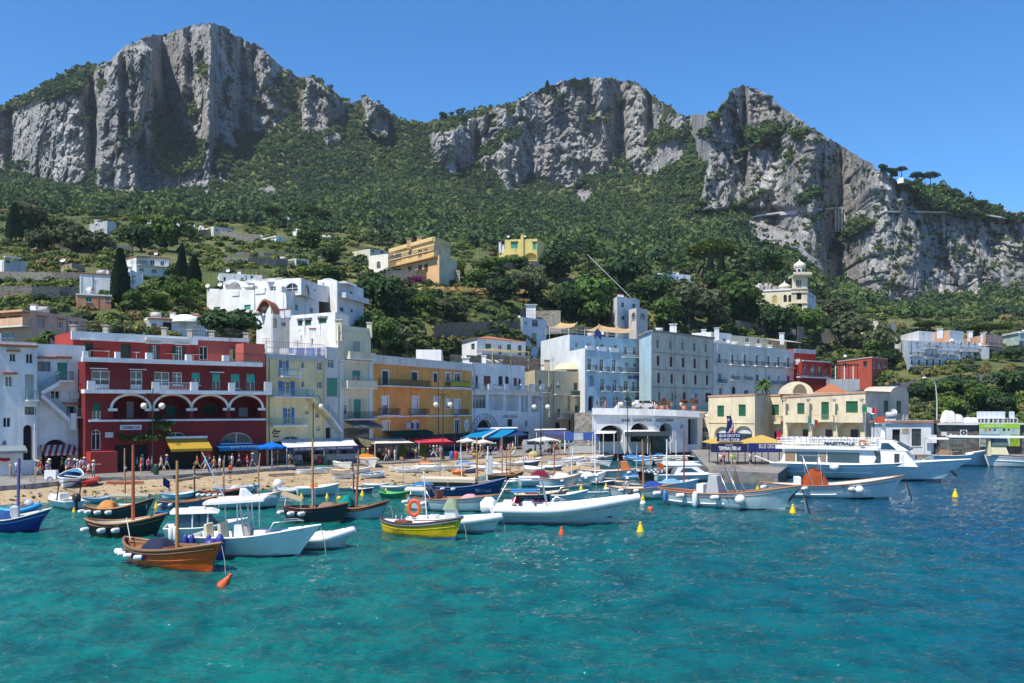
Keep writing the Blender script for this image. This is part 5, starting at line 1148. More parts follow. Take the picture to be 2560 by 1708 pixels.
b=hill('pink_hillside_house','long pink house with covered balcony behind the white house',-60,216,80,775,855,[S_PEACH,S_PINK],[(1,'s',(388,1310,458,1405),dict(col='grey',hood=TILE)),(1,'w',(592,1335,645,1410),dict(hood=TILE)),(1,'w',(715,1325,805,1385)),(0,'r',(90,1275,210,1375),dict(depth=1.5)),(0,'r',(-60,1285,70,1380),dict(depth=1.5)),(0,'g',(-40,1445,145,1510)),(1,'r',(235,1272,300,1365),dict(depth=1.2,arch=True))],h1,(3,-4,14),D=136,back=9)
b.balcony(0,-100,320,1395,h1,1.3,1.1,solid=S_PEACH);b.ledge(0,-100,325,1235,h1,.3,1.4,stucco((.62,.36,.24)),'roof_edge');b.wrail([b.at(*h1(320,1215),136),b.at(*h1(880,1290),146)],.9)
b=hill('vaulted_white_cottage','small white vaulted cottage above the red building roof',368,523,None,793,850,S_W2,[(0,'w',(1558,1350,1622,1430),dict(arch=True)),(0,'s',(1840,1340,1925,1400),dict(col='white')),(0,'dk',(1680,1345,1770,1440))],h1,(0,0,6),D=160,back=9)
b.ledge(0,1525,1780,1305,h1,.2,.6,TILE,'tile_hood');b.ledge(0,1960,2155,1272,h1,.2,.4,TILE,'tile_hood');m=MB();p=b.at(*h1(1870,1300),161.4);m.lathe([(2.6,0),(2.5,.5),(1.9,1.0),(1.0,1.3),(0,1.4)],S_W2,16,(p.x,p.y+2,p.z-.6));m.build('roof',b.root)
# big white complex
b=Bld('white_villa_complex','large white villa with scalloped vault roofline and green shutters','house')
b.vol([(517,190),(716,178),(797,190)],[722,727,728],[S_W2,stucco((.62,.67,.70),.2)],ref=1,zbase=20,parapet=1.0,back=12)  # right face: bluish darker copy of the white plaster, painted as shade
b.vol([(558,193),(705,184),(705.5,182.5),(753,180),(797,191)],[706,700,697,695,712],[S_W2,S_W2,S_W2,stucco((.62,.67,.70),.2)],ref=3,zbase=30,part='upper_storey',back=9)  # same shade-toned plaster on the right face
b.vol([(794,200),(843,189.5),(909,203)],[700,702,722],[S_W2,stucco((.58,.64,.70),.2)],ref=1,zbase=20,part='wing',back=10)  # wing's right face also has its shade painted into the white
b.ops(0,'s',[(325,1165,395,1232),(655,1142,725,1198),(945,1132,1005,1240)],h2,**G_).ops(1,'s',[(1205,1140,1243,1202),(1368,1180,1405,1232)],h2,hood=True,**G_)
b.op(2,'r',(455,895,635,1045),h2,depth=1.8,arch=True).op(2,'g',(680,965,765,1022),h2).op(2,'w',(935,940,1000,1010),h2).op(4,'w',(1105,905,1240,1000),h2,arch=True,rise=.6).op(5,'w',(1305,920,1372,1050),h2,arch=True).op(5,'w',(1412,972,1438,1030),h2)
b.ops(7,'w',[(1810,1000,1836,1052),(1885,1045,1912,1118),(1700,1172,1740,1215),(1815,1190,1840,1225)],h2,frame='dark').finish()
b.balcony(7,1690,1945,1092,h2,1.5,.9,solid=stucco((.58,.64,.70),.2));b.ledge(2,665,800,940,h2,.3,1.2,S_W2,'canopy')  # balcony wall matches the shade-toned plaster behind it
for x0,x1,y,D in((430,640,905,192),(660,800,885,188),(885,1040,875,185),(1480,1660,885,196),(1690,1780,888,190)):
 a,c=b.at(*h2(x0,y+10),D),b.at(*h2(x1,y+10),D);c.z=a.z;m=MB();n=14;rv=(c-a)/2;hv=min(1.6,rv.length*.55);arc=[a+rv-rv*math.cos(math.pi*i/n)+Vector((0,0,hv*math.sin(math.pi*i/n)-.15))for i in range(n+1)]
 m.poly(arc[::-1],S_W2);m.grid([arc,[p+Vector((1,6,0))for p in arc]],S_W2,True);m.build('vault',b.root)
for x0,x1,y0,y1 in((525,605,990,1045),(780,885,965,1022),(1055,1140,945,1005),(1280,1380,990,1045)):b.fbox(0 if x1<1110 else 1,x0,y0,min(x1,1112)if x0<1110 else x1,y1,h2,-.3,.15,S_W2,'parapet_block')
b=hill('low_white_house','low white house with three dark green shutters and hoods',724,872,838,780,835,[S_W2,S_WHITE],[(0,'s',(1240,1312,1290,1372),dict(hood=True,**GD)),(0,'s',(1318,1305,1385,1367),dict(hood=True,**GD)),(0,'s',(1465,1290,1552,1345),dict(hood=True,**GD))],h2,(8,0,8),D=161,back=8)
b=hill('gabled_white_house','narrow white house with curved red tile gable',641,726,682,785,835,S_W2,[(1,'s',(970,1290,1012,1395),dict(col='beige')),(1,'w',(1060,1330,1110,1375))],h2,(6,0,6),D=166,back=8)
p0,p1=b.at(*h2(790,1215),168),b.at(*h2(985,1250),166);m=MB();n=12;arc=[p0.lerp(p1,i/n)+Vector((0,0,2.4*math.sin(math.pi*i/n)))for i in range(n+1)];m.grid([[p+Vector((0,-.3,.12))for p in arc],[p+Vector((0,6,.12))for p in arc]],TILE,True);m.grid([[p+Vector((0,-.3,.12))for p in arc],[p+Vector((0,-.3,-.25))for p in arc]],TILE);m.build('roof',b.root)
b=hill('white_porch_villa','white two storey villa with arched porch on terraced hill',315,423,340,640,690,[S_W2,S_W2],[(1,'r',(1435,705,1520,760),dict(depth=1.2)),(1,'d',(1552,700,1595,762)),(1,'w',(1655,710,1697,762)),(1,'w',(1430,785,1490,822),dict(arch=True,rise=.7)),(1,'w',(1560,795,1625,840),dict(arch=True,rise=.7))],h1,cap=TILE)
b.ledge(1,1400,1530,665,h1,.15,2.2,CREAMY,'canopy');b.balcony(1,1410,1745,765,h1,1.2,.9)
b=hill('white_block_house','plain white block house left of the tall cypress',199,293,None,682,735,S_W2,[],h1,cap=TILE)
b=hill('terracotta_house','low terracotta house with green windows beside the cypress',192,278,None,734,768,stucco((.52,.26,.16),.2),[(0,'w',(885,1085,945,1135),dict(frame='teal')),(0,'w',(1088,1085,1135,1125),dict(frame='teal'))],h1,cap=S_W2)
b=hill('cypress_side_house','white stepped house behind and right of the cypress',315,358,None,679,730,S_W2,[(0,'w',(1365,855,1400,890)),(0,'w',(1330,990,1385,1025)),(0,'r',(1340,900,1400,950),dict(depth=.8))],h1)
b=hill('grey_white_farmhouse','grey and white farmhouse at the left edge of terraces',-60,66,10,650,690,[S_W2,stucco((.45,.47,.5),.4)],[(1,'d',(60,700,105,740)),(1,'w',(105,815,185,865))],h1);b.ledge(1,40,205,672,h1,.35,1.0,S_W2,'canopy')
b=hill('stone_ruin','small roofless stone hut on the left terraces',152,212,180,658,682,stone((.33,.28,.2)),[(0,'dk',(690,770,715,825),dict(depth=.3))],h1,back=5)
b=hill('grey_box_house','grey box house among olive trees high on left',222,290,268,552,585,[stucco((.42,.45,.48),.3),stucco((.55,.6,.66),.2)],[(0,'w',(1012,335,1025,350)),(1,'d',(1102,365,1122,425))],h1)
b=hill('long_white_house','long low white house with arch high on left hill',368,488,None,556,572,S_W2,[(0,'w',(1645,320,1740,355),dict(arch=True,rise=.8))],h1)
b=hill('flat_roofed_cream_house','cream flat roofed house standing on a stone base high left',498,582,534,566,592,[CREAMY,stucco((.66,.62,.5))],[(0,'d',(265,310,290,345)),(1,'d',(342,315,370,343)),(1,'d',(420,330,442,372)),(1,'d',(478,335,510,362))],h2)
b=hill('broad_white_cottage','broad white cottage with pale awning above terraces',652,714,690,589,602,S_W2,[(1,'d',(1040,415,1058,440)),(0,'r',(900,410,1000,432),dict(depth=1.0))],h2)
b=hill('turreted_white_house','white house with small turret among umbrella pines',700,740,722,543,564,S_W2,[(1,'w',(1162,200,1185,225),dict(arch=True)),(1,'w',(1155,252,1195,270))],h2)
b=hill('scalloped_white_house','white house with scalloped roof below umbrella pines',742,793,None,577,590,S_W2,[(0,'d',(1285,345,1340,370)),(0,'d',(1402,340,1425,365)),(0,'d',(1245,345,1262,370))],h2)
b=hill('tiny_white_house','tiny white house half hidden right of umbrella pines',822,840,None,591,601,S_W2,[(0,'d',(1595,410,1615,430))],h2)
b=hill('glazed_terrace_house','low house with long glazed veranda on the terraces',698,773,740,646,666,[CREAMY,S_W2],[(1,'g',(1228,660,1345,705)),(0,'g',(1110,662,1205,710)),(0,'d',(1015,675,1040,700))],h2)
b=hill('white_terrace_bungalow','white bungalow with small windows behind the white villa complex',548,655,None,683,708,S_W2,[(0,'d',(430,840,455,885)),(0,'w',(722,822,757,855)),(0,'w',(620,845,650,870))],h2)
b=hill('distant_grey_house','pale grey house with teal windows left of yellow villa',880,968,925,622,642,[CREAMY,stucco((.5,.5,.45))],[(1,'w',(222,293,252,325),dict(frame='teal')),(1,'w',(318,303,360,335),dict(frame='teal'))],h3)
# yellow villa
b=Bld('yellow_villa','big yellow two storey villa with wide balcony on the hill','villa')
Dv=min(terr(985,690),terr(1090,690))-1;dv=Dv-286
b.vol([(968,293+dv),(1098,270+dv),(1142,282+dv)],638,[stucco((.70,.44,.22),.2),S_CREAM],ref=1,zbase=30,parapet=.02,back=12)
b.vol([(975,294.5+dv),(1085,273.5+dv),(1126,284+dv)],592,[S_VIL,stucco((.66,.56,.36))],ref=1,zbase=40,part='upper_storey',back=10,cap=S_VIL,caph=1.4,capw=.25)
b.vol([(922,293+dv),(970,289+dv)],640,stucco((.8,.76,.66)),zbase=30,part='annex',back=8)
b.ops(2,'w',[(485,337,555,418),(630,312,668,385),(745,292,790,372),(812,282,856,332)],h3).ops(0,'s',[(630,477,672,572),(748,462,790,555),(815,447,858,545)],h3,col='brown').op(0,'g',(470,507,555,572),h3,frame='brown').op(4,'d',(278,422,322,505),h3,arch=True).op(3,'d',(985,280,1003,340),h3).op(1,'d',(1095,390,1112,422),h3).finish()
b.ledge(2,430,925,225,h3,.9,.5,S_VIL,'eaves');b.balcony(0,382,975,362,h3,1.6,1.0,th=.3,slab=stucco((.66,.5,.3)));b.ledge(0,400,965,442,h3,.15,1.2,stucco((.6,.35,.15)),'canopy')
for x,y in((648,168),(762,148)):b.chimney(*h3(x,y),284+dv,1.3,2.0,stucco((.6,.35,.22)))
b=Bld('yellow_arched_house','yellow cubic house with teal shutters and arched loggia','house')
Dy=terr(1310,655)-2
b.vol([(1262,Dy+2),(1343,Dy),(1360,Dy+8)],597,[S_YH,stucco((.6,.52,.22))],ref=1,zbase=CH+(HY-655)/F*Dy-5,parapet=.5,back=9)
b.vol([(1247,Dy+3),(1263,Dy+2.5)],624,S_YH,zbase=CH+(HY-655)/F*Dy-5,part='annex',back=6)
b.ops(0,'s',[(1795,207,1870,277),(2040,207,2086,290),(1795,355,1870,400)],h3,hood=S_YH,**G_).op(0,'r',(1945,328,2085,412),h3,depth=1.4,arch=True,rise=.6).finish()
b.chimney(*h3(1925,112),Dy+1,1.0,3,S_YH);b.fbox(0,1908,130,1940,420,h3,0,.5,S_YH,'buttress');b.chimney(*h3(1672,205),Dy+3,.9,3);b.chimney(*h3(1708,235),Dy+3,.8,2)
b=hill('pink_cottage','small pink cottage among trees right of yellow house',1360,1439,1422,641,668,[stucco((.62,.34,.3)),stucco((.6,.3,.28))],[(1,'s',(420,205,435,240),dict(col='brown'))],h4);b.chimney(*h4(272,128),b.D,2.4,3)
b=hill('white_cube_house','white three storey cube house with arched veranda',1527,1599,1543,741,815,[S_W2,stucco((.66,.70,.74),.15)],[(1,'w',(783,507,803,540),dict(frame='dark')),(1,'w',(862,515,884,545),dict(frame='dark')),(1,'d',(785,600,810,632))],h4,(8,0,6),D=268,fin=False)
b.vol([(1572,268),(1591,263),(1619,267)],770,stucco((.66,.6,.54),.2),ref=1,zbase=20,part='veranda',back=6);b.ops(2,'w',[(855,577,886,630)],h4,arch=True);b.ops(3,'w',[(916,580,956,630)],h4,arch=True);b.finish()
b=hill('hidden_white_house','white house half hidden behind dark pines',1648,1726,None,683,708,stucco((.72,.77,.84),.1),[(0,'w',(1180,320,1195,335)),(0,'w',(1230,315,1245,332))],h4)
b=hill('white_tiled_house','white single storey house with red tile roof and green shutters',1155,1314,1193,845,890,S_W2,[(0,'s',(205,425,237,478),GD),(1,'s',(333,425,385,483),dict(hood=True,**GD)),(1,'d',(450,435,480,530)),(1,'s',(526,432,562,490),dict(hood=True,**GD)),(1,'s',(625,440,656,530),GD)],z4,(8,0,12),D=198,roof='tile');b.balcony(1,255,690,528,z4,1.6,1.0,RAIL)
b=hill('chimneyed_pink_house','small ochre house above the harbour trees at right',2200,2222,None,808,830,CREAMY,[(0,'d',(2206,814,2212,822))],px1,D=330)
b=hill('clifftop_white_house','tiny white house on skyline among clifftop pines',2259,2268,None,443,456,S_W2,[(0,'d',(2261,447,2263,451))],px1,D=terr(2263,462)-2,sink=.3,back=4)
b=hill('clifftop_orange_house','small orange house on skyline at the far right',2487,2517,2508,524,540,stucco((.6,.3,.14)),[(0,'d',(2493,530,2497,536)),(0,'d',(2500,530,2504,536))],px1,D=terr(2502,552)-6)
# church
b=Bld('domed_church','cream church with tall domed bell tower among trees','church')
Dc=terr(1960,770)-14;S_CH=stucco((.72,.64,.46),.25);S_CHS=stucco((.62,.64,.66),.2)
k_=Dc/330.0
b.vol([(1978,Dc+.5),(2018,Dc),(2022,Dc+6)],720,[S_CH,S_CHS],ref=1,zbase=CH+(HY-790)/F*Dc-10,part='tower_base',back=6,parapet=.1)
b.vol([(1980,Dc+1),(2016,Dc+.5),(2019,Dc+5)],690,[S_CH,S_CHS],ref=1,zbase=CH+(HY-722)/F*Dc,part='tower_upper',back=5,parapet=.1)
b.vol([(1880,Dc+9),(1979,Dc+3)],727,S_CH,zbase=CH+(HY-790)/F*Dc-10,part='nave',back=14,cap=True,caph=.5,capw=.3)
b.vol([(2021,Dc+5),(2040,Dc+20)],728,S_CHS,zbase=CH+(HY-790)/F*Dc-10,part='side_wing',back=8)
b.op(0,'dk',(2040,425,2075,485),h4,arch=True,depth=.8).op(0,'dk',(2042,512,2078,560),h4,arch=True,depth=.4).ops(2,'dk',[(2038,343,2046,390),(2050,343,2058,390),(2062,343,2070,390)],h4,arch=True,depth=.4)
b.ops(4,'s',[(1865,455,1898,512)],h4,arch=True,col=(.5,.36,.1)).ops(4,'dk',[(1945,450,1970,502),(1980,450,2003,502)],h4,arch=True,depth=.3).ops(5,'w',[(2130,430,2142,470),(2150,440,2160,478),(2130,520,2142,555)],h4,arch=True).finish()
for x0,x1,y in((2000,2118,402),(2000,2118,428),(2000,2118,505)):b.ledge(0,x0,x1,y,h4,.4,.35,S_CH)
c=b.at(1999,690,Dc+2.4);wpx=Dc/F;m=MB();m.box((c.x-22*wpx,c.y-3.4,c.z-.5),(c.x+22*wpx,c.y+3.2,c.z),S_CH);m.box((c.x-23*wpx,c.y-3.6,c.z),(c.x+23*wpx,c.y-3.3,c.z+.9),S_CH);m.box((c.x+22*wpx,c.y-3.3,c.z),(c.x+23.4*wpx,c.y+3.2,c.z+.9),S_CH);m.build('balustrade',b.root)
lz=[(14*wpx,0),(14*wpx,20*wpx),(15.5*wpx,20.5*wpx),(15.5*wpx,22*wpx),(14*wpx,22.5*wpx)];m=MB();m.lathe(lz,stucco((.7,.68,.6)),8,c,smooth=False);m.build('lantern',b.root)
for k in range(8):
 a=(k+.5)*math.pi/4;m=MB();m.box((c.x+13.3*wpx*math.cos(a)-.35,c.y+13.3*wpx*math.sin(a)-.35,c.z+1),(c.x+13.3*wpx*math.cos(a)+.35,c.y+13.3*wpx*math.sin(a)+.35,c.z+15*wpx),DARK)
 if math.sin(a)<0:m.build('lantern_opening',b.root)
m=MB();m.lathe([(14.5*wpx,22*wpx),(16*wpx,25*wpx),(13*wpx,30*wpx),(7*wpx,34*wpx),(2*wpx,37*wpx),(.6*wpx,41*wpx),(0,44*wpx)],stucco((.74,.70,.58)),14,c);m.build('dome',b.root)
c=b.at(1961,722,Dc+8);m=MB();m.lathe([(15*wpx,-4*wpx),(15*wpx,2*wpx),(16*wpx,3*wpx),(13*wpx,9*wpx),(6*wpx,13*wpx),(1.5*wpx,16*wpx),(0,22*wpx)],stucco((.72,.68,.58)),14,c);m.build('dome',b.root)
b=hill('pink_gabled_house','pale pink gabled house beside the church dome',1898,1944,None,712,735,stucco((.74,.66,.62)),[(0,'s',(1800,390,1815,425),dict(col='brown',arch=True)),(0,'s',(1855,380,1868,425),dict(col='brown',arch=True))],h4,D=Dc+14)
b=hill('round_domed_kiosk','small pavilion with orange domed roof below the pines',1797,1826,None,731,760,S_W2,[],h4,parapet=0,D=terr(1810,745)-1);c=b.at(1811,731,b.D+2);m=MB();m.lathe([(2.4,0),(2.1,.8),(1.2,1.6),(0,2.0)],stucco((.62,.34,.2)),14,c);m.build('dome',b.root)
# gallery road on the cliff
Dg=terr(2110,545)-9;m_=stucco((.6,.6,.58),.3)
r=thing('cliff_road_gallery','pale concrete road gallery with slim pillars on the cliff','gallery',P(2095,570,Dg));o_=r.location
def gl(x,y,D):return P(x,y,D)-o_
for k in range(8):
 x=2089+k*7.5;m=MB();t=gl(x,519+k*.9,Dg+k*1.5);w=.55;m.box((t.x-w,t.y-.4,t.z-(18 if k<5 else 10)),(t.x+w,t.y+.6,t.z),m_);m.build('pillar',r)
m=MB();m.obox(gl(2085,520,Dg-1),gl(2150,528,Dg+11)-gl(2085,520,Dg-1),(0,7,0),(0,0,1.0),m_);m.build('deck',r)
m=MB();m.obox(gl(2086,572,Dg+1.4),gl(2130,575,Dg+9)-gl(2086,572,Dg+1.4),(0,1,0),(0,0,17),stucco((.4,.4,.4),.4));m.build('back_wall',r)
rd=MB();RW=[(1868,548),(1900,540),(1950,533),(2000,530),(2050,526),(2086,522)]
prev=None
for x,y in RW:
 D=terr(x,y)-5;p=P(x,y,D)
 if prev is not None:rd.obox(prev,p-prev,(0,8,0),(0,0,1.1),m_)
 prev=p
_o=rd.build('cliff_road');_o['kind']='structure'
rd=MB();prev=None
for x,y in[(2150,529),(2210,531),(2300,531),(2380,532),(2460,538),(2520,547)]:
 D=terr(x,y)-5;p=P(x,y,D)
 if prev is not None:rd.obox(prev,p-prev,(0,8,0),(0,0,.9),m_)
 prev=p
_o=rd.build('cliff_road');_o['kind']='structure'
# terrace walls on the left hill and retaining walls
def wall(label,pts,h,mat=None,name='terrace_wall',off=.6,th=.6):
 Ps=[P(x,y,terr(x,y)-off)for x,y in pts];o=thing(name,label,'wall',Ps[0]);m=MB(Matrix.Translation(-Ps[0]))
 for a,c in zip(Ps[:-1],Ps[1:]):m.add([a,c,c+Vector((0,th,0)),a+Vector((0,th,0)),a+Vector((0,0,h)),c+Vector((0,0,h)),c+Vector((0,th,h)),a+Vector((0,th,h))],[(0,3,2,1),(4,5,6,7),(0,1,5,4),(1,2,6,5),(2,3,7,6),(3,0,4,7)],mat or stone((.24,.22,.19)))
 m.build('masonry',o);return o
wall('long grey dry stone terrace wall left of the white block house',[(-60,703),(60,704),(130,706),(198,706)],2.2)
wall('lower grey stone terrace wall above the pink house',[(-60,752),(80,752),(150,753),(190,752)],2.6)
wall('shadowed stone terrace wall under the olive trees',[(120,628),(180,629),(260,632),(330,634)],2.2,stone((.12,.115,.11)))  # stone colour darkened to carry the shade of the trees
wall('grey stone base wall under the flat roofed cream house',[(497,595),(540,594),(590,604),(650,607)],3.2)
wall('pale stone terrace wall below glazed veranda house',[(560,662),(620,664),(690,666),(735,668)],2.2)
wall('low terrace wall across the vineyards above white villa complex',[(590,640),(660,641),(760,644),(830,648)],1.2)
wall('rubble retaining wall directly below the yellow villa',[(965,715),(1040,712),(1100,705),(1150,712)],4.2,stone((.40,.34,.25),1.6))
wall('stone garden wall below the yellow arched house',[(1200,682),(1260,674),(1320,668),(1370,670)],2.2,stone((.33,.29,.22)))
wall('tall grey retaining wall behind the red restaurant',[(1995,855),(2040,856),(2090,862),(2110,866)],5.0,stone((.27,.26,.24)))
wall('long stone wall above pale apartment row',[(1840,826),(1900,836),(1990,848)],3.2,stone((.2,.19,.17)))
wall('brown stone retaining wall behind the white tiled house',[(1085,858),(1130,850),(1190,846),(1300,840)],4.0,stone((.22,.18,.13)))
w_=thing('retaining_wall','brown stone wall in front of white tiled house','wall',P(1180,915,192));m=MB(Matrix.Translation(-w_.location));a=P(1125,915,188);c=P(1352,915,204);m.obox((a.x,a.y,5),Vector((c.x-a.x,c.y-a.y,0)),(0,1,0),(0,0,P(1180,889,192).z-5),stone((.24,.2,.15),1.4));m.build('masonry',w_)
# ------------------------------------------------------------------ trees one can tell apart
rng=np.random.default_rng(11)
BARK=wood((.10,.075,.055),.9)
FOL=dict(dark=leafmat((.024,.055,.024),(.05,.09,.03),.25),mid=leafmat((.045,.095,.022),(.09,.15,.034),.25),olive=leafmat((.07,.09,.042),(.12,.14,.07),.3),light=leafmat((.09,.16,.028),(.16,.22,.042),.25),pine=leafmat((.025,.06,.02),(.05,.1,.028),.25),cyp=leafmat((.01,.028,.015),(.022,.042,.02),.3))
PROTO={}
def tree_proto(kind,fol):
 key=(kind,fol)
 if key in PROTO:return PROTO[key]
 t=MB();lv=[]
 if kind=='round':
  t.tube([(0,0,-.6),(.03,0,.2),(-.02,.03,.8)],[.09,.07,.05],BARK,6)
  for a in range(5):t.tube([(0,0,.5),(.35*math.cos(a*1.3),.35*math.sin(a*1.3),1.0)],[.045,.02],BARK,5)
  V,Q=crown_np(rng,1500,0,.10,(.80,.80,.80),14);V[:,2]+=.92;lv.append((V,Q));V,Q=crown_np(rng,500,0,.12,(.7,.7,.55),5);V[:,2]+=.45;lv.append((V,Q))
 elif kind=='cypress':
  t.tube([(0,0,-.3),(0,0,1.6)],[.05,.015],BARK,6);n=1100;z=rng.beta(1.3,1.3,n)*2.0;r_=.25*np.minimum(1,(z+.1)*2.2)*np.clip((2.08-z)/1.3,0,1)**.75*rng.uniform(.75,1.15,n);a=rng.uniform(0,6.28,n)
  c=np.stack([r_*np.cos(a),r_*np.sin(a),z],1);up=np.stack([.25*np.cos(a),.25*np.sin(a),np.ones(n)],1);sd=np.stack([-np.sin(a),np.cos(a),0*a],1);s=rng.uniform(.04,.085,n)[:,None]
  lv.append((np.stack([c-sd*s,c+sd*s,c+sd*s*.6+up*s*2,c-sd*s*.6+up*s*2],1).reshape(-1,3),np.arange(n*4).reshape(-1,4)))
 elif kind=='umbrella':
  t.tube([(0,0,-.4),(.04,0,.6),(0,.02,1.25)],[.075,.055,.045],BARK,6)
  for a in range(7):t.tube([(0,0,1.0),(.3*math.cos(a*.9),.3*math.sin(a*.9),1.4),(.75*math.cos(a*.9),.75*math.sin(a*.9),1.6)],[.04,.03,.015],BARK,5)
  n=1300;r_=rng.uniform(0,1,n)**.42;a=rng.uniform(0,6.28,n);ed=1+.12*np.sin(a*5+1)+.08*np.sin(a*9);z=1.3+.75*np.sqrt(np.clip(1-(r_*.98)**2,0,1))*rng.uniform(.1,1.1,n)+rng.normal(0,.03,n)
  c=np.stack([r_*ed*np.cos(a),r_*ed*np.sin(a),z],1);nr=rng.normal(0,.4,(n,3))+(0,0,1);nr/=np.linalg.norm(nr,axis=1)[:,None];tt=np.cross(nr,rng.normal(0,1,(n,3)));tt/=np.linalg.norm(tt,axis=1)[:,None];bb=np.cross(nr,tt);s=rng.uniform(.05,.1,n)[:,None]
  lv.append((np.stack([c-tt*s-bb*s*.6,c+tt*s-bb*s*.6,c+tt*s+bb*s*.6,c-tt*s+bb*s*.6],1).reshape(-1,3),np.arange(n*4).reshape(-1,4)))
 elif kind=='pine':
  t.tube([(0,0,-.4),(.03,0,1.0),(0,0,1.9)],[.06,.045,.015],BARK,6)
  for k in range(9):
   V,Q=crown_np(rng,120,0,.16,(1,1,.6),4);s=rng.uniform(.24,.36);a=k*2.4;z=.75+k*.14;V=V*s+(.26*math.cos(a)*(1.2-k*.06),.26*math.sin(a)*(1.2-k*.06),z);lv.append((V,Q));t.tube([(0,0,z-.1),(.26*math.cos(a),.26*math.sin(a),z)],.02,BARK,4)
 elif kind=='palm':
  t.tube([(0,0,-.5),(.05,0,.5),(.02,0,1.2)],[.09,.075,.08],wood((.2,.14,.09),.9),8)
  for k in range(34):
   a=k*2.4;el=rng.uniform(-.5,1.2);L=rng.uniform(.75,1.05);pts=[]
   for i in range(6):
    u=i/5;pts.append((math.cos(a)*L*u*math.cos(el),math.sin(a)*L*u*math.cos(el),1.2+L*u*math.sin(el)-.55*u*u))
   Vs=[]
   sd=np.array((-math.sin(a),math.cos(a),0));w=[.03,.1,.13,.12,.08,.01]
   for i in range(5):
    p,q_=np.array(pts[i]),np.array(pts[i+1]);dn=np.array((0,0,-1.0))
    Vs+=[p,p+sd*w[i]+dn*w[i]*.6,q_+sd*w[i+1]+dn*w[i+1]*.6,q_,p-sd*w[i]+dn*w[i]*.6,p,q_,q_-sd*w[i+1]+dn*w[i+1]*.6]
   lv.append((np.array(Vs),np.arange(len(Vs)).reshape(-1,4)))
 off=0;VV,QQ=[],[]
 for V,Q in lv:VV.append(V);QQ.append(Q+off);off+=len(V)
 cm=np_mesh('crown',np.concatenate(VV),np.concatenate(QQ),[FOL[fol]])
 tm=t.build('trunk');me=tm.data;bpy.data.objects.remove(tm)
 PROTO[key]=(me,cm);return PROTO[key]
TN=dict(round='broadleaf_tree',cypress='cypress_tree',umbrella='umbrella_pine',pine='pine_tree',palm='palm_tree')
TCAT=dict(round='tree',cypress='cypress',umbrella='pine tree',pine='pine tree',palm='palm')
def tree(kind,fol,px,pyb,wpx,hpx,label,D=None,sub=0.0):
 """wpx wide, hpx tall in photo pixels, foot at pyb"""
 D=D or terr(px,pyb);me,cm=tree_proto(kind,fol);p=P(px,pyb,D);k=D/F
 t=thing(TN[kind],label,TCAT[kind],(p.x,p.y,p.z-sub),random.uniform(0,6))
 W0,H0=dict(round=(1.75,1.85),cypress=(.52,2.1),umbrella=(2.1,1.95),pine=(1.2,2.2),palm=(1.7,1.7))[kind]
 t.scale=(wpx*k/W0,wpx*k/W0,hpx*k/H0)
 link('trunk',me,t);link('crown',cm,t)
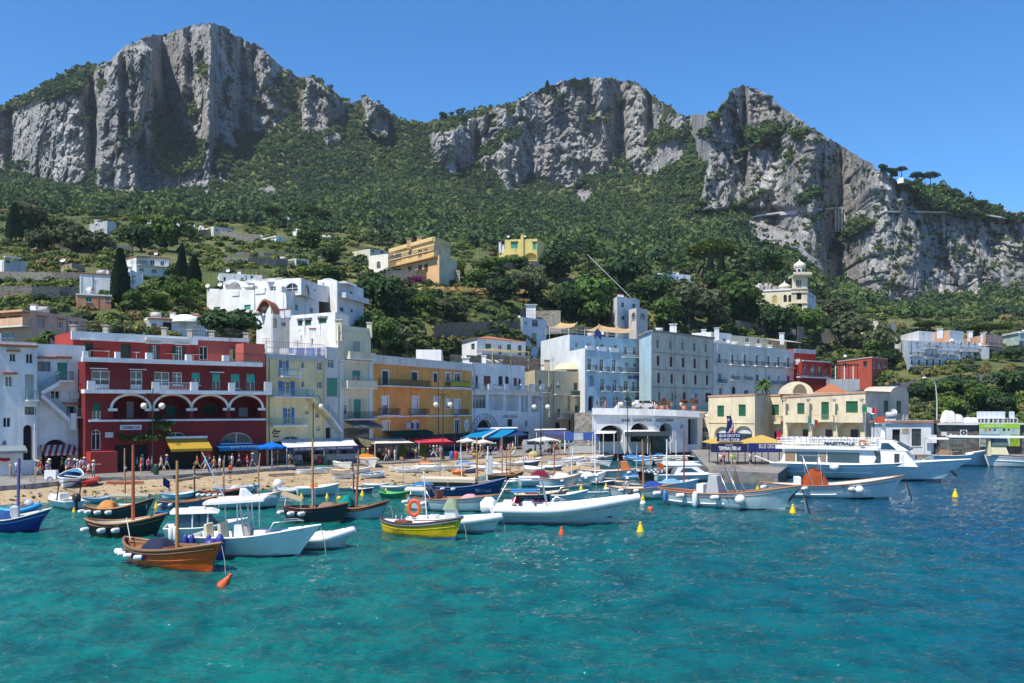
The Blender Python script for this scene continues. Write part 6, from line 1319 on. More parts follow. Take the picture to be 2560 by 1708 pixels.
T_=[('round','dark',968,790,120,120,'big dark tree on the bank below the yellow villa'),('round','light',1143,700,50,56,'bright round bush tree right of the yellow villa'),('round','mid',1190,735,62,66,'bushy tree on the slope right of the rubble wall'),('round','dark',1256,765,84,92,'dark tree at the middle of the slope below yellow arched house'),('round','olive',1322,755,90,92,'grey green tree below right corner of yellow arched house'),('round','dark',1384,705,88,100,'tall dark tree right against the pink cottage'),('round','mid',957,880,84,96,'leafy bright tree beside the cream tower house roof'),('round','olive',1004,868,44,60,'small olive tree behind the orange building roof'),('round','mid',1060,790,60,60,'scrubby tree in the gully above the orange building'),('round','olive',1120,800,64,60,'olive tree in the gully left of white tiled house'),('round','dark',1020,770,60,60,'dark shrubby tree at top of gully below villa wall'),('pine','pine',1472,700,66,112,'tall pine behind the slanting white pole'),('round','dark',1552,735,112,126,'broad black green tree right of the tall pine'),('round','mid',1475,812,124,130,'large rounded tree left of the white cube house'),('round','dark',1420,800,80,110,'dark tree left of the large rounded tree near hotel annex'),('round','dark',1640,770,82,100,'dark tree below the hidden white house'),('round','olive',1723,818,130,120,'wide grey green tree above the grey block'),('round','mid',1660,820,80,80,'fresh green tree right of the white cube house'),('round','mid',1852,808,118,114,'wide leafy tree below the dark pine clump'),('round','olive',1790,815,62,56,'small silver tree above the pale apartment row'),('round','dark',1943,850,92,100,'dark tree in front of the church nave'),('round','mid',2016,852,84,90,'leafy tree at foot of the church tower'),('round','dark',1786,740,70,72,'dark bush tree left of the small domed kiosk'),('round','mid',1900,830,74,80,'leafy tree on bank left of the church front'),('umbrella','light',1779,700,124,92,'pale green flat topped umbrella pine on the hill'),('umbrella','pine',1915,748,92,112,'bright umbrella pine left of the church tower'),('pine','pine',1664,712,44,82,'left one of two thin dark pines by hidden white house'),('pine','pine',1699,710,46,86,'right one of two thin dark pines by hidden white house'),('cypress','cyp',1803,735,24,104,'slim dark cypress in front of pale umbrella pine'),('pine','cyp',1849,745,60,128,'tall black green conifer left of bright umbrella pine'),('cypress','cyp',1776,712,20,84,'thin cypress crossing the pale umbrella pine at left'),('palm','mid',1783,728,48,60,'palm in front of the pale umbrella pine'),('palm','olive',1757,705,40,56,'ragged palm left of thin cypress on the hill'),('palm','light',1556,720,30,34,'small yellowish palm under the broad dark tree'),('round','dark',2078,856,66,82,'dark tree right of the church foot'),('round','olive',2128,872,84,96,'grey olive tree above the red corner house'),('round','olive',2204,895,74,90,'grey tree between red corner house and blue row'),('round','mid',2185,900,60,58,'yellow green tree behind the red corner house'),('round','dark',2224,928,52,70,'dark tree against end wall of the blue white row'),('round','olive',2090,800,60,54,'pale olive tree above grey retaining wall'),('umbrella','light',2319,838,78,34,'flat bright umbrella pine behind the blue white row'),('umbrella','light',2473,850,110,40,'wide bright umbrella pine behind the pink house'),('round','dark',2540,905,50,50,'dark tree between pink house and mint villa'),('round','dark',2409,992,96,62,'big dark bush tree below the blue white row'),('round','mid',2350,1000,84,54,'leafy bush tree at left of green bank'),('round','light',2372,1040,66,60,'bright bush at the foot of the green bank'),('round','dark',2535,990,100,76,'dark tree at right edge of green bank'),('round','mid',2462,1030,80,74,'mid green tree on bank behind plastic chairs'),('round','dark',2290,1010,60,60,'dark bush right of the harbour house turret'),('round','dark',2500,1040,90,70,'low dark bush above tourist banner'),('cypress','cyp',36,612,36,104,'tall dark cypress at far left of hill'),('round','olive',74,590,80,100,'pale feathery tree right of the far left cypress'),('round','olive',102,632,66,60,'olive tree low right of the far left cypress'),('round','olive',180,632,80,80,'large olive tree left of the grey box house'),('round','olive',244,634,66,56,'olive tree under the grey box house'),('round','mid',140,585,50,44,'small green tree left of the grey box house'),('round','dark',352,630,78,80,'dark round tree under the long white house'),('round','mid',412,628,84,86,'leafy tree right of the dark one under long white house'),('round','dark',472,602,44,46,'dark tree left of the flat roofed cream house'),('round','light',348,565,44,30,'bright tree left of long white house roof'),('cypress','cyp',301,762,42,140,'very tall cypress in front of the white block house'),('cypress','cyp',455,708,26,92,'dark cypress right of white porch villa'),('cypress','cyp',486,722,32,82,'cypress left above the white villa complex'),('round','dark',440,700,46,50,'dark bush tree beside white porch villa'),('palm','mid',408,735,50,50,'palm below the white porch villa'),('round','mid',328,772,46,50,'round bush right of the tall cypress foot'),('round','mid',448,765,60,64,'leafy tree left of the white villa complex'),('round','light',495,745,50,50,'light green bush touching white villa complex'),('round','mid',396,772,50,44,'round green bush above the vaulted white cottage'),('round','dark',100,768,50,40,'dark bush on the lower left terraces'),('round','mid',768,628,58,60,'rounded tree below the scalloped white house'),('umbrella','mid',682,560,46,44,'left umbrella pine by the turreted white house'),('umbrella','mid',778,560,38,46,'tallest umbrella pine right of turreted white house'),('umbrella','mid',750,565,30,32,'small umbrella pine touching turreted white house'),('umbrella','mid',808,566,38,40,'right end umbrella pine by turreted white house'),('round','dark',830,660,60,50,'dark bush left of the yellow villa annex'),('round','light',770,700,70,40,'bright hedge tree above white villa complex roof'),('round','mid',820,710,70,44,'leafy hedge tree above the white villa wing'),('round','dark',905,745,40,52,'dark tree right of the white villa wing'),('round','mid',1230,690,70,50,'garden tree left of the yellow arched house'),('round','mid',1292,672,60,34,'garden hedge tree under yellow arched house'),('round','mid',1590,760,60,60,'leafy tree behind the white cube house veranda')]
for a in T_:tree(*a)
tree('round','dark',588,862,140,105,'large dark laurel tree over the red building roof',D=146)
tree('palm','mid',124,862,54,40,'stubby palm behind the white house parapet',D=118);tree('round','light',98,866,50,26,'low bright bush on the white house roof terrace',D=117)
tree('palm','mid',1908,1000,52,58,'palm rising behind the harbour customs house roof',D=176)
for i,(x,y,w,h,k,l)in enumerate([(1108,296,22,16,'round','left end'),(1130,290,10,12,'round','second from left'),(1144,286,12,14,'round','third from left'),(1156,284,14,16,'round','fourth from left'),(1226,272,8,12,'round','alone on bare slope'),(1350,240,8,18,'cypress','short spiky one'),(1368,238,14,36,'cypress','tallest thin conifer'),(1388,232,16,14,'round','dark bush right of the conifer')]):
 tree(k,'pine',x,y,w,h,'skyline tree on middle ridge, %s'%l,D=terr(x,y+6)-2)
for x,y,w,h,l in[(2208,432,24,24,'leftmost dark pine'),(2232,446,26,30,'pine left of tiny white house'),(2254,440,28,22,'pine above tiny white house'),(2292,462,34,30,'spreading pine right of tiny white house'),(2326,464,44,32,'widest flat topped pine'),(2376,494,30,26,'dark round pine'),(2420,512,22,18,'small dark pine'),(2452,524,28,26,'large pine left of orange house')]:
 tree('umbrella' if 'spread' in l or 'widest' in l or 'above' in l else 'round','pine',x,y,w,h,'right skyline tree, %s'%l,D=terr(x,y+8)-3)
bv=thing('bougainvillea','purple flowering bougainvillea on the wall below yellow villa','shrub',P(1040,712,terr(1040,712)-2));V,Q=crown_np(rng,700,0,.12,(1.3,.8,.9),8);link('flowers',np_mesh('flowers',V*3.0,Q,[leafmat((.10,.012,.06),(.2,.03,.12),.6)]),bv);V,Q=crown_np(rng,300,0,.12,(1.2,.7,.8),6);link('leaves',np_mesh('leaves',V*3.1+(-.8,.2,-.4),Q,[FOL['mid']]),bv)
gr=thing('dry_grass_bank','strip of dry yellow grass under the rubble wall','grass',P(1110,732,terr(1110,732)-1));gr['kind']='stuff'
del gr['category'],gr['label'];V,Q=crown_np(rng,1500,0,.05,(1,1,.3),9);link('grass',np_mesh('grass',V*(16,4,5),Q,[leafmat((.28,.2,.08),(.4,.3,.13),.5)]),gr)['kind']='stuff'
# ------------------------------------------------------------------ boats
HW=hullpaint((.70,.74,.73));HG=hullpaint((.50,.62,.62));TEAK=wood((.30,.14,.06),.45);REDW=wood((.20,.05,.025),.4);OCHW=wood((.42,.22,.08),.5);WPL=paint((.78,.78,.76),.25,.06);NAVY=paint((.03,.04,.2),.5);FEN=paint((.72,.72,.68),.4);STEEL=paint((.55,.57,.58),.25,.05,3,.5,.8);BLK=paint((.02,.02,.022),.4)
TINT=glass((.02,.05,.07),.05);ROPE=paint((.5,.47,.4),.9)
def sstep(a,b_,x):t=max(0,min(1,(x-a)/(b_-a)));return t*t*(3-2*t)
class Boat:
 def __init__(s,name,label,stern,bow,B=2.0,fb=.6,rise=.5,srise=.15,double=True,rake=.5,hull=HW,bottom=None,rail=TEAK,inside=None,cat='boat',group=None,root=None,L=None,deck=(.74,1.0),floor=None,boot=.07,z=0.0,railr=.05,draft=.3,full=2.6):
  if root is None:
   a=W(*stern,z);c=W(*bow,z);d=c-a;s.L=L or d.length;s.root=thing(name,label,cat,((a.x+c.x)/2,(a.y+c.y)/2,z),math.atan2(d.y,d.x),group);s.near=-1 if d.x>0 else 1
  else:s.root=root;s.L=L;s.near=-1
  s.B,s.fb,s.rise,s.srise,s.double,s.rake,s.draft,s.full=B,fb,rise,srise,double,rake,draft,full
  N_,nv=22,8;bottom=bottom or paint((.25,.05,.04));inside=inside or WPL
  m=MB();m.smooth=True;rows_=[]
  for i in range(N_+1):
   t=i/N_;half=[s.pt(t,k/(nv-1))for k in range(nv)]
   rows_.append([(x,-y,z_)for x,y,z_ in half[::-1]]+half[1:])
  for i in range(N_):
   for k in range(len(rows_[0])-1):
    q4=[rows_[i][k],rows_[i+1][k],rows_[i+1][k+1],rows_[i][k+1]];zc=sum(p[2]for p in q4)/4
    m.add(q4,[(0,1,2,3)],bottom if zc<boot else hull)
  if not double:m.add(rows_[0],[tuple(range(len(rows_[0])))],hull,False)
  fl=floor if floor is not None else fb*.25;s.fl=fl
  inn=[]
  for i in range(N_+1):
   t=i/N_;x,y,z_=s.pt(t,1.0);w=max(0,y-.07);vf=(fl+draft)/(z_+draft);xf,yf,_=s.pt(t,max(.05,vf));yf=max(0,yf-.08);zf=min(z_-.02,fl);inn.append([(x,-w,z_),(xf,-yf,zf),(xf,yf,zf),(x,w,z_)])
  m.grid(inn,inside,False)
  s.hull=m.build('hull',s.root)
  m=MB()
  for sg in(-1,1):m.tube([(x,sg*y,z_)for x,y,z_ in[s.pt(i/20,1.0)for i in range(21)]],railr,rail,6)
  if not double:x,y,z_=s.pt(0,1);m.tube([(x,-y,z_),(x,y,z_)],railr,rail,6)
  m.build('gunwale',s.root)
  if s.L>3.4 and railr<.2 and boot>0:s.stripe(.03,.97,.84,rail,railr*.45)
  if deck:
   m=MB();m.grid([[(x,-max(0,y-.03),z_-.03),(x,0,z_+.03),(x,max(0,y-.03),z_-.03)]for x,y,z_ in[s.pt(deck[0]+(deck[1]-deck[0])*i/8,1)for i in range(9)]],inside,True);m.build('foredeck',s.root)
 def sheer(s,t):return s.fb+s.rise*max(0,(t-.35)/.65)**2+s.srise*max(0,(.35-t)/.35)**2
 def hb(s,t):
  if s.double:return s.B/2*max(0,1-abs(2*t-1)**s.full)**.85
  return s.B/2*(.84+.16*math.sin(math.pi*min(1,t*1.1))if t<.45 else(1-((t-.45)/.55)**2.3)*(.84+.16*math.sin(math.pi*min(.55,t)*1.1)))
 def pt(s,t,v):
  z_=-s.draft+(s.sheer(t)+s.draft)*v;y=s.hb(t)*(.9*v**.28+.1*v if s.double and t<.8 else(.62*v**.5+.38*v)if not s.double else(lambda u:(.9*v**.28+.1*v)*(1-u)+(.62*v**.5+.38*v)*u)((t-.8)/.2))
  x=(t-.5)*s.L+s.rake*max(0,v-.25)**1.1*t**5-(s.rake*.5*max(0,v-.25)*(1-t)**5 if s.double else .12*v*(1-t)**4);return(x,y,z_)
 def X(s,t):return(t-.5)*s.L
 def box(s,name,t0,t1,y0,y1,z0,z1_,mat,tf=0,tb=0,ts=0,par=None):
  """box part; tf / tb = how far the top leans back from the front / forward from the rear, ts = from the sides"""
  x0,x1=s.X(t0),s.X(t1);m=MB()
  m.add([(x0,y0,z0),(x1,y0,z0),(x1,y1,z0),(x0,y1,z0),(x0+tb,y0+ts,z1_),(x1-tf,y0+ts,z1_),(x1-tf,y1-ts,z1_),(x0+tb,y1-ts,z1_)],[(0,3,2,1),(4,5,6,7),(0,1,5,4),(1,2,6,5),(2,3,7,6),(3,0,4,7)],mat)
  o=m.build(name,par or s.root)
  bv=o.modifiers.new('soft','BEVEL');bv.width=.04;bv.segments=2
  return o
 def mast(s,t,h,mat=OCHW,r=.09,lean=0.0,name='mast',y=0):
  m=MB();z0=s.fl;m.tube([(s.X(t),y,z0),(s.X(t)+lean*.5,y,z0+h*.5),(s.X(t)+lean,y,z0+h)],[r,r*.9,r*.65],mat,8);m.build(name,s.root);return s
 def thwarts(s,ts,mat=None):
  for t in ts:y=s.hb(t)-.1;z_=s.sheer(t)-.16;s.box('thwart',t-.13/s.L,t+.13/s.L,-y,y,z_-.04,z_,mat or WPL)
  return s
 def fenders(s,ts,z_=None,mat=None,size=1.0,vert=False,tip=NAVY):
  for t in ts:
   x,y,zs=s.pt(t,.85);sg=s.near;zz=zs-.05 if z_ is None else z_;m=MB();r=.14*size;l=.62*size
   if vert:m.lathe([(.03,.42*size),(r*.6,.36*size),(r,.24*size),(r,-.24*size),(r*.6,-.36*size),(.0,-.42*size)],mat or FEN,10,(x,sg*(y+r),zz));m.tube([(x,sg*(y+r),zz+.3),(x,sg*y*.97,s.sheer(t))],.012,ROPE,4)
   else:
    y0=y-.05;pr=[(.02,0),(r*.7,.04),(r,.12),(r,l*.72)];pr2=[(r*1.01,l*.72),(r*.9,l*.9),(.02,l)]
    rt=Matrix.Translation((x,sg*y0,zz))@Matrix.Rotation(.75*sg,4,'Z');m.M=rt;m.lathe([(a,sg*b_)for a,b_ in pr],tip,10,axis='y');m.lathe([(a*1.02,sg*(b_+.05))for a,b_ in pr[1:]],mat or FEN,10,axis='y');m.lathe([(r,sg*l*.70),(r*.8,sg*l*.86),(.02,sg*l*.92)],mat or FEN,10,axis='y')
   m.build('fender',s.root)
  return s
 def canopy(s,t0,t1,w,z_,mat,th=.08,poles=True,arch=.12,slope=0.0,pm=STEEL,name='canopy',val=None,pz=None):
  x0,x1=s.X(t0),s.X(t1);m=MB();rows_=[]
  for i in range(7):
   u=i/6;rows_.append([(x0+(x1-x0)*u,-w/2+w*j/6,z_+slope*u+arch*(1-(j/3-1)**2))for j in range(7)])
  m.grid(rows_,mat,True);m.grid([[(p[0],p[1],p[2]-th)for p in r_]for r_ in rows_],mat,True)
  e=[rows_[0],rows_[-1],[r_[0]for r_ in rows_],[r_[-1]for r_ in rows_]]
  for r_ in e:m.grid([r_,[(p[0],p[1],p[2]-(val or th))for p in r_]],mat)
  o=m.build(name,s.root)
  if poles:
   for u in((.04,.96)if x1-x0<3.5 else(.03,.5,.97)):
    for sg in(-1,1):
     x=x0+(x1-x0)*u;q_=MB();q_.tube([(x,sg*(w/2-.05),z_+slope*u-.02),(x,sg*min(w/2,s.hb(max(.05,min(.95,x/s.L+.5)))),pz if pz is not None else s.sheer(.4)-.05)],.03,pm,6);q_.build('canopy_post',s.root)
  return s
 def outboard(s,t=0.0,y=0.0,mat=BLK,k=1.0,tilt=0.0,z0=None):
  x=s.X(t)-.25*k;zz=s.sheer(0)if z0 is None else z0;m=MB(Matrix.Translation((x,y,zz))@Matrix.Rotation(tilt,4,'Y'));
  m.grid([[(-.32*k,-.16*k,h)if False else(c[0]*k,c[1]*k,h*k)for c in ring]for ring,h in(([(-.3,-.15),(.2,-.17),(.25,0),(.2,.17),(-.3,.15)],.0),([(-.36,-.2),(.22,-.22),(.3,0),(.22,.22),(-.36,.2)],.15),([(-.36,-.2),(.2,-.22),(.26,0),(.2,.22),(-.36,.2)],.45),([(-.2,-.1),(.05,-.1),(.1,0),(.05,.1),(-.2,.1)],.6))],mat,True,True)
  m.poly([(c[0]*k,c[1]*k,.6*k)for c in[(-.2,-.1),(.05,-.1),(.1,0),(.05,.1),(-.2,.1)]],mat)
  o=m.build('outboard_motor',s.root);m2=MB(m.M);m2.box((-.12*k,-.06*k,-1.0*k),(.1*k,.06*k,0),mat);m2.box((-.4*k,-.03*k,-1.0*k),(.12*k,.03*k,-.85*k),mat);m2.build('motor_leg',o);return s
 def tarp(s,t0,t1,w,z_,h,mat,name='cover',seed=1,y=0):
  rg=random.Random(seed);x0,x1=s.X(t0),s.X(t1);m=MB();rows_=[]
  for i in range(10):
   u=i/9;r_=[]
   for j in range(9):
    v=j/8*2-1;b_=max(0,1-(2*u-1)**4)*max(0,1-v**4);r_.append((x0+(x1-x0)*u,y+w/2*v,z_+h*b_*rg.uniform(.7,1.1)))
   rows_.append(r_)
  m.grid(rows_,mat,True);m.build(name,s.root);return s
 def tube(s,name,pts,r=.03,mat=STEEL,n=6):
  m=MB();m.tube(pts,r,mat,n);return m.build(name,s.root)
 def script(s,body,t,z_,w,h,mat,sg=None,y=None,**kw):
  sg=sg or s.near;x,yy,zs=s.pt(t,max(.1,(z_+s.draft)/(s.sheer(t)+s.draft)));x2,y2,_=s.pt(min(1,t+.04),max(.1,(z_+s.draft)/(s.sheer(t)+s.draft)))
  u=Vector((x2-x,sg*(y2-yy),0))*(-sg);n=Vector((-u.y,u.x,0));n=n if n.y*sg>0 else-n
  lettering(body,w,h,(x,sg*((y if y is not None else yy)+.02),z_),u,n,mat,s.root,**kw);return s
 def stripe(s,t0,t1,v,mat,r=.03,name='rubbing_strake',sides=(-1,1)):
  for sg in sides:m=MB();m.tube([(x,sg*(y+.005),z_)for x,y,z_ in[s.pt(t0+(t1-t0)*i/16,v)for i in range(17)]],r,mat,5);m.build(name,s.root)
  return s
 def rope(s,t=1.0,px=None,drop=1.6):
  x,y,z_=s.pt(t,.98);m=MB();m.tube([(x,0,z_),(x+.25,0,z_*.5),(x+.35,0,-.15)],.02,ROPE,4);m.build('mooring_line',s.root);return s
GOZ=dict(double=True,rake=.9)
# front row
b=Boat('wooden_boat','orange wooden boat with brown gunwale and white fenders, nearest of all',(322,1405),(530,1436),B=2.5,fb=1.02,rise=.62,srise=.30,rake=1.0,hull=hullpaint((.78,.10,.008)),bottom=paint((.03,.09,.22)),rail=wood((.2,.11,.05)),inside=wood((.30,.11,.04)),railr=.09,floor=.35)
b.stripe(.02,.98,.87,wood((.17,.085,.04)),.085).stripe(.02,.97,.62,hullpaint((.66,.12,.03)),.03);b.fenders((.05,.12,.19,.30,.44),.66).mast(.60,5.3,OCHW,.10).rope(1.0).thwarts((.2,.5),TEAK)
b.tarp(.26,.52,1.5,.75,.75,cloth((.035,.045,.09)),'seat_cover',3);b.box('stern_seat',.05,.16,-.6,.6,.5,.85,TEAK);b.tube('flagstaff',[(b.X(.02),0,1.2),(b.X(-.03),0,2.4)],.03,WPL);b.box('engine_box',.52,.57,-.5,.5,.3,1.15,REDW)
b=Boat('center_console_boat','white motorboat with big white T-top and blue fenders',(490,1392),(748,1395),B=2.7,fb=1.25,rise=.62,srise=0,double=False,rake=1.7,hull=HW,bottom=BLK,rail=WPL,railr=.05,deck=(.62,1),floor=.6,draft=.4)
b.canopy(.14,.72,2.2,3.15,WPL,.14,False,.12,.25,name='hardtop');b.box('console',.40,.52,-.55,.55,.6,1.95,WPL,.25);b.box('console_face',.49,.56,-.5,.5,1.1,1.8,paint((.45,.42,.38)),.2);b.box('leaning_seat',.24,.30,-.6,.6,.6,2.0,paint((.68,.62,.45)),.15,.05);b.box('leaning_seat',.1,.16,-.5,.5,.6,1.9,paint((.68,.62,.45)),.15,.05)
for t,tt in((.36,.34),(.53,.48),(.57,.56)):
 for sg in(-1,1):b.tube('hardtop_post',[(b.X(t),sg*.75,.6),(b.X(tt),sg*.95,3.2)],.045,STEEL)
for sg in(-1,1):b.tube('windshield_frame',[(b.X(.53),sg*.5,1.9),(b.X(.46),sg*.5,2.9)],.03);b.tube('bow_rail',[(b.X(.75),sg*.95,1.5),(b.X(.8),sg*.9,2.05),(b.X(.95),sg*.45,2.15),(b.X(1.04),0,2.1)],.03)
b.box('bow_seat',.6,.74,-.7,.7,.9,1.6,WPL,.2);b.fenders((.0,.06,.22),.95,paint((.03,.04,.25)),1.2,True);b.fenders((.33,),.72,paint((.03,.04,.25)),1.9,True)
m=MB();x,y,z_=b.pt(.24,.8);m.ball((b.X(.26),b.near*1.72,.8),.42,paint((.03,.04,.25)),12,8,(1,1,1.15));m.build('round_fender',b.root);b.rope(1.0)
b=Boat('rigid_inflatable','small white rigid inflatable tied beside the T-top boat bow',(765,1376),(856,1376),B=1.9,fb=.75,rise=.45,srise=0,double=False,rake=.9,hull=HG,bottom=paint((.4,.5,.48)),rail=paint((.7,.72,.74)),railr=.24,deck=None,floor=.55)
b.stripe(.0,.97,.90,paint((.03,.06,.18)),.07).tarp(.15,.9,1.3,.8,.35,cloth((.66,.66,.62)),'boat_cover',5).rope(1.0);b.outboard(0,0,BLK,.9);b.tube('anchor_roller',[(b.X(1.0),0,1.2),(b.X(1.12),0,1.35),(b.X(1.14),0,1.1)],.05)
b=Boat('wooden_boat','yellow wooden boat with white deck and dark rail',(958,1335),(1138,1350),B=1.9,fb=.9,rise=.55,srise=.18,rake=.75,hull=hullpaint((.74,.50,.004)),bottom=paint((.03,.12,.3)),rail=wood((.06,.03,.03)),railr=.07,inside=WPL,floor=.55,deck=(.45,1))
b.stripe(.02,.98,.93,WPL,.04).stripe(.03,.97,.70,hullpaint((.55,.43,.02)),.02).rope(1).script('PUNTA',.30,.48,.95,.16,paint((.2,.16,.02)),bold=.02);b.box('engine_hatch',.2,.38,-.35,.35,.55,1.0,REDW);
for t in(.12,.2,.28):b.tube('cleat',[(b.X(t),.5,.9),(b.X(t),.5,1.25)],.03,WPL)
b=Boat('rigid_inflatable','white inflatable motorboat with orange lifebuoy behind the yellow boat',(1030,1330),(1234,1334),B=2.2,fb=.8,rise=.35,srise=0,double=False,rake=.7,hull=HG,bottom=paint((.45,.55,.52)),rail=paint((.74,.75,.75)),railr=.26,deck=(.6,1),floor=.6)
b.stripe(0,.97,.93,paint((.05,.07,.2)),.06).stripe(0,.97,.82,paint((.3,.05,.12)),.05,'trim_line');b.box('console',.42,.58,-.5,.5,.6,1.75,paint((.6,.65,.6)),.25);b.tarp(.40,.57,1.2,1.6,.7,cloth((.30,.38,.26)),'console_cover',8);b.box('bench',.2,.32,-.7,.7,.6,1.15,WPL);b.tube('radio_aerial',[(b.X(.22),-.8,.8),(b.X(.18),-.8,4.2)],.04,WPL)
m=MB();m.M=Matrix.Translation((b.X(.08),-1.15,1.75))@Matrix.Rotation(R(90),4,'X');m.grid([[((.36+.11*math.cos(k))*math.cos(a),(.36+.11*math.cos(k))*math.sin(a)*1.35,.11*math.sin(k))for k in[2*math.pi*i/8 for i in range(8)]]for a in[2*math.pi*i/20 for i in range(21)]],paint((.65,.10,.03)),True,True);m.build('lifebuoy',b.root);b.rope(1)
b=Boat('rigid_inflatable','long white inflatable tour boat with maroon stripe and steel frame',(1243,1311),(1538,1313),B=3.0,fb=1.15,rise=.85,srise=0,double=False,rake=2.3,hull=HG,bottom=paint((.32,.45,.42)),rail=paint((.76,.76,.75)),railr=.33,deck=(.45,1.0),floor=.9,full=3)
b.stripe(.0,.93,.84,paint((.28,.05,.12)),.07).stripe(0,.95,.76,paint((.75,.75,.75)),.09).stripe(.1,.95,.45,paint((.42,.55,.52)),.03,'spray_rail');b.outboard(-.02,-.62,WPL,1.6,z0=.95).outboard(-.02,.62,WPL,1.6,z0=.95)
b.box('cockpit_seat',.05,.14,-1.0,1.0,.9,1.7,WPL);b.box('console',.22,.36,-.8,.8,.9,1.75,WPL,.5);b.box('foredeck_cabin',.34,.62,-.95,.95,1.1,1.55,WPL,.9,0,.15);b.tarp(.12,.2,.9,1.55,.5,cloth((.5,.03,.05)),'red_bag',2)
for sg in(-1,1):
 b.tube('frame_hoop',[(b.X(-.04),sg*1.1,1.1),(b.X(.1),sg*1.0,3.2),(b.X(.38),sg*1.0,3.25),(b.X(.42),sg*.9,1.6)],.05);b.tube('frame_hoop',[(b.X(.12),sg*1.05,1.2),(b.X(.18),sg*1.0,2.4),(b.X(.36),sg*1.0,2.45)],.04);b.tube('bow_rail',[(b.X(.45),sg*.8,1.55),(b.X(.5),sg*.8,1.95),(b.X(.58),sg*.6,1.7)],.03)
b.canopy(.12,.34,1.9,2.42,cloth((.05,.25,.55)),.05,False,.15);b.box('windshield',.35,.355,-.75,.75,1.7,2.3,TINT);b.tube('anchor',[(b.X(1.02),0,1.7),(b.X(.97),-.1,.75),(b.X(.93),-.3,.6),(b.X(.97),-.5,.65)],.05,BLK);b.outboard(1.14,0,BLK,.55,.4,2.15).script('STIG KIT',.36,1.75,1.1,.2,paint((.3,.05,.1)),y=1.02)
# left side
b=Boat('fishing_boat','blue fishing boat with dark wheel house pole at far left',(-70,1337),(97,1330),B=2.4,fb=.95,rise=.62,srise=.2,rake=1.1,hull=hullpaint((.02,.045,.26)),bottom=BLK,rail=paint((.6,.6,.55)),inside=paint((.5,.5,.42)),deck=(.5,1));b.box('console',.58,.70,-.55,.55,.6,1.8,paint((.5,.52,.54)));b.tube('mast',[(b.X(.68),0,.8),(b.X(.70),0,5.0)],.11,paint((.10,.10,.28)));b.tarp(.3,.62,1.4,1.0,.55,cloth((.04,.1,.3)),'cover',9);b.rope(1)
b=Boat('inflatable_dinghy','bright blue inflatable dinghy lying behind the blue fishing boat',(5,1303),(88,1298),B=1.8,fb=.75,rise=.3,srise=.1,rake=.4,hull=hullpaint((.03,.25,.5)),bottom=BLK,rail=paint((.03,.3,.6)),railr=.2,inside=paint((.3,.35,.4)),deck=None);b.outboard(.95,0,paint((.5,.5,.5)),1.0,0,.9);b.tarp(.5,.9,1.1,.8,.4,cloth((.12,.12,.14)),'gear',4)
b=Boat('wooden_boat','black wooden boat with cream deck and red mast',(226,1346),(392,1342),B=2.2,fb=1.0,rise=.5,srise=.25,hull=hullpaint((.018,.02,.026)),bottom=paint((.5,.5,.48)),inside=paint((.62,.56,.42)),rail=wood((.3,.15,.06)),railr=.08,floor=.5,deck=(.5,1),**GOZ);b.mast(.64,5.5,paint((.42,.09,.04)),.12).fenders((.06,.3,.5),.62,size=1.15).rope(0);b.box('cockpit_bench',.15,.42,-.5,.5,.5,.8,TEAK)
b=Boat('wooden_boat','dark green wooden boat with orange tarpaulin and folded awning',(221,1302),(366,1301),B=2.1,fb=.95,rise=.75,srise=.25,hull=hullpaint((.02,.035,.035)),bottom=BLK,inside=paint((.4,.3,.2)),rail=TEAK,deck=(.7,1),**GOZ);b.tarp(.2,.48,1.5,1.0,.5,cloth((.62,.30,.10)),'tarpaulin',6).fenders((.03,.15,.32,.5),.72,size=1.1);b.canopy(.4,1.05,.6,1.85,cloth((.42,.40,.30)),.12,True,.15)
b=Boat('sport_boat','small white sport boat with black bimini hoop near the beach',(190,1277),(128,1266),B=1.9,fb=.75,rise=.3,srise=0,double=False,rake=.5,hull=HW,bottom=WPL,rail=WPL,deck=(.55,1),L=4.6);b.outboard(0,0,BLK,1.1);b.box('console',.45,.55,-.4,.4,.5,1.3,WPL);b.box('bench',.2,.3,-.6,.6,.4,.9,paint((.65,.6,.45)))
b.tube('bimini_hoop',[(b.X(.3),-.9,.7),(b.X(.2),-.9,2.2),(b.X(.2),0,2.35),(b.X(.2),.9,2.2),(b.X(.3),.9,.7)],.06,BLK)
b=Boat('rowing_boat','blue rimmed open rowing boat beside the bimini sport boat',(212,1262),(284,1258),B=1.5,fb=.5,rise=.25,hull=hullpaint((.35,.5,.6)),rail=paint((.05,.25,.5)),inside=paint((.45,.42,.3)),deck=None);b.thwarts((.3,.6))
b=Boat('cabin_cruiser','white hardtop cabin cruiser behind the orange boat mast',(418,1362),(590,1356),B=2.6,fb=1.1,rise=.4,srise=0,double=False,rake=1.0,hull=HW,bottom=BLK,rail=WPL,floor=.7);b.box('cabin',.1,.78,-1.0,1.0,.9,1.95,TINT,.8,.2,.12);b.box('hardtop',.06,.76,-1.12,1.12,1.95,2.15,WPL,.5,0,.1);b.box('roof_hatch',.3,.55,-.6,.6,2.15,2.25,WPL);
for sg in(-1,1):
 for t in(.16,.38,.6):b.tube('cabin_post',[(b.X(t),sg*1.0,1.0),(b.X(t),sg*.98,1.98)],.05,WPL)
b.fenders((.1,.16),.8,FEN,1.2,True)
b=Boat('flat_pontoon','long narrow blue rowing shell floating behind the cabin cruiser',(395,1291),(528,1284),B=.7,fb=.25,rise=.1,srise=.1,rake=.5,hull=hullpaint((.02,.08,.4)),rail=paint((.02,.1,.45)),inside=paint((.03,.12,.45)),cat='rowing shell',deck=(.5,1))
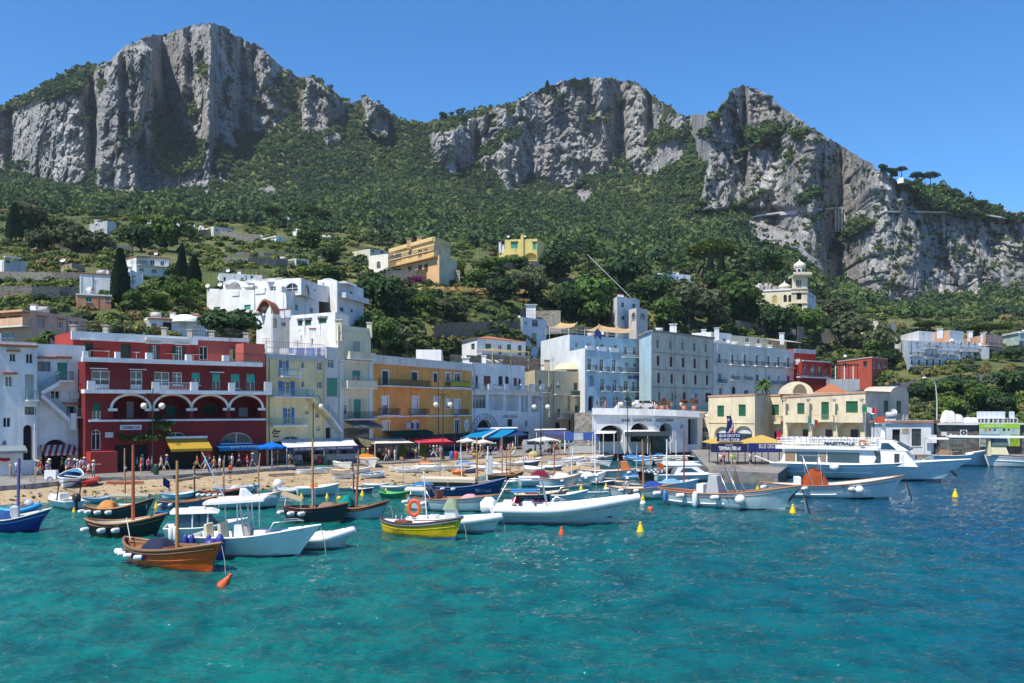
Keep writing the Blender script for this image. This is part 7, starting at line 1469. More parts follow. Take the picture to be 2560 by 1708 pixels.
b=Boat('wooden_boat','blue and brown open boat with thin grey mast near the pebbles',(404,1275),(530,1268),B=1.8,fb=.6,rise=.35,hull=hullpaint((.08,.2,.38)),rail=REDW,inside=wood((.3,.2,.1)),**GOZ);b.thwarts((.3,.6),TEAK).fenders((.05,.2),.45)
b=Boat('rowing_boat','pale blue striped rowing boat with navy flag at the beach',(408,1251),(488,1247),B=1.5,fb=.5,rise=.25,hull=hullpaint((.45,.6,.68)),rail=paint((.2,.4,.6)),deck=None);b.thwarts((.3,.6));b.tube('flagstaff',[(b.X(.02),0,.5),(b.X(-.02),0,2.2)],.02);m=MB();m.grid([[(b.X(.0)+.15*j,.06*math.sin(j*2),2.1-.25*i-.1*j)for j in range(5)]for i in range(4)],cloth((.02,.03,.15)),True);m.build('flag',b.root)
b=Boat('wooden_boat','black open boat crowded with white fenders near the wooden posts',(505,1250),(600,1247),B=2.0,fb=.7,rise=.35,hull=hullpaint((.02,.02,.02)),rail=REDW,inside=REDW,**GOZ);b.fenders((.04,.14,.26,.4,.55),.5,size=1.1)
b=Boat('rowing_boat','white and blue rowing boat drawn up at the waterline with cushions',(536,1238),(640,1232),B=1.7,fb=.55,rise=.3,hull=HW,rail=paint((.2,.35,.6)),inside=paint((.5,.6,.7)),deck=(.8,1));b.thwarts((.3,.55)).tarp(.4,.6,.9,.5,.35,cloth((.6,.58,.55)),'cushions',3)
b=Boat('motor_launch','white launch with raked windscreen behind the T-top boat',(548,1275),(690,1270),B=2.4,fb=1.0,rise=.4,srise=0,double=False,rake=.9,hull=HG,bottom=BLK,rail=TEAK,floor=.5);b.box('cabin',.35,.65,-.8,.8,.9,1.7,WPL,.8,.1,.1);b.box('windscreen',.6,.62,-.7,.7,1.5,2.1,TINT);b.tube('boat_hook',[(b.X(.1),-.5,.9),(b.X(-.5+.2),-.6,4.8)],.05,WPL)
b=Boat('inflatable_dinghy','grey inflatable with tilted white outboard cowling near the shore',(700,1239),(765,1238),B=1.7,fb=.5,rise=.2,double=False,rake=.3,hull=HG,rail=paint((.45,.48,.5)),railr=.2,deck=None);b.outboard(0,0,WPL,1.3,.5,.8)
b=Boat('motor_launch','white open launch with orange fishing nets near the shore',(745,1243),(838,1240),B=2.1,fb=.9,rise=.3,srise=0,double=False,rake=.6,hull=HG,bottom=WPL,rail=WPL);b.tarp(.3,.55,1.2,.8,.45,cloth((.62,.2,.07)),'fishing_net',8)
b=Boat('wooden_boat','dark navy wooden boat with grey signboard and tan awning',(716,1308),(858,1307),B=2.3,fb=1.15,rise=.3,srise=.1,hull=hullpaint((.03,.03,.045)),bottom=paint((.4,.36,.1)),rail=REDW,inside=wood((.25,.12,.06)),floor=.6,rake=.6);b.mast(.46,5.6,OCHW,.10);b.box('signboard',.46,.47,-.1,1.3,1.2,2.4,paint((.5,.53,.58)));b.canopy(-.06,.3,1.9,2.15,cloth((.48,.40,.26)),.06,True,.2,-.5);b.fenders((.02,.2,.38),.8,size=1.2).tarp(.55,.9,1.3,1.1,.4,cloth((.3,.2,.14)),'ropes',3)
b=Boat('wooden_boat','pale wooden boat with red brown rail and teal cover',(852,1300),(952,1302),B=1.9,fb=.95,rise=.55,srise=.15,hull=hullpaint((.36,.48,.50)),bottom=paint((.4,.45,.42)),rail=wood((.16,.06,.03)),railr=.1,inside=wood((.25,.1,.05)),**GOZ);b.stripe(.02,.98,.9,wood((.16,.06,.03)),.09).tarp(-.04,.3,1.4,1.1,.75,cloth((.01,.30,.25)),'teal_cover',2).mast(.38,4.9,wood((.3,.13,.06)),.1,.2).rope(1).fenders((.02,),.6,size=1.2)
# second rank
b=Boat('rowing_boat','small bright green rowing boat between the yellow buoys',(972,1246),(1008,1248),B=1.3,fb=.5,rise=.3,srise=.1,hull=hullpaint((.02,.24,.06)),rail=paint((.10,.42,.12)),inside=paint((.06,.32,.10)),deck=(.6,1),L=2.8,double=False,rake=.3)
b=Boat('wooden_boat','white wooden boat with mahogany cockpit and seat back',(1027,1276),(1235,1282),B=2.2,fb=1.05,rise=.45,srise=.2,hull=hullpaint((.52,.64,.66)),bottom=BLK,rail=TEAK,inside=TEAK,floor=.5,deck=(.35,1),**GOZ);b.box('seat_back',.33,.36,-.8,.8,.9,1.75,REDW,0,.1);b.canopy(-.04,.2,1.6,1.75,cloth((.6,.58,.5)),.1,True,.2).fenders((.02,.26),.7,size=1.2);b.tube('radar_arch',[(b.X(.28),-.8,1.0),(b.X(.2),-.7,2.0),(b.X(.2),.7,2.0),(b.X(.28),.8,1.0)],.05);b.tarp(.62,.8,.9,1.15,.3,cloth((.66,.4,.45)),'pink_towel',2)
b=Boat('excursion_boat','dark blue excursion boat with broad cream canopy',(1066,1247),(1246,1247),B=2.6,fb=1.15,rise=.75,srise=.1,hull=hullpaint((.02,.05,.16)),bottom=BLK,rail=paint((.1,.2,.4)),inside=wood((.2,.08,.05)),floor=.5,deck=(.7,1),**GOZ);b.canopy(-.06,.68,2.2,1.95,cloth((.70,.62,.48)),.06,True,.15,-.1,val=.3);b.box('cabin_side',.1,.62,-.8,.8,.6,1.5,wood((.1,.05,.04)));b.mast(.70,5.2,OCHW,.09).fenders((.1,.28,.42),1.0).script('PRETTY BLUE',.78,.85,1.5,.3,paint((.15,.25,.45)));b.tube('foredeck_rail',[(b.X(.68),-1.0,2.0),(b.X(.9),-.7,2.3),(b.X(1.0),0,2.4)],.03)
b=Boat('wooden_boat','black wooden boat with grey square signboard near beach',(1222,1207),(1300,1203),B=2.0,fb=.8,rise=.45,hull=hullpaint((.03,.03,.03)),rail=OCHW,inside=wood((.3,.18,.09)),**GOZ);b.box('signboard',.08,.1,-.2,1.3,.8,2.9,paint((.42,.44,.46)));b.mast(.42,5.0,OCHW,.09).mast(.68,4.2,OCHW,.08)
b=Boat('sport_boat','small white boat with folded maroon bimini',(1302,1219),(1392,1217),B=1.9,fb=.8,rise=.25,srise=0,double=False,rake=.6,hull=HG,rail=WPL,deck=(.6,1));b.tarp(.3,.75,1.6,1.2,.55,cloth((.2,.02,.05)),'bimini',3)
b=Boat('wooden_boat','white gozzo bow with white cover left of paddle board',(1352,1220),(1440,1219),B=2.2,fb=1.0,rise=.5,hull=HG,rail=TEAK,**GOZ);b.tarp(.35,.85,1.5,1.0,.6,cloth((.7,.7,.68)),'cover',4).fenders((.6,),.8)
b=Boat('wooden_boat','white gozzo with covered foredeck just behind the paddler',(1425,1213),(1502,1212),B=2.1,fb=.95,rise=.5,hull=HW,rail=paint((.4,.5,.5)),**GOZ);b.tarp(.2,.8,1.5,.95,.5,cloth((.66,.67,.66)),'cover',7).fenders((.5,),.8);b.tube('mooring_pole',[(b.X(.85),.5,.5),(b.X(.85),.5,6.5)],.07,WPL)
b=Boat('motor_launch','white motorboat with clear foredeck rail left of the paddler',(1372,1263),(1452,1264),B=2.1,fb=.95,rise=.4,srise=0,double=False,rake=.9,hull=HG,rail=WPL);b.tube('bow_rail',[(b.X(.3),-.9,1.1),(b.X(.4),-.9,1.6),(b.X(.9),-.4,1.75),(b.X(1.05),0,1.7)],.03);b.box('windscreen',.36,.38,-.7,.7,1.0,1.6,TINT)
b=Boat('motor_launch','dark blue motor launch with cream deck behind the long inflatable',(1290,1264),(1405,1263),B=2.2,fb=1.0,rise=.35,srise=0,double=False,rake=.8,hull=hullpaint((.04,.04,.10)),rail=paint((.5,.45,.3)),inside=paint((.6,.54,.36)));b.tarp(.2,.5,1.2,1.0,.4,cloth((.3,.04,.06)),'maroon_seat',4);b.canopy(.05,.5,1.8,2.4,cloth((.66,.66,.64)),.06,True,.15)
b=Boat('wooden_boat','long white gozzo with varnished orange cabin at beach end',(1448,1196),(1604,1198),B=2.4,fb=.95,rise=.4,hull=hullpaint((.48,.58,.54)),bottom=paint((.25,.06,.05)),rail=TEAK,deck=(.02,.98),**GOZ);b.box('cabin',.68,.84,-.7,.7,.9,2.1,wood((.45,.14,.03)),.5,-.1,.1);b.fenders((.1,.45,.82),.8,size=1.2)
b=Boat('wooden_boat','black hulled boat with chequered rail cloth left of motor yacht',(1600,1204),(1668,1203),B=2.2,fb=1.15,rise=.4,hull=hullpaint((.03,.02,.02)),rail=OCHW,inside=TEAK,**GOZ);b.stripe(0,.9,.97,cloth((.6,.62,.65),((.1,.13,.2),.5,(1,.2,0))),.16,'rail_cloth');b.fenders((.5,),.9)
b=Boat('wooden_boat','dark brown boat bow against the motor yacht stern',(1655,1202),(1706,1200),B=2.2,fb=1.25,rise=.5,hull=hullpaint((.09,.03,.025)),rail=OCHW,inside=TEAK,**GOZ);b.fenders((.3,),.9)
b=Boat('wooden_boat','pale green gozzo with blue folded cover and seated man',(1525,1245),(1672,1250),B=2.4,fb=1.0,rise=.5,srise=.15,hull=hullpaint((.46,.58,.55)),bottom=BLK,rail=TEAK,inside=paint((.66,.6,.5)),floor=.6,deck=(.5,1),**GOZ);b.mast(.58,4.9,wood((.42,.2,.08)),.09,-.15).tarp(.58,.9,1.2,1.15,.5,cloth((.03,.08,.35)),'blue_cover',6).fenders((.05,.3,.55),.85,size=1.15);GREEN_GOZZO=b
b=Boat('wooden_boat','white gozzo with pale blue awning beside motor yacht',(1632,1227),(1732,1226),B=2.0,fb=.8,rise=.35,hull=hullpaint((.55,.68,.74)),rail=paint((.4,.5,.5)),inside=paint((.6,.62,.55)),**GOZ);b.mast(.35,5.0,WPL,.09).mast(.78,6.0,wood((.25,.05,.04)),.09).tarp(.2,.7,1.3,.8,.4,cloth((.2,.4,.6)),'awning',8)
b=Boat('motor_yacht','white motor yacht with flybridge and dark side windows',(1640,1206),(1840,1204),B=3.4,fb=1.35,rise=.55,srise=0,double=False,rake=1.6,hull=HW,bottom=BLK,rail=WPL,deck=(.05,1),floor=1.0,draft=.4)
b.box('deckhouse',.20,.62,-1.35,1.35,1.35,2.9,WPL,1.6,.5,.15);b.box('side_window',.26,.5,-1.32,1.32,1.75,2.5,TINT,.9,.35,.07);b.box('flybridge',.10,.56,-1.3,1.3,2.9,3.65,WPL,1.5,.1,.15);b.box('flybridge_screen',.42,.52,-1.0,1.0,3.65,4.3,TINT,.9,.5,.12);b.box('bimini',.12,.42,-1.1,1.1,4.45,4.55,cloth((.66,.66,.64)));b.tube('bow_rail',[(b.X(.6),-1.3,1.5),(b.X(.68),-1.25,2.3),(b.X(.95),-.6,2.55),(b.X(1.06),0,2.5)],.03);b.tube('flagstaff',[(b.X(.02),-.6,1.3),(b.X(0),-.6,3.6)],.03);m=MB();m.grid([[(b.X(.0)+.18*j,-.6,3.5-.22*i-.1*j)for j in range(5)]for i in range(5)],cloth((.6,.1,.03)),True);m.build('flag',b.root)
b.root.scale=(1,.85,.66)
for nm,lb,st,bw,sy in(('tour_gozzo','white tour gozzo with covered console, nearest on the right',(1663,1262),(1962,1280),1),('tour_gozzo','white tour gozzo with rust red sail cover before ferry',(1920,1244),(2222,1248),2)):
 b=Boat(nm,lb,st,bw,B=2.9,fb=1.25,rise=.95,srise=.2,double=True,rake=1.9,hull=hullpaint((.56,.68,.68)),bottom=BLK if sy==2 else paint((.12,.03,.03)),rail=TEAK,inside=WPL if sy==2 else REDW,floor=.7,deck=(.42,1),railr=.07,draft=.4,full=3.4)
 b.stripe(.02,.55,.50,WPL,.06).stripe(.02,.97,.94,WPL,.03,'sheer_line').rope(1.0)
 b.tube('anchor_chain',[(b.X(1.02)+1.2,0,b.sheer(1)-.3),(b.X(1.02)+1.9,0,-.3)],.06,BLK)
 if sy==1:
  b.box('helm_seat',.3,.36,-.7,.7,.8,2.0,WPL);b.tarp(.37,.52,1.9,1.0,.2,cloth((.5,.53,.54)),'awning_skirt',2);b.box('console_cover',.38,.5,-.85,.85,.9,2.75,cloth((.52,.55,.56)),.3,.25,.15);b.fenders((.03,.24,.52),1.0,size=1.5).fenders((.33,),.75,FEN,1.7,True);b.fenders((.07,),.8,paint((.04,.2,.45)),1.3,True)
  for t in(.52,.6):b.tube('hoop',[(b.X(t+.06),-1.0,1.3),(b.X(t-.03),-.8,3.3),(b.X(t-.03),.8,3.3),(b.X(t+.06),1.0,1.3)],.05)
  m=MB();m.ball((b.X(.70),b.near*(b.hb(.7)*.95+.35),.95),.42,FEN,14,10);m.build('round_fender',b.root);b.script('NA 705',.60,.98,.7,.16,BLK)
 else:
  b.tarp(.28,.5,1.9,1.2,1.5,cloth((.36,.08,.03)),'sail_cover',5);b.box('helm_seat',.22,.27,-.6,.6,.8,2.0,WPL);b.fenders((.03,.32,.68),1.0,size=1.5);m=MB();m.ball((b.X(.73),b.near*(b.hb(.73)*.95+.3),.95),.38,FEN,14,10);m.build('round_fender',b.root)
  b.tube('light_arch',[(b.X(.36),-.9,1.3),(b.X(.28),-.8,3.9),(b.X(.28),.8,3.9),(b.X(.36),.9,1.3)],.05);b.tube('light_arch',[(b.X(.44),-.9,1.3),(b.X(.42),-.8,3.9),(b.X(.42),.8,3.9),(b.X(.44),.9,1.3)],.05);b.tube('antenna_bar',[(b.X(.25),-.8,4.0),(b.X(.46),-.8,3.95)],.06,STEEL);b.script('SEA WAY',.62,1.25,.9,.16,BLK).script('TZ CASTRO',.22,1.0,1.2,.16,paint((.3,.35,.4)))
# the ferry
b=Boat('passenger_ferry','white passenger ferry with long dark windows and open seating deck',(1938,1192),(2352,1206),B=5.2,fb=2.1,rise=1.0,srise=.0,double=False,rake=4.2,hull=hullpaint((.50,.66,.70),.35),bottom=paint((.03,.04,.07)),rail=WPL,deck=(.02,1),floor=1.6,boot=.30,draft=.6,railr=.08)
b.stripe(0,.62,.58,WPL,.09).box('transom_box',-.008,.02,-2.0,2.0,.4,1.9,hullpaint((.55,.68,.70)))
b.box('saloon',.06,.66,-2.25,2.25,2.0,4.05,WPL,.6,.5,.1)
for t0,t1,mt in((.09,.155,paint((.28,.18,.1),.2)),(.162,.295,TINT),(.30,.345,paint((.28,.18,.1),.2)),(.352,.545,TINT)):b.box('saloon_window',t0,t1,-2.27,2.27,2.35,3.7,mt,0,0,.05)
b.box('stair_window',.63,.665,-2.28,2.28,2.45,4.0,TINT,.05,.6,.08)
b.box('boat_deck',.03,.66,-2.55,2.55,4.05,4.5,WPL,.1,.1)
b.box('wheelhouse',.655,.88,-1.95,1.95,2.0,4.05,WPL,1.4,0,.1);b.box('wheelhouse_upper',.655,.83,-1.9,1.9,4.05,5.35,WPL,1.8,.1,.15);b.box('side_window',.665,.758,-1.92,1.92,4.2,5.1,TINT,.9,.1,.1);b.box('windscreen',.775,.842,-1.6,1.6,4.2,5.15,TINT,1.5,-.3,.1);b.box('side_door',.745,.775,-1.97,1.97,2.15,3.7,paint((.06,.05,.06)));b.box('side_hatch',.78,.80,-1.96,1.96,2.15,3.6,paint((.66,.67,.68)))
b.box('mast_base',.655,.685,-.6,.6,5.3,7.9,WPL,.1,.2,.15);b.tube('mast_yard',[(b.X(.63),-1.6,7.6),(b.X(.72),-1.6,7.6),(b.X(.72),1.6,7.6),(b.X(.63),1.6,7.6)],.05);b.box('radar',.67,.7,-.9,.9,7.95,8.15,WPL);b.tube('aerial',[(b.X(.64),-.8,5.4),(b.X(.63),-.8,9.8)],.03)
rl=MB()
for sg in(-1,1):
 for zz in(4.85,5.2,5.55):rl.tube([(b.X(.04),sg*2.5,zz),(b.X(.65),sg*2.5,zz)],.03,STEEL,4)
 for i in range(24):rl.tube([(b.X(.04+.61*i/23),sg*2.5,4.5),(b.X(.04+.61*i/23),sg*2.5,5.55)],.025,STEEL,4)
rl.build('railing',b.root)
for i in range(13):
 for j in range(2):m=MB();x=b.X(.06+.038*i);y0=-2.1+2.4*j;m.box((x,y0,4.85),(x+.45,y0+1.8,4.95),WPL);m.box((x,y0,4.95),(x+.08,y0+1.8,5.6),WPL);m.build('seat',b.root)
b.box('life_raft',.14,.23,-1.2,1.2,4.9,5.4,WPL,.1,.1,.2);b.box('name_board',.345,.51,-2.6,-2.56,4.6,5.25,paint((.72,.73,.72)));lettering('MAESTRALE',3.5,.42,(b.X(.428),-2.62,4.93),(1,0,0),(0,-1,0),BLK,b.root,italic=.3,bold=.03)
m=MB();m.M=Matrix.Translation((b.X(.565),-2.62,5.05))@Matrix.Rotation(R(90),4,'X');m.grid([[((.36+.11*math.cos(k))*math.cos(a),(.36+.11*math.cos(k))*math.sin(a),.11*math.sin(k))for k in[2*math.pi*i/8 for i in range(8)]]for a in[2*math.pi*i/20 for i in range(21)]],paint((.5,.2,.12)),True,True);m.build('lifebuoy',b.root)
m=MB();m.ball((b.X(.40),-2.75,1.75),.55,FEN,14,10);m.build('round_fender',b.root);b.tube('bow_rail',[(b.X(.86),-1.6,2.5),(b.X(1.0),-.9,3.9),(b.X(1.1),0,4.1)],.04);b.tube('gangway',[(b.X(-.005),-1.6,2.1),(b.X(-.1),-2.6,3.0)],.12,WPL);b.tube('anchor',[(b.X(1.06),-.4,1.6),(b.X(1.09),-.4,.9)],.18,BLK)
for i,x in enumerate((.66,)):m=MB();m.tube([(b.X(.66),-1.0,5.4),(b.X(.62),-1.0,8.6)],.03,STEEL,4);m.grid([[(b.X(.63)+.2*j,-1.0+.1*math.sin(j),8.5-.22*k)for j in range(6)]for k in range(5)],cloth((.55,.12,.05)),True);m.build('flag',b.root)
def italian(par,x,y,z_,w=1.6,h=1.0):
 for k,c in enumerate(((.02,.25,.08),(.7,.7,.68),(.5,.03,.04))):m=MB();m.grid([[(x+(k+j/3)*w/3,y+.1*math.sin((k*3+j)*.9),z_-h*i/3-.12*(k+j/3))for j in range(4)]for i in range(4)],cloth(c),True);m.build('flag_stripe',par)
for t,k in((.24,0),(.57,1)):b.tube('flagstaff',[(b.X(t),0,4.5),(b.X(t)-.5,0,8.4+k*1.6)],.03);italian(b.root,b.X(t)-.5,0,8.3+k*1.6,1.1+.6*k,.7)
b.root.scale=(1,1,.87)
b=Boat('tour_boat','pale blue bow of a tour boat nosing past the ferry',(2330,1165),(2470,1166),B=3.4,fb=1.6,rise=1.0,srise=0,double=False,rake=1.8,hull=hullpaint((.42,.60,.72)),rail=WPL,bottom=BLK);b.canopy(-.1,.55,3.0,4.0,WPL,.15,True,.12);b.box('crates',.1,.5,-1.0,1.0,1.5,2.4,OCHW)
b=Boat('tour_boat','white canopied tour boat with cream cabin at right edge',(2720,1172),(2470,1168),B=3.2,fb=1.6,rise=.3,srise=.3,rake=.8,hull=hullpaint((.58,.66,.64)),bottom=BLK,rail=REDW,deck=(.5,1));b.canopy(.56,1.42,2.6,4.35,WPL,.16,True,.12);b.box('cabin',.8,1.0,-1.0,1.0,1.8,3.0,paint((.66,.62,.40)),.3,.4,.1);b.box('cabin_window',.80,.98,-1.02,1.02,3.0,4.1,glass((.1,.13,.1)),.3,.2,.15);b.box('cabin_end',.98,1.02,-1.05,1.05,1.6,4.3,paint((.66,.58,.38)),.2,.1);b.stripe(.1,.95,.62,WPL,.05)
# small boats on sand and behind the pier
def rowproto(key,hull,rail,inside,cover=None,L=4.2,thw=None):
 root=bpy.data.objects.new('rowing_boat',None);COL.objects.link(root)
 b=Boat('rowing_boat',None,None,None,B=1.55,fb=.52,rise=.32,srise=.08,double=(key!='red'),rake=.45,hull=hull,bottom=hull,rail=rail,inside=inside,root=root,L=L,deck=(.80,1)if key not in('red',)else None,floor=.12,boot=-1,draft=.22)
 if not cover:b.thwarts((.25,.47,.68),thw)
 else:b.tarp(.05,.85,1.5,.5,.5,cover,'boat_cover',hash(key)%50)
 return root
CB=cloth((.05,.2,.5));RP=dict(white=rowproto('white',HW,WPL,WPL),whiteblue=rowproto('whiteblue',HW,WPL,paint((.08,.25,.42))),cream=rowproto('cream',HW,OCHW,paint((.6,.5,.32)),thw=OCHW),navy=rowproto('navy',hullpaint((.025,.05,.16)),WPL,paint((.4,.45,.5))),blue=rowproto('blue',hullpaint((.06,.17,.30)),WPL,WPL),red=rowproto('red',hullpaint((.5,.03,.025)),paint((.6,.05,.04)),paint((.5,.08,.06)),L=3.4),green=rowproto('green',HW,WPL,WPL,cloth((.05,.22,.16))),orange=rowproto('orange',HW,WPL,WPL,cloth((.62,.24,.04))),bluecov=rowproto('bluecov',HW,WPL,WPL,CB),grey=rowproto('grey',hullpaint((.45,.47,.46)),wood((.3,.2,.1)),paint((.4,.36,.3))),stripe=rowproto('stripe',HW,WPL,WPL,cloth((.66,.62,.58),((.45,.15,.06),.4,(1,.5,0)))),orangekayak=rowproto('orangekayak',hullpaint((.6,.14,.02)),paint((.62,.2,.05)),paint((.6,.16,.03)),L=3.6))
used_=set();QG=[]
def beach_boat(kind,st,bw,label,group=None,water=False,cat='rowing boat',tilt=.12):
 ym,dy=(st[1]+bw[1])/2,(bw[1]-st[1])*.19
 if not water:st,bw=(st[0]-3,ym-dy),(bw[0]+3,ym+dy)
 a,c=(W(*st),W(*bw))if water else(on_beach(*st),on_beach(*bw));d=c-a;mid=(a+c)/2;L0=3.4 if kind=='red' else 3.6 if kind=='orangekayak' else 4.2;s=max(.7,min(1.3,d.length/(L0*1.05)));root=RP[kind]
 if kind in used_:r=dup(root,mid,0,label,cat,group)
 else:used_.add(kind);r=tag(root,label,cat,group)
 r.location=(mid.x,mid.y,mid.z+(0 if water else .16*s));r.scale=(s,)*3;r.rotation_euler=(0 if water else random.choice((-1,1))*tilt,-math.atan2(d.z,d.xy.length)if not water else 0,math.atan2(d.y,d.x));return r
for k,st,bw,l in[('red',(212,1206),(244,1222),'small red rowing boat up on the left beach'),('whiteblue',(160,1220),(188,1240),'white boat with blue interior on the left beach'),('whiteblue',(752,1176),(800,1186),'white rowing boat with blue interior, leftmost on upper beach'),('green',(790,1170),(824,1186),'white boat under a green cover on upper beach'),('cream',(833,1180),(866,1191),'white and wood rowing boat in front of upper beach row'),('white',(836,1164),(872,1173),'white rowing boat below the restaurant chairs'),('white',(888,1176),(916,1188),'white rowing boat right of the dark mast'),('orange',(905,1155),(936,1172),'white boat with orange cover beside the quay wall'),('white',(974,1174),(1014,1192),'white upturned looking boat left of lamp pole'),('white',(1003,1173),(1040,1188),'white rowing boat right beside lamp pole'),('blue',(1038,1173),(1085,1188),'mid blue rowing boat on the sand'),('orange',(1050,1158),(1088,1174),'rowing boat heaped with bright orange cover'),('white',(1104,1170),(1158,1182),'white rowing boat with dark seat stripes'),('bluecov',(1150,1158),(1178,1174),'white boat piled with blue cloths'),('cream',(1181,1158),(1212,1172),'cream trimmed rowing boat near rubbish bin'),('white',(1228,1168),(1262,1182),'white rowing boat behind grey signboard'),('cream',(1250,1152),(1290,1170),'white wooden boat at the foot of the street rail'),('white',(1270,1165),(1292,1176),'white boat just left of the navy rowing boat'),('navy',(1302,1160),(1338,1176),'navy blue rowing boat pulled up on sand'),('stripe',(1306,1148),(1344,1162),'boat with orange striped cover under yellow bundle'),('cream',(1350,1146),(1398,1168),'large white rowing boat with tan cover behind red post'),('white',(1398,1152),(1434,1172),'white rowing boat bow-on near beach end'),('white',(1414,1144),(1456,1156),'white rowing boat against the quay steps'),('grey',(1485,1140),(1530,1154),'grey weathered rowing boat below the scooters'),('white',(1466,1150),(1504,1160),'white rowing boat under grey weathered one'),('bluecov',(1560,1142),(1606,1154),'white boat with light blue cover by the pier'),('orangekayak',(1133,1184),(1158,1200),'bright orange open kayak propped among boats')]:beach_boat(k,st,bw,l)
k=0
for row in range(5):
 for i in range(9):
  x=1570+i*27+row*9+random.uniform(-5,5);y=1151+row*5.0+random.uniform(-1,1)
  if x>1775+row*5 or(row>=3 and x<1690):continue
  r=beach_boat(random.choice(['white','white','whiteblue','cream','bluecov','white','grey']),(x,y),(x+44,y+6),'small rowing boat packed in rows behind the covered pier','rowing boats packed behind the pier',True);r.location.z=0
for kinds,lab,grp,spots in((('white','grey','cream'),'small pale rowing boat moored in the crowded inner harbour','pale boats moored in the inner harbour',[(1090,1207),(1140,1212),(1190,1214),(1250,1214),(1300,1205),(1345,1206),(1400,1200),(1440,1222),(1480,1203),(1530,1205),(1560,1215),(1600,1222),(940,1222),(985,1226),(870,1228),(640,1250),(690,1256),(1270,1232),(1330,1240),(1560,1187),(1610,1186),(1660,1184),(1700,1187)]),(('whiteblue','blue','bluecov','navy'),'small blue boat moored in the crowded inner harbour','blue boats moored in the inner harbour',[(1060,1222),(1165,1222),(1220,1224),(1375,1228),(1420,1211),(1500,1214),(905,1232),(1580,1199),(610,1262),(300,1275)])):
 for i,(x,y)in enumerate(spots):
  r=beach_boat(random.choice(kinds),(x-26,y-random.uniform(0,3)),(x+26,y+random.uniform(-1,4)),lab,grp,True);r.location.z=0
  if i%3==0:QG.append(r)
for i,(x,y)in enumerate([(1020,1186),(1075,1180),(1128,1176),(1165,1186),(1205,1180),(1240,1189),(1335,1183),(1375,1178),(1440,1165),(1468,1170),(1500,1166),(1395,1163),(860,1200),(930,1196)]):beach_boat(random.choice(['white','cream','whiteblue','grey','blue']),(x-22,y),(x+22,y+8),'small rowing boat on the lower sand near the waterline','rowing boats on the lower sand')
# ------------------------------------------------------------------ people: one skinned body each, clothes as parts
def skin(name,V,E,Rr,lev=1):
 me=bpy.data.meshes.new(name);me.from_pydata(V,E,[]);o=bpy.data.objects.new(name,me);COL.objects.link(o)
 o.modifiers.new('s','SKIN');lay=me.skin_vertices[0].data
 for i,r_ in enumerate(Rr):lay[i].radius=r_ if isinstance(r_,tuple)else(r_,r_)
 lay[0].use_root=True
 u=o.modifiers.new('u','SUBSURF');u.levels=lev;u.render_levels=lev
 out=bpy.data.meshes.new_from_object(o.evaluated_get(bpy.context.evaluated_depsgraph_get()));bpy.data.objects.remove(o)
 out.polygons.foreach_set('use_smooth',[True]*len(out.polygons));out.materials.clear();out.materials.append(None);return out
def pose(kind):
 sw=dict(stand=.04,walk=.30,stride=.42,sit=0,paddle=.05,point=.06)[kind];dz=-.47 if kind=='sit' else 0
 J=[(0,0,.95+dz),(0,0,1.1+dz),(0,0,1.32+dz),(0,0,1.47+dz),(.01,0,1.56+dz),(.02,0,1.66+dz)];Rr=[(.13,.12),(.12,.1),(.155,.11),.055,.075,.085];E=[(i,i+1)for i in range(5)]
 def chain(root,pts,rs):
  k=root
  for p,r_ in zip(pts,rs):J.append(p);Rr.append(r_);E.append((k,len(J)-1));k=len(J)-1
 for sg in(-1,1):
  a=sw*sg
  if kind=='sit':chain(0,[(.05,sg*.1,.45),(.45,sg*.12,.46),(.45,sg*.12,.08),(.6,sg*.13,.05)],[.09,.065,.045,.04])
  else:chain(0,[(0,sg*.09,.88),(a*.7+.03,sg*.1,.49),(a*1.2-(.12 if a<-.2 else 0),sg*.1,.09+max(0,-a)*.25),(a*1.2+.15-(.12 if a<-.2 else 0),sg*.11,.04+max(0,-a)*.2)],[.088,.062,.042,.04])
  ar=-a
  if kind=='paddle':pts=[(0,sg*.19,1.41),(.12,sg*.24,1.14),(.33,sg*.12-.08,1.1+.15*sg),(.40,sg*.1-.08,1.1+.15*sg)]
  elif kind=='point' and sg>0:pts=[(0,.19,1.41),(.2,.3,1.33),(.45,.32,1.36),(.56,.32,1.37)]
  elif kind=='sit':pts=[(0,sg*.19,.94),(.1,sg*.24,.68),(.32,sg*.18,.6),(.4,sg*.17,.6)]
  else:pts=[(0,sg*.19,1.41),(ar*.4,sg*.24,1.13),(ar*.8+.08,sg*.25,.9),(ar*.9+.1,sg*.24,.81)]
  chain(2,pts,[.058,.043,.032,.03])
  h=len(J)-1;hx,hy,hz_=J[h]
  for f_ in range(5):
   if f_<4:J.append((hx+.02,hy+(f_-1.5)*.014,hz_-.075-.006*(1.5-abs(f_-1.5))));Rr.append(.009)
   else:J.append((hx+.05,hy-sg*.01,hz_-.035));Rr.append(.01)
   E.append((h,len(J)-1))
 return J,E,Rr
BODY={}
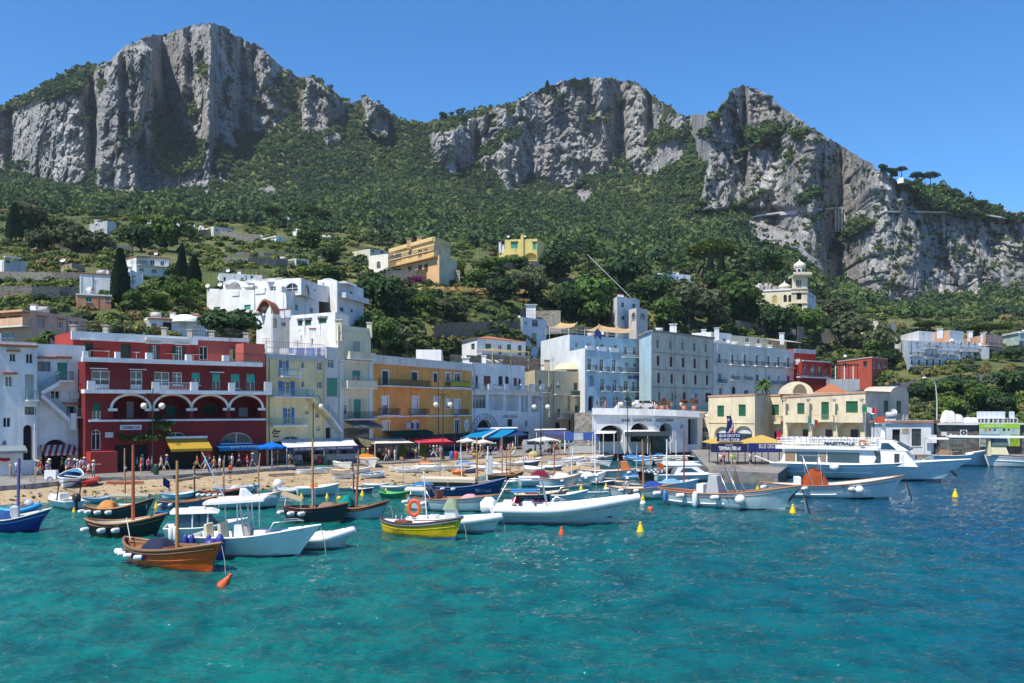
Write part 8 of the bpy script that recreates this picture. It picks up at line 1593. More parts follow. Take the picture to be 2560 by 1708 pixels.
for kd in('stand','walk','stride','sit','paddle','point'):
 J,E,Rr=pose(kd);dz=-.47 if kd=='sit' else 0
 body=skin('body',J,E,Rr)
 ids=[0,1,2]+[6+0];LA=10;RA=LA+9+4
 la,ra=6+4,6+9+4+4
 shirt=skin('shirt',[J[0],J[1],J[2],(0,0,1.43+dz),J[10],J[11],J[23],J[24]],[(0,1),(1,2),(2,3),(2,4),(4,5),(2,6),(6,7)],[(.15,.14),(.142,.122),(.178,.13),(.09,.08),.08,.065,.08,.065])
 m2=lambda a,b_,t=.75:tuple(a[i]+(b_[i]-a[i])*t for i in range(3))
 sh=skin('shorts',[(0,0,.97+dz),(0,0,.92+dz),J[6],m2(J[6],J[7]),J[19],m2(J[19],J[20])],[(0,1),(1,2),(2,3),(1,4),(4,5)],[(.15,.14),(.15,.14),.108,.088,.108,.088])
 lg=skin('trousers',[(0,0,.97+dz),(0,0,.92+dz),J[6],J[7],J[8],J[19],J[20],J[21]],[(0,1),(1,2),(2,3),(3,4),(1,5),(5,6),(6,7)],[(.15,.14),(.15,.14),.108,.085,.07,.108,.085,.07])
 m=MB();m.ball((.0,0,1.70+dz),.105,None,10,6,(1.05,.92,.95));hr=m.build('hair');hair=hr.data;bpy.data.objects.remove(hr)
 m=MB();m.lathe([(.0,1.83),(.07,1.82),(.105,1.77),(.115,1.71),(.22,1.69),(.22,1.68),(.10,1.69)],None,12,(.01,0,dz));ht=m.build('hat');hat=ht.data;bpy.data.objects.remove(ht)
 m=MB();m.ball((.02+.095,0,1.635+dz),.018,None,6,4);ns=m.build('nose');nose=ns.data;bpy.data.objects.remove(ns)
 BODY[kd]=dict(body=body,shirt=shirt,shorts=sh,trousers=lg,hair=hair,hat=hat,nose=nose)
CN=dict(white=(.72,.72,.7),red=(.5,.03,.03),blue=(.05,.12,.4),navy=(.02,.03,.09),pink=(.62,.12,.28),yellow=(.62,.5,.12),black=(.02,.02,.022),green=(.05,.28,.1),grey=(.3,.3,.31),turquoise=(.03,.36,.42),orange=(.6,.2,.04),khaki=(.42,.36,.24),lilac=(.36,.26,.46),beige=(.55,.48,.36))
SKIN=[paint((.46,.27,.18),.6,.05),paint((.36,.2,.13),.6,.05),paint((.52,.34,.25),.6,.05)];HAIR=[paint((.03,.02,.015),.6),paint((.12,.07,.03),.6),paint((.35,.24,.1),.6)]
MEC={}
def clad(name,me,mat,par):
 k=(me.name,mat.name)
 if k not in MEC:c=me.copy();c.name=name;c.materials.clear();c.materials.append(mat);MEC[k]=c
 return link(name,MEC[k],par)
USEDP=set();NP=[0]
ACT=dict(stand='standing',walk='walking',stride='striding',sit='sitting',paddle='paddling',point='pointing')
def person(p,where,face=None,kd=None,top=None,bot=None,hat=None,label=None):
 i=NP[0];NP[0]+=1;rg=random.Random(i*7+3)
 for _ in range(400):
  k=kd or rg.choice(['stand','stand','walk','walk','stride']);c1=top or rg.choice(['white','white','white','red','blue','navy','pink','yellow','black','green','grey','turquoise','orange','lilac','beige']);c2=bot or rg.choice(['khaki','navy','white','black','grey','blue','beige']);h=rg.choice(['straw hat','white hat','dark hair','fair hair','brown hair'])if hat is None else hat;long_=rg.random()<.3
  l=label or 'person with %s in %s top and %s %s %s %s'%(h,c1,c2,'trousers' if long_ else 'shorts',ACT[k],where)
  if l not in USEDP:break
 USEDP.add(l);f=rg.uniform(0,6.28)if face is None else face
 t=thing('person',l,'person',p,f,'people around the harbour');sc_=rg.uniform(.93,1.05);t.scale=(sc_,)*3;B=BODY[k];sm=rg.choice(SKIN)
 bo=clad('body',B['body'],sm,t);clad('nose',B['nose'],sm,bo);clad('shirt',B['shirt'],paint(CN[c1],.9),t);clad('trousers' if long_ else 'shorts',B['trousers' if long_ else 'shorts'],paint(CN[c2],.9),t)
 if 'hat' in h:clad('hat',B['hat'],paint((.62,.5,.28)if 'straw' in h else(.75,.75,.73),.9),t);clad('hair',B['hair'],HAIR[i%3],t)
 else:clad('hair',B['hair'],HAIR[0 if 'dark' in h else 1 if 'brown' in h else 2],t)
 return t
# (photo x range, feet y range, how many, where)
for x0,x1,y0,y1,n,wh in[(0,128,1181,1196,22,'by the white house awning'),(150,180,1182,1190,3,'at the striped shop awning'),(185,215,1184,1188,3,'beside the red stair block'),(330,425,1176,1184,6,'before the vine pergola'),(490,560,1172,1182,5,'outside the yellow awning shop'),(565,640,1166,1174,6,'under the blue fascia awning'),(650,740,1160,1168,7,'by the blue parasol'),(740,890,1150,1160,11,'at the striped awning restaurant'),(890,1010,1147,1158,14,'below the cream awning'),(1030,1110,1142,1150,10,'below the red awning'),(1160,1290,1134,1142,9,'near the bright blue canopy'),(1300,1420,1126,1136,10,'beside the square white parasol'),(1420,1600,1120,1131,26,'among the parked scooters'),(1640,1765,1113,1122,28,'left of the customs house'),(2000,2300,1122,1130,6,'behind the passenger ferry'),(1485,1640,1012,1022,7,'on the bar roof terrace')]:
 for i in range(n):
  px=x0+(x1-x0)*(i+.5+random.uniform(-.35,.35))/n;py=random.uniform(y0,y1)
  person(W(px,py,ZQ)if py>1060 else P(px,1024,164+random.uniform(0,5))*1 if py>1060 else(W(px,py,ZQ)if py>1060 else Vector(((px-CX)/F*163,163,7.95))),wh,random.choice((0,3.14))+random.uniform(-.7,.7))
for z,x,y,kw in[(z1,790,1410,dict(top='white',bot='navy',kd='walk',where='left of a walking pair',face=0)),(z1,832,1408,dict(top='white',bot='grey',kd='point',where='with outstretched arm',face=0)),(z1,690,1390,dict(top='lilac',bot='khaki',kd='stride',where='alone by the white house',face=0)),(z2,645,1430,dict(top='red',bot='red',kd='stand',where='beside the first street lamp')),(z2,1610,1365,dict(top='pink',bot='beige',kd='stand',where='alone under blue fascia')),(z4,598,1425,dict(top='yellow',bot='white',kd='stride',where='alone on the open quay',face=0))]:
 p=z(x,y);person(W(p[0],p[1],ZQ),**kw)
p=W(1492,1233);sb=Boat('paddle_board','pale paddle board with standing paddler',(1463,1233),(1512,1233),B=.75,fb=.1,rise=.08,srise=.03,rake=.2,hull=paint((.5,.62,.7)),inside=paint((.5,.62,.7)),rail=paint((.5,.6,.66)),railr=.02,cat='paddle board',draft=.06,deck=(0.02,.98),boot=-1,L=3.2)
pp=person((p.x,p.y,.14),'',-.4,'paddle','white','navy','white hat','person standing on paddle board in white top and navy shorts');m=MB();m.tube([(.36,-.1,-.1),(.38,-.12,1.45)],.016,BLK,5);pd=tag(m.build('paddle',None,p),'dark paddle held by the paddle boarder','paddle')
g=GREEN_GOZZO;q_=g.root.matrix_basis@Vector((g.X(.3),0,.62));person(q_,'',2.6,'sit','white','white','white hat','person in white sitting in the pale green gozzo')
q_=W(455,1196+14,1.0);person(on_beach(575,1215),'by the waterline boat',1,'stand','red','black')
# ------------------------------------------------------------------ street furniture and restaurant fronts
def cover(name,label,cat,c4,mat,th=.06,fas=None,fh=.5,posts=True,mat2=None,sag=0.15,letters=None,zb=ZQ):
 """awning on four corners given as (zoom x, y, distance): back left, back right, front right, front left"""
 Q=[P(*p)for p in c4];o=sum(Q,Vector())/4;o.z=zb;t=thing(name,label,cat,o);q_=[p-o for p in Q];m=MB();rows_=[[q_[0].lerp(q_[1],j/8).lerp(q_[3].lerp(q_[2],j/8),i/8)-Vector((0,0,sag*4*(i/8)*(1-i/8)))for j in range(9)]for i in range(9)]
 m.grid(rows_,mat);m.grid([[p-Vector((0,0,th))for p in r_]for r_ in rows_],mat);m.build('canopy',t)
 a,b_=q_[3],q_[2];u=(b_-a).normalized();n=Vector((u.y,-u.x,0));fo=t
 if fas:m=MB();m.obox(a-Vector((0,0,fh))+n*.01,b_-a,n*.05,(0,0,fh+.03),fas);fo=m.build('fascia',t)
 if letters:lettering(letters,(b_-a).length*.82,fh*.55,(a+b_)/2-Vector((0,0,fh*.48))+n*.08,u,n,paint((.6,.6,.62)),fo)
 if posts:
  for p in(q_[3],q_[3].lerp(q_[2],.5),q_[2],q_[0],q_[1]):m=MB();m.tube([(p.x,p.y,0),(p.x,p.y,p.z)],.05,WPL if mat2 is None else mat2,6);m.build('post',t)
 return t
def Z3(x,y,D):return(*z3(x,y),D)
def Z4(x,y,D):return(*z4(x,y),D)
def W4(x,y,D):return(*w4(x,y),D)
cover('restaurant_awning','long white ribbed awning with navy lettered front','awning',[Z3(298,1190,120.5),Z3(972,1178,131),Z3(1030,1248,122.5),Z3(362,1268,113.5)],cloth((.82,.82,.80),((.6,.6,.63),.42,(.9,.35,0))),fas=paint((.015,.03,.16)),fh=.5,letters='BAR  RISTORANTE  CUCINA TOSCANA  AMERICAN BAR')
cover('restaurant_awning','cream awning with dark front edge and hanging brown cloth','awning',[Z3(1058,1180,135),Z3(1440,1172,144),Z3(1575,1222,134),Z3(1185,1230,126)],cloth((.82,.74,.62)),fas=paint((.05,.05,.06)),fh=.4);
hc=thing('hanging_cloth','brown cloth swag hanging beside the cream awning','cloth',P(*Z3(1112,1232,129)));m=MB();m.grid([[(-2.0+.45*j,.1*math.sin(j*2),1.6-.32*i*math.sin(math.pi*(j+.3)/9)-.12*j)for j in range(9)]for i in range(7)],cloth((.30,.25,.16)),True);m.build('drape',hc);hc.scale=(.65,1,.55)
cover('restaurant_awning','coral red awning with red striped end','awning',[Z3(1498,1168,146),Z3(1820,1162,154),Z3(1926,1212,143),Z3(1595,1222,135)],cloth((.68,.07,.10)),fas=cloth((.55,.04,.06)),fh=.35)
cover('restaurant_awning','dark grey awning between yellow house and cream tower house','awning',[Z3(935,1142,142),Z3(1215,1136,149),Z3(1290,1174,146),Z3(1000,1182,139)],cloth((.10,.12,.13)))
cover('blue_canopy','bright blue canopy with white ridge beams','canopy',[W4(330,575,166),W4(1120,560,172),W4(785,738,158),W4(20,742,150)],cloth((.01,.27,.55)),fas=paint((.02,.08,.2)),fh=.3);cover('blue_canopy','navy sloping canopy joined to bright blue canopy','canopy',[W4(1090,580,172),W4(1130,575,176),W4(1352,682,166),W4(800,735,160)],cloth((.02,.06,.18)))
for k,(a,b_)in enumerate(((475,760),(1120,1340))):pass
bm=thing('canopy_beam','white beam lying across the bright blue canopy','beam',P(*W4(600,660,160)));m=MB();m.tube([P(*W4(760,575,168))-bm.location,P(*W4(450,735,153))-bm.location],.22,WPL,4);m.build('bar',bm);bm=thing('canopy_beam','white ridge box along top of bright blue canopy','beam',P(*W4(720,565,168)));m=MB();m.tube([P(*W4(330,572,165))-bm.location,P(*W4(1120,558,171))-bm.location],.24,WPL,4);m.build('bar',bm)
cover('restaurant_awning','slate blue awning with striped valance behind white parasol','awning',[W4(1660,612,172),W4(2130,606,178),W4(2420,720,168),W4(1500,640,160)],cloth((.07,.10,.30)),fas=cloth((.7,.7,.7),((.1,.1,.25),.3,(1,.2,0))),fh=.9)
cover('restaurant_awning','narrow white awning above slate blue one','awning',[W4(1460,568,176),W4(2070,558,184),W4(2085,580,181),W4(1468,592,173)],cloth((.75,.75,.73)),sag=0,posts=False)
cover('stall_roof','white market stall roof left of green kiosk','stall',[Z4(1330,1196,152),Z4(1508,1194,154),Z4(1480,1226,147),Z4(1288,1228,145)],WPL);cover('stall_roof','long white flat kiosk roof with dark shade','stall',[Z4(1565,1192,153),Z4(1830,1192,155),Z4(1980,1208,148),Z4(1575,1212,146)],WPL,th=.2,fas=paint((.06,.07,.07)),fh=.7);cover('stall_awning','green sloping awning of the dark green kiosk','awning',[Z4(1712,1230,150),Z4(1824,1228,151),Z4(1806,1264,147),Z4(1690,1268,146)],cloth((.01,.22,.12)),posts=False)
def parasol(label,px,yt,ye,wpx,D,mat,square=False,sp=None):
 c=P(px,ye,D);r_=wpx/2*D/F;h=(ye-yt)*D/F;t=thing('parasol',label,'parasol',(c.x,c.y,ZQ));m=MB();n=4 if square else 8;z_=c.z-ZQ;o=math.pi/4+.5 if square else .2
 for i in range(n):
  a,b_=o+2*math.pi*i/n,o+2*math.pi*(i+1)/n;A,B_=Vector((r_*math.cos(a),r_*math.sin(a),z_)),Vector((r_*math.cos(b_),r_*math.sin(b_),z_));M_=(A+B_)/2+Vector((0,0,.12));T=Vector((0,0,z_+h));m.add([T,A,M_,B_],[(0,1,2),(0,2,3)],mat);d=Vector((0,0,.2));m.add([A,M_,B_,B_-d,M_-d,A-d],[(0,1,4,5),(1,2,3,4)],mat)
 m.build('canopy',t);m=MB();m.tube([(0,0,0),(0,0,z_+h+.1)],.045,WPL,6);m.build('pole',t);m=MB();m.lathe([(.0,.1),(.35,.1),(.38,0)],CURB,10);m.build('base',t);return t
parasol('bright blue parasol at left end of white ribbed awning',*z3(222,0)[:1],z3(0,1212)[1],z3(0,1262)[1],74,112,cloth((.01,.16,.62)));parasol('red parasol at the far left edge of the quay',-4,z1(0,1195)[1],z1(0,1242)[1],70,100,cloth((.62,.03,.04)))
parasol('white parasol in front of bright blue canopy, left of two',w4(140,0)[0],w4(0,742)[1],w4(0,810)[1],58,146,cloth((.74,.72,.68)),True);parasol('white parasol in front of bright blue canopy, right of two',w4(450,0)[0],w4(0,770)[1],w4(0,835)[1],60,144,cloth((.74,.70,.62)),True);parasol('large square white parasol in front of slate blue awning',w4(1650,0)[0],w4(0,718)[1],w4(0,790)[1],86,146,cloth((.76,.76,.75)),True)
def lamp(label,px,yg,yb,wpx,yt=None):
 p=W(px,yb,ZQ);D=p.y;k=D/F;zg=CH+(HY-yg)*k-ZQ;r_=wpx/2*k;zt=zg+2.0
 if 'lampproto' in MC:t=dup(MC['lampproto'],p,0,label,'street lamp','double globe street lamps');t.scale=(1,1,(zg+.0)/MC['lampz']);return t
 t=thing('street_lamp',label,'street lamp',p,0,'double globe street lamps');MC['lampproto']=t;MC['lampz']=zg;m=MB();IR=paint((.012,.02,.018),.5);m.tube([(0,0,0),(0,0,1),(0,0,zt)],[.12,.075,.05],IR,8);m.lathe([(.22,0),(.2,.3),(.1,.5)],IR,10);m.tube([(-.4,0,zt-.6),(.4,0,zt-.6)],.03,IR,5);m.build('post',t)
 for sg in(-1,1):
  m=MB();m.tube([(sg*(r_/2-r_/2*math.cos(a)),0,zg+.55+.9*math.sin(a))for a in[math.pi*i/10 for i in range(11)]],.04,IR,6);m.build('bracket',t)
  m=MB();m.ball((sg*r_,0,zg),.36,paint((.72,.69,.58),.25,.03),14,10);m.lathe([(.0,.42),(.14,.4),(.16,.3)],IR,8,(sg*r_,0,zg));m.build('globe',t)
 return t
for z,xp,yg,yb,w_,l in[(z2,755,803,1425,45,'street lamp before the red building'),(z3,608,882,1405,34,'street lamp before the yellow house'),(z3,1820,865,1375,29,'street lamp before the orange building'),(z4,828,988,1430,25,'street lamp before the white arcade'),(z4,1600,965,1410,23,'street lamp left of the bar lettering'),(z5,430,905,1345,21,'street lamp right of the bar lettering')]:
 a=z(xp,yg);lamp(l,a[0],a[1],z(xp,yb)[1],w_)
def poleth(label,px,yt,yb,mat,r=.09,name='mooring_post',water=True):
 p=on_beach(px,yb)if not water else W(px,yb);h=CH+(HY-yt)/F*p.y-p.z;t=thing(name,label,'post',(p.x,p.y,p.z));m=MB();m.tube([(0,0,-.5),(random.uniform(-.1,.1),0,h*.5),(random.uniform(-.15,.15),0,h)],[r,r*.9,r*.75],mat,8);m.build('shaft',t);m=MB();m.tube([(0,0,h*.62),(0,0,h*.66)],r*1.4,ROPE,8);m.build('rope_collar',t)
for l,x,yt,yb,mt,wa in[('tall pale wooden post in front of FARMACIA building',314,1121,1256,OCHW,True),('thick grey wooden post near the pebble beach',558,1139,1232,wood((.3,.24,.18)),False),('thin dark post right of the orange boat mast',487,1156,1248,wood((.12,.05,.03)),True),('brown post below the blue parasol',647,1133,1226,OCHW,True),('tall white pole among the beach boats',1217,1116,1212,WPL,True),('rust red post among the beach boats',1384,1100,1199,wood((.42,.12,.06)),True),('thin dark mast post left of cream awning end',883,1155,1232,wood((.1,.06,.05)),True)]:poleth(l,x,yt,yb,mt,water=wa)
poleth('slanting white pole among trees above white cube house',1530,700,745,WPL,.01)if False else None
lp=thing('cable_pole','slanting long white pole on the wooded slope','pole',P(1578,745,262));m=MB();m.tube([P(1468,636,262)-lp.location,(0,0,0)],.07,WPL,6);m.build('shaft',lp)
BU=[]
def buoy(label,px,py,hpx,col,group=None,tilt=0):
 p=W(px,py);s=hpx*p.y/F/1.0;k='buoy%s'%(col,)
 if k in MC:t=dup(MC[k],p,0,label,'buoy',group)
 else:
  t=thing('mooring_buoy',label,'buoy',p,0,group);MC[k]=t;mt=paint(col,.35,.08);m=MB();m.lathe([(.0,-.2),(.3,-.18),(.38,.02),(.36,.12),(.14,.72),(.10,.80)],mt,14);m.build('float',t);m=MB();m.lathe([(.1,.80),(.13,.86),(.12,.95),(.0,1.0)],mt,10);m.build('eye',t);m=MB();m.lathe([(.383,.0),(.385,.05),(.37,.08)],paint((.2,.16,.06)),14);m.build('waterline_band',t)
 t.scale=(s,)*3;t.rotation_euler=(0,tilt,0);return t
YB_=(.68,.50,.01);OR=(.62,.09,.02);G1='mooring buoys on the water'
for l,x,y,h,c,tl in[('yellow buoy by the bimini sport boat',185,1285,17,YB_,0),('yellow buoy left of the narrow blue shell',391,1272,18,YB_,0),('orange buoy tilted in front of the orange boat',556,1467,40,OR,.6),('yellow buoy at bow of the grey inflatable',754,1248,16,YB_,0),('yellow buoy under the open launch with nets',818,1246,14,YB_,0),('yellow buoy left of small green boat pair',906,1240,16,YB_,0),('yellow buoy touching the small green boat',965,1236,16,YB_,0),('yellow buoy right of the small green boat',1025,1232,13,YB_,0),('yellow buoy at stern of mahogany cockpit boat',1018,1265,18,YB_,0),('small yellow buoy by the dark blue excursion bow',1245,1246,12,YB_,0),('red orange buoy before the long inflatable',1404,1340,24,OR,0),('big yellow buoy near the long inflatable bow',1601,1332,28,YB_,0),('yellow buoy left of the paddle boarder',1453,1226,15,YB_,0),('yellow buoy right of the paddle boarder',1515,1222,15,YB_,0),('yellow buoy above inflatable foredeck',1487,1268,14,YB_,0),('yellow buoy under stern of pale green gozzo',1607,1252,16,YB_,0),('yellow buoy behind the nearest tour gozzo',1894,1230,17,YB_,0),('yellow buoy at bow of nearest tour gozzo',1982,1284,24,YB_,0),('yellow buoy alone on open water at right',2388,1244,22,YB_,0)]:buoy(l,x,y,h,c,G1,tl)
for l,x,y,c in[('small round orange buoy left of nearest tour gozzo',1626,1277,OR),('small round white buoy under the inflatable bow',1607,1262,(.7,.7,.7)),('small round orange float near the shore launch',848,1250,(.6,.4,.03))]:p=W(x,y);t=thing('round_buoy',l,'buoy',p,0,G1);m=MB();m.ball((0,0,.12),.26,paint(c,.35),12,8);m.build('float',t);m=MB();m.tube([(0,0,.35),(0,0,.5)],.05,BLK,6);m.build('eye',t)
# pier with its ticket shelter
q=MB();pr=[W(1772,1174,1.4),W(1945,1184,1.4),Vector((50,158,0)),Vector((30,158,0))];q.prism([(p.x,p.y)for p in pr],-2,1.4,stone((.2,.19,.17),1.0),PAVE);q.build('pier')['kind']='structure'
sh=thing('ticket_shelter','ticket shelter on the pier with yellow roof and navy signboards','shelter',W(1860,1170,1.4));o_=sh.location
NV=paint((.012,.02,.13),.5);LW=paint((.7,.7,.7))
def shbox(name,x0,y0,x1,y1,D,mat,th=.08):a=P(x0,y1,D)-o_;c=P(x1,y0,D)-o_;m=MB();m.box((a.x,a.y-th,a.z),(c.x,a.y,c.z),mat);return m.build(name,sh)
def shtext(body,x0,y0,x1,y1,D,par,**kw):a=P(x0,y1,D)-o_;c=P(x1,y0,D)-o_;lettering(body,c.x-a.x,c.z-a.z,((a.x+c.x)/2,a.y-.1,(a.z+c.z)/2),(1,0,0),(0,-1,0),LW,par,**kw)
s1=shbox('signboard',1792,1083,1852,1104,116,NV);shtext('BLUE GROTTO',1798,1086,1849,1093,116,s1,bold=.02);shtext('ISLAND TOUR',1798,1096,1849,1103,116,s1,bold=.02)
s2=shbox('signboard',1777,1109,1869,1131,115.6,paint((.012,.015,.07),.5));shtext('Consorzio',1813,1110,1832,1114,115.6,s2);shtext('TERMINAL PIER n.0',1796,1116,1851,1126,115.6,s2,bold=.03)
s3=shbox('signboard',1870,1108,1955,1131,115.2,NV);shtext('BLUE GROTTO',1897,1110,1952,1121,115.2,s3)
m=MB();YR=cloth((.60,.42,.12));
for x0,x1 in((1778,1868),(1868,1972)):
 a,c=P(x0,1109,116)-o_,P(x1,1109,116)-o_;d=Vector((0,6,0));rg_=(a+c)/2+Vector((0,3,1.0));m.add([a,c,c+d,a+d,rg_],[(0,1,4),(1,2,4),(2,3,4),(3,0,4)],YR)
m.build('roof',sh)
for x in(1794,1845,1888,1905,1948):
 m=MB();a=P(x,1131,116)-o_;m.tube([(a.x,a.y,0),(a.x,a.y,a.z+1)],.06,BLK,6);m.build('post',sh);m=MB();m.tube([(a.x,a.y+5,0),(a.x,a.y+5,a.z+.8)],.06,BLK,6);m.build('post',sh)
for x,k in((1810,1),(1828,2),(1836,3),(1876,4),(1802,5)):q_=W(x,1170-k%3,1.4);person(q_,'under the pier shelter',None,'stand')
for x,y,c,l in((1826,1044,'tall red white and blue flag above the ticket shelter',7),(1950,1082,'red flag at right of the ticket shelter roof',3.2)):
 t=thing('flag',c,'flag',P(x,y,117));m=MB();m.tube([(.6,0,-l*.42),(0,0,.4)],.04,BLK,5);m.build('pole',t)
 for i,cc in enumerate(((.02,.03,.12),(.6,.6,.6),(.45,.02,.05))if l>5 else((.5,.03,.06),)):m=MB();m.grid([[(.0+.12*i-.5+.28*j+.12*math.sin(k),.1*math.sin(j+k),.2-.45*k-.3*i)for j in range(3)]for k in range(6)],cloth(cc),True);m.build('cloth',t)
# scooters, bins, planters, kiosk, vehicles, chairs
def scooter(p,col,label,rz,first=[None]):
 if first[0]:t=dup(first[0],p,rz,label,'scooter','scooters parked on the quay')
 else:
  t=thing('scooter',label,'scooter',p,rz,'scooters parked on the quay');first[0]=t
  for x in(-.6,.62):
   m=MB();m.M=Matrix.Translation((x,0,.24));m.grid([[((.2+.06*math.cos(k))*math.cos(a),.06*math.sin(k),(.2+.06*math.cos(k))*math.sin(a))for k in[2*math.pi*i/6 for i in range(6)]]for a in[2*math.pi*i/16 for i in range(17)]],BLK,True,True);m.lathe([(.0,-.04),(.16,-.03),(.16,.03),(0,.04)],STEEL,10,axis='y');m.build('wheel',t)
  m=MB();m.ball((-.45,0,.55),.34,BLK,10,6,(1.2,.55,.75));m.box((-.3,-.16,.22),(.35,.16,.3),BLK);m.add([(.35,-.2,.25),(.35,.2,.25),(.55,.18,.95),(.55,-.18,.95),(.42,-.2,.25),(.42,.2,.25),(.6,.18,.95),(.6,-.18,.95)],[(0,1,2,3),(4,7,6,5),(0,3,7,4),(1,5,6,2),(3,2,6,7)],BLK);m.build('bodywork',t);m=MB();m.ball((-.35,0,.82),.3,paint((.03,.03,.03),.7),10,5,(1.4,.55,.3));m.build('seat',t);m=MB();m.tube([(.6,0,.3),(.5,0,1.05)],.04,STEEL,6);m.tube([(.48,-.32,1.1),(.5,0,1.05),(.48,.32,1.1)],.025,BLK,6);m.build('handlebar',t);m=MB();m.ball((.6,0,.98),.1,STEEL,8,5);m.build('headlight',t)
 if col:
  for c in t.children:
   if c.name.startswith('bodywork')and t is not first[0]:c.data=c.data.copy();c.data.materials[0]=paint(col,.3)
 return t
for i,x in enumerate((1475,1492,1508,1524,1540,1556,1572,1588)):scooter(W(x,1128-(i%2),ZQ),[None,(.5,.5,.5),(.03,.06,.2),(.3,.03,.03),(.5,.5,.48),None,(.02,.1,.1),(.45,.45,.44)][i],'scooter in the quayside row below the bar, %s from left'%['first','second','third','fourth','fifth','sixth','seventh','eighth'][i],1.2+.2*(i%3))
scooter(W(1196,1146,ZQ),(.6,.28,.02),'orange motor scooter in front of bright blue canopy',.3)
def bin_(label,px,py,cols):
 t=thing('litter_bin',label,'bin',W(px,py,ZQ));
 for i,c in enumerate(cols):m=MB();m.lathe([(.26,0),(.3,.1),(.3,1.0),(.22,1.15),(0,1.2)],paint(c),10,(.62*i,0,0));m.build('drum',t)
bin_('red and green litter bins by restaurant chairs',*z3(668,1432),[(.45,.02,.03),(.03,.12,.05)]);bin_('blue and red litter bins before bright blue canopy',*z3(1900,1378),[(.05,.12,.3),(.45,.03,.03)]);bin_('dark green litter bin by the first street lamp',*z2(785,1445),[(.015,.06,.03)])
for l,(x,y)in(('clipped conical shrub in pot, left of two',z3(1440,1392)),('clipped conical shrub in pot, right of two',z3(1640,1392))):p=W(x,y,ZQ);t=thing('potted_shrub',l,'plant',p);m=MB();m.lathe([(.3,0),(.42,.6),(.36,.6)],paint((.3,.12,.07)),10);m.build('pot',t);c=link('foliage',tree_proto('cypress','mid')[1],t,(0,0,.4));c.scale=(1.9,1.9,.95)
vn_=thing('climbing_vine','green vine trained over shop front of the red building','vine',P(*z2(560,1130),107));rng=np.random.default_rng(3)
for x0,x1,y,s,d in((390,500,1120,.95,106.5),(500,620,1120,1.0,107.5),(620,740,1110,1.0,108.5),(735,775,1020,1.0,109),(735,775,960,.9,109),(770,960,975,.8,109.5),(800,880,1090,.9,110)):V,Q=crown_np(rng,300,0,.15,(2.2,.6,.9),7);o=link('foliage',np_mesh('foliage',V*s,Q,[FOL['mid' if y>1000 else 'dark']]),vn_,P(*z2((x0+x1)/2,y),d)-vn_.location)
m=MB();a=P(*z2(750,1400),108.2)-vn_.location;m.tube([a,P(*z2(755,960),108.5)-vn_.location],.09,BARK,6);m.build('stem',vn_)
gk=thing('green_kiosk','dark green newsstand kiosk on the quay below the bar','kiosk',W(*z4(1890,1395),ZQ));m=MB();m.box((-1.3,0,0),(1.3,2,3.0),paint((.012,.05,.04)));m.build('cabin',gk);m=MB();m.box((-1.5,-.3,3.0),(1.5,2.3,3.25),paint((.02,.07,.05)));m.build('roof',gk);m=MB();m.box((-1.1,-.03,1.0),(-.2,0,2.4),GLASS);m.build('window',gk)
pk=thing('poster_kiosk','ticket kiosk with blue posters beside square white parasol','kiosk',W(*z4(1195,1400),ZQ));m=MB();m.box((-2.8,.1,2.0),(2.8,.3,3.3),paint((.04,.10,.36)));m.build('poster_board',pk);m=MB();m.box((-2,0,0),(2,1.2,1.1),paint((.45,.46,.42)));m.build('counter',pk);m=MB();m.box((-1.3,.02,2.05),(.2,.09,3.2),paint((.4,.46,.5),.6,.4,1.2));m.build('poster',pk)
for x in(-2.85,2.75):m=MB();m.box((x,.15,0),(x+.1,.35,3.4),WPL);m.build('post',pk)
def van(label,p,rz,col,s=1.0):
 t=thing('parked_van',label,'van',p,rz);b_=Boat.__new__(Boat);b_.root=t;b_.L=1.0
 m=MB();cs=[(-2.1,.35),(-2.15,1.1),(-2.0,1.85),(.7,1.9),(1.35,1.25),(2.1,1.05),(2.2,.4)];m.prism([(x,z_)for x,z_ in cs],-.85,.85,paint(col,.25));m.v=[(x,z_,y)for x,y,z_ in m.v];m.build('body',t)
 m=MB();m.add([(.75,-.75,1.85),(.75,.75,1.85),(1.36,.75,1.28),(1.36,-.75,1.28)],[(0,1,2,3)],GLASS);m.v=[(x+.02,y,z_+.02)for x,y,z_ in m.v];m.build('windscreen',t)
 for sg in(-1,1):m=MB();m.add([(-1.8,sg*.86,1.2),(.9,sg*.86,1.2),(.6,sg*.86,1.75),(-1.8,sg*.86,1.75)],[(0,1,2,3)],GLASS);m.build('side_window',t)
 for x in(-1.35,1.4):
  for sg in(-1,1):m=MB();m.lathe([(.0,-.1),(.33,-.1),(.36,0),(.33,.1),(0,.1)],BLK,14,(x,sg*.8,.36),'y');m.build('wheel',t)
 t.scale=(s,)*3
van('white van parked at the foot of the pale blue hotel',Vector(((z4(1760,0)[0]-CX)/F*192,192,8.15)),.3,(.7,.7,.7));van('silver van behind the square white parasol',W(*z4(800,1395),ZQ),.2,(.4,.43,.45),1.1);van('pale small truck among the scooters at quay',W(1495,1124,ZQ),.1,(.55,.54,.45),.9)
for i,x in enumerate((1640,1655,1670,1710,1735)):t=thing('planter','terracotta planter with red flowers on bar terrace, %s from left'%['first','second','third','fourth','fifth'][i],'planter',Vector(((x-CX)/F*164,164,7.95)));m=MB();m.lathe([(.35,0),(.5,.8),(.4,.8)],paint((.4,.14,.08)),10);m.build('pot',t);V,Q=crown_np(rng,120,0,.2,(1,1,.8),4);link('flowers',np_mesh('flowers',V*.8+(0,0,1.2),Q,[leafmat((.3,.05,.03),(.08,.12,.03),1.5)]),t)
ch0=[None]
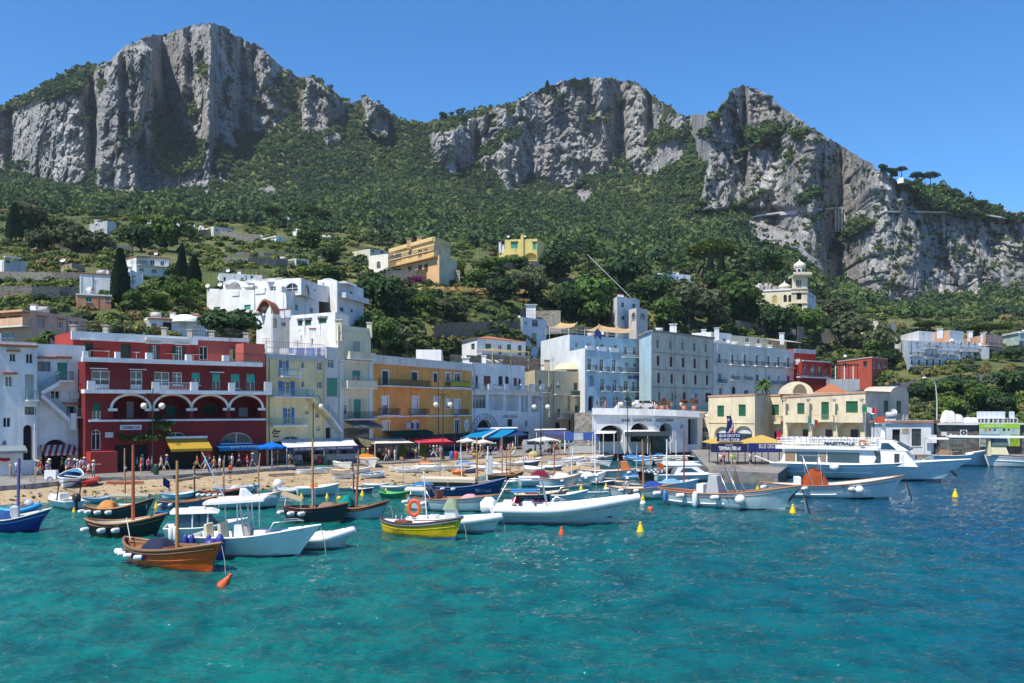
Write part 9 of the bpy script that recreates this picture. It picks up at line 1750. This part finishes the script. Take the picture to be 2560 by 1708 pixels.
def chair(p,rz,label,group,col=(.66,.69,.74)):
 if ch0[0]:return dup(ch0[0],p,rz,label,'chair',group)
 t=thing('white_chair',label,'chair',p,rz,group);ch0[0]=t;c=paint(col,.5);m=MB();m.box((-.26,-.26,.43),(.26,.26,.5),c);m.build('seat',t);m=MB();m.box((-.28,.22,.5),(.28,.3,1.15),c);m.build('backrest',t)
 for x in(-.24,.2):
  for y in(-.24,.2):m=MB();m.box((x,y,0),(x+.05,y+.05,.43),c);m.build('leg',t)
 return t
for i,x in enumerate(list(range(310,520,36))+list(range(630,1010,42))):p=z3(x,1418-(x-300)*.022);chair(W(p[0],p[1],ZQ),math.pi+random.uniform(-.4,.4),'white high backed chair at the ribbed awning restaurant, facing the street tables','white restaurant chairs')
for i,x in enumerate((1690,1740,1815,1880,1960,2045,2190)):p=P(*w6(x,236),150);chair(Vector((p.x,p.y,b.faces[0].za if False else CH+(HY-1059)/F*147+.02)),.2,'pale plastic chair on stone shed roof, %s from left'%['first','second','third','fourth','fifth','sixth','seventh'][i],'plastic chairs on the shed roof').scale=(1.6,)*3
for i,x in enumerate((1190,1300,1540)):p=P(*w6(x,240),151);t=thing('covered_bundle','white covered bundle on the shed roof, %s'%['largest','middle','right one'][i],'bundle',(p.x,p.y,CH+(HY-1059)/F*147));m=MB();V=random.Random(i);m.grid([[(-1.5+.4*a,-.6+.3*c,(2.2-.5*i)*(1-((a-3.5)/3.6)**4)*(1-((c-2)/2.05)**4)*V.uniform(.7,1))for a in range(8)]for c in range(5)],cloth((.72,.72,.72)),True);m.build('sheet',t)
sl=thing('street_light','tall thin street light pole behind the harbour office','street light',P(*z6(1362,985),156));k=156/F;m=MB();m.tube([(0,0,-4),(0,0,4),(-.2,0,90*k),(-.5,0,106*k),(-1.8,0,112*k)],[.12,.1,.08,.06,.05],paint((.5,.52,.52)),6);m.build('post',sl);m=MB();m.ball((-2.1,0,112*k),.3,WPL,8,6,(1.4,.7,.5));m.build('lamp_head',sl)
tr_=None
by=thing('yellow_bundle','yellow wrapped bundle on the quay beside striped boat','bundle',W(*z4(762,1448),ZQ-.1));m=MB();m.ball((0,0,.45),.75,cloth((.55,.48,.22)),9,7,(1.1,.8,.85));m.build('sheet',by)
for l,(x0,y0),(x1,y1),c in(('long red painted plank on the left beach',z1(945,1492),z1(1275,1460),(.42,.1,.05)),('grey timber sleeper lying along the quay foot',z2(970,1520),z2(1220,1500),(.3,.27,.22)),('weathered timber sleeper below striped awning chairs',z3(200,1530),z3(440,1508),(.22,.19,.15))):a,c2=on_beach(x0,y0),on_beach(x1,y1);t=thing('timber',l,'plank',a);m=MB();d=c2-a;m.obox((0,0,.05),d,Vector((-d.y,d.x,0)).normalized()*.4,(0,0,.2),wood(c,.8));m.build('beam',t)
tr=thing('cargo_tricycle','white box cargo tricycle by the quay edge at left','tricycle',W(*z1(400,1445),ZQ),.1);m=MB();m.box((.1,-.5,.45),(1.7,.5,1.75),WPL);m.build('cargo_box',tr)
for x in(.9,-1.7):m=MB();m.M=Matrix.Translation((x,-.55 if x>0 else 0,.42));m.grid([[((.38+.04*math.cos(k))*math.cos(a),.04*math.sin(k),(.38+.04*math.cos(k))*math.sin(a))for k in[2*math.pi*i/6 for i in range(6)]]for a in[2*math.pi*i/18 for i in range(19)]],BLK,True,True);m.build('wheel',tr)
m=MB();m.tube([(-1.7,0,.42),(-1.2,0,.95),(-.3,0,.9),(.2,0,.6)],.03,paint((.3,.05,.04)),6);m.tube([(-1.2,-.3,1.1),(-1.2,0,.95),(-1.2,.3,1.1)],.02,BLK,5);m.build('frame',tr);tr.scale=(.66,)*3
# masts of the moored boats
for i,(x,yt,yb)in enumerate([(1100,1140,1205),(1155,1118,1212),(1265,1120,1214),(1310,1128,1206),(1355,1140,1206),(1430,1120,1210),(1545,1118,1205),(1590,1112,1198),(1625,1108,1190),(1690,1100,1188),(560,1150,1258),(1010,1150,1224)]):poleth('slim mooring pole standing among moored boats, %s counted from left'%['third','fourth','fifth','sixth','seventh','eighth','ninth','tenth','eleventh','twelfth','first','second'][i],x,yt,yb,[OCHW,WPL,wood((.3,.12,.06)),paint((.4,.4,.4))][i%4],.06)
# thin sea air between the town and the mountain
hz_=MB();hz_.box((-2600,-60,-6),(2600,2600,760),None);hz_.mats=[];hz_.m=[0]*6
hm=bpy.data.materials.new('sea_air');hm.use_nodes=True;hn=hm.node_tree;hn.nodes.remove(hn.nodes['Principled BSDF']);pv=hn.nodes.new('ShaderNodeVolumePrincipled');pv.inputs['Color'].default_value=(.72,.85,1,1);pv.inputs['Density'].default_value=.00006;pv.inputs['Anisotropy'].default_value=.1
hn.links.new(pv.outputs[0],hn.nodes['Material Output'].inputs['Volume']);hz_.mats=[hm];ho=hz_.build('haze');ho['kind']='stuff'
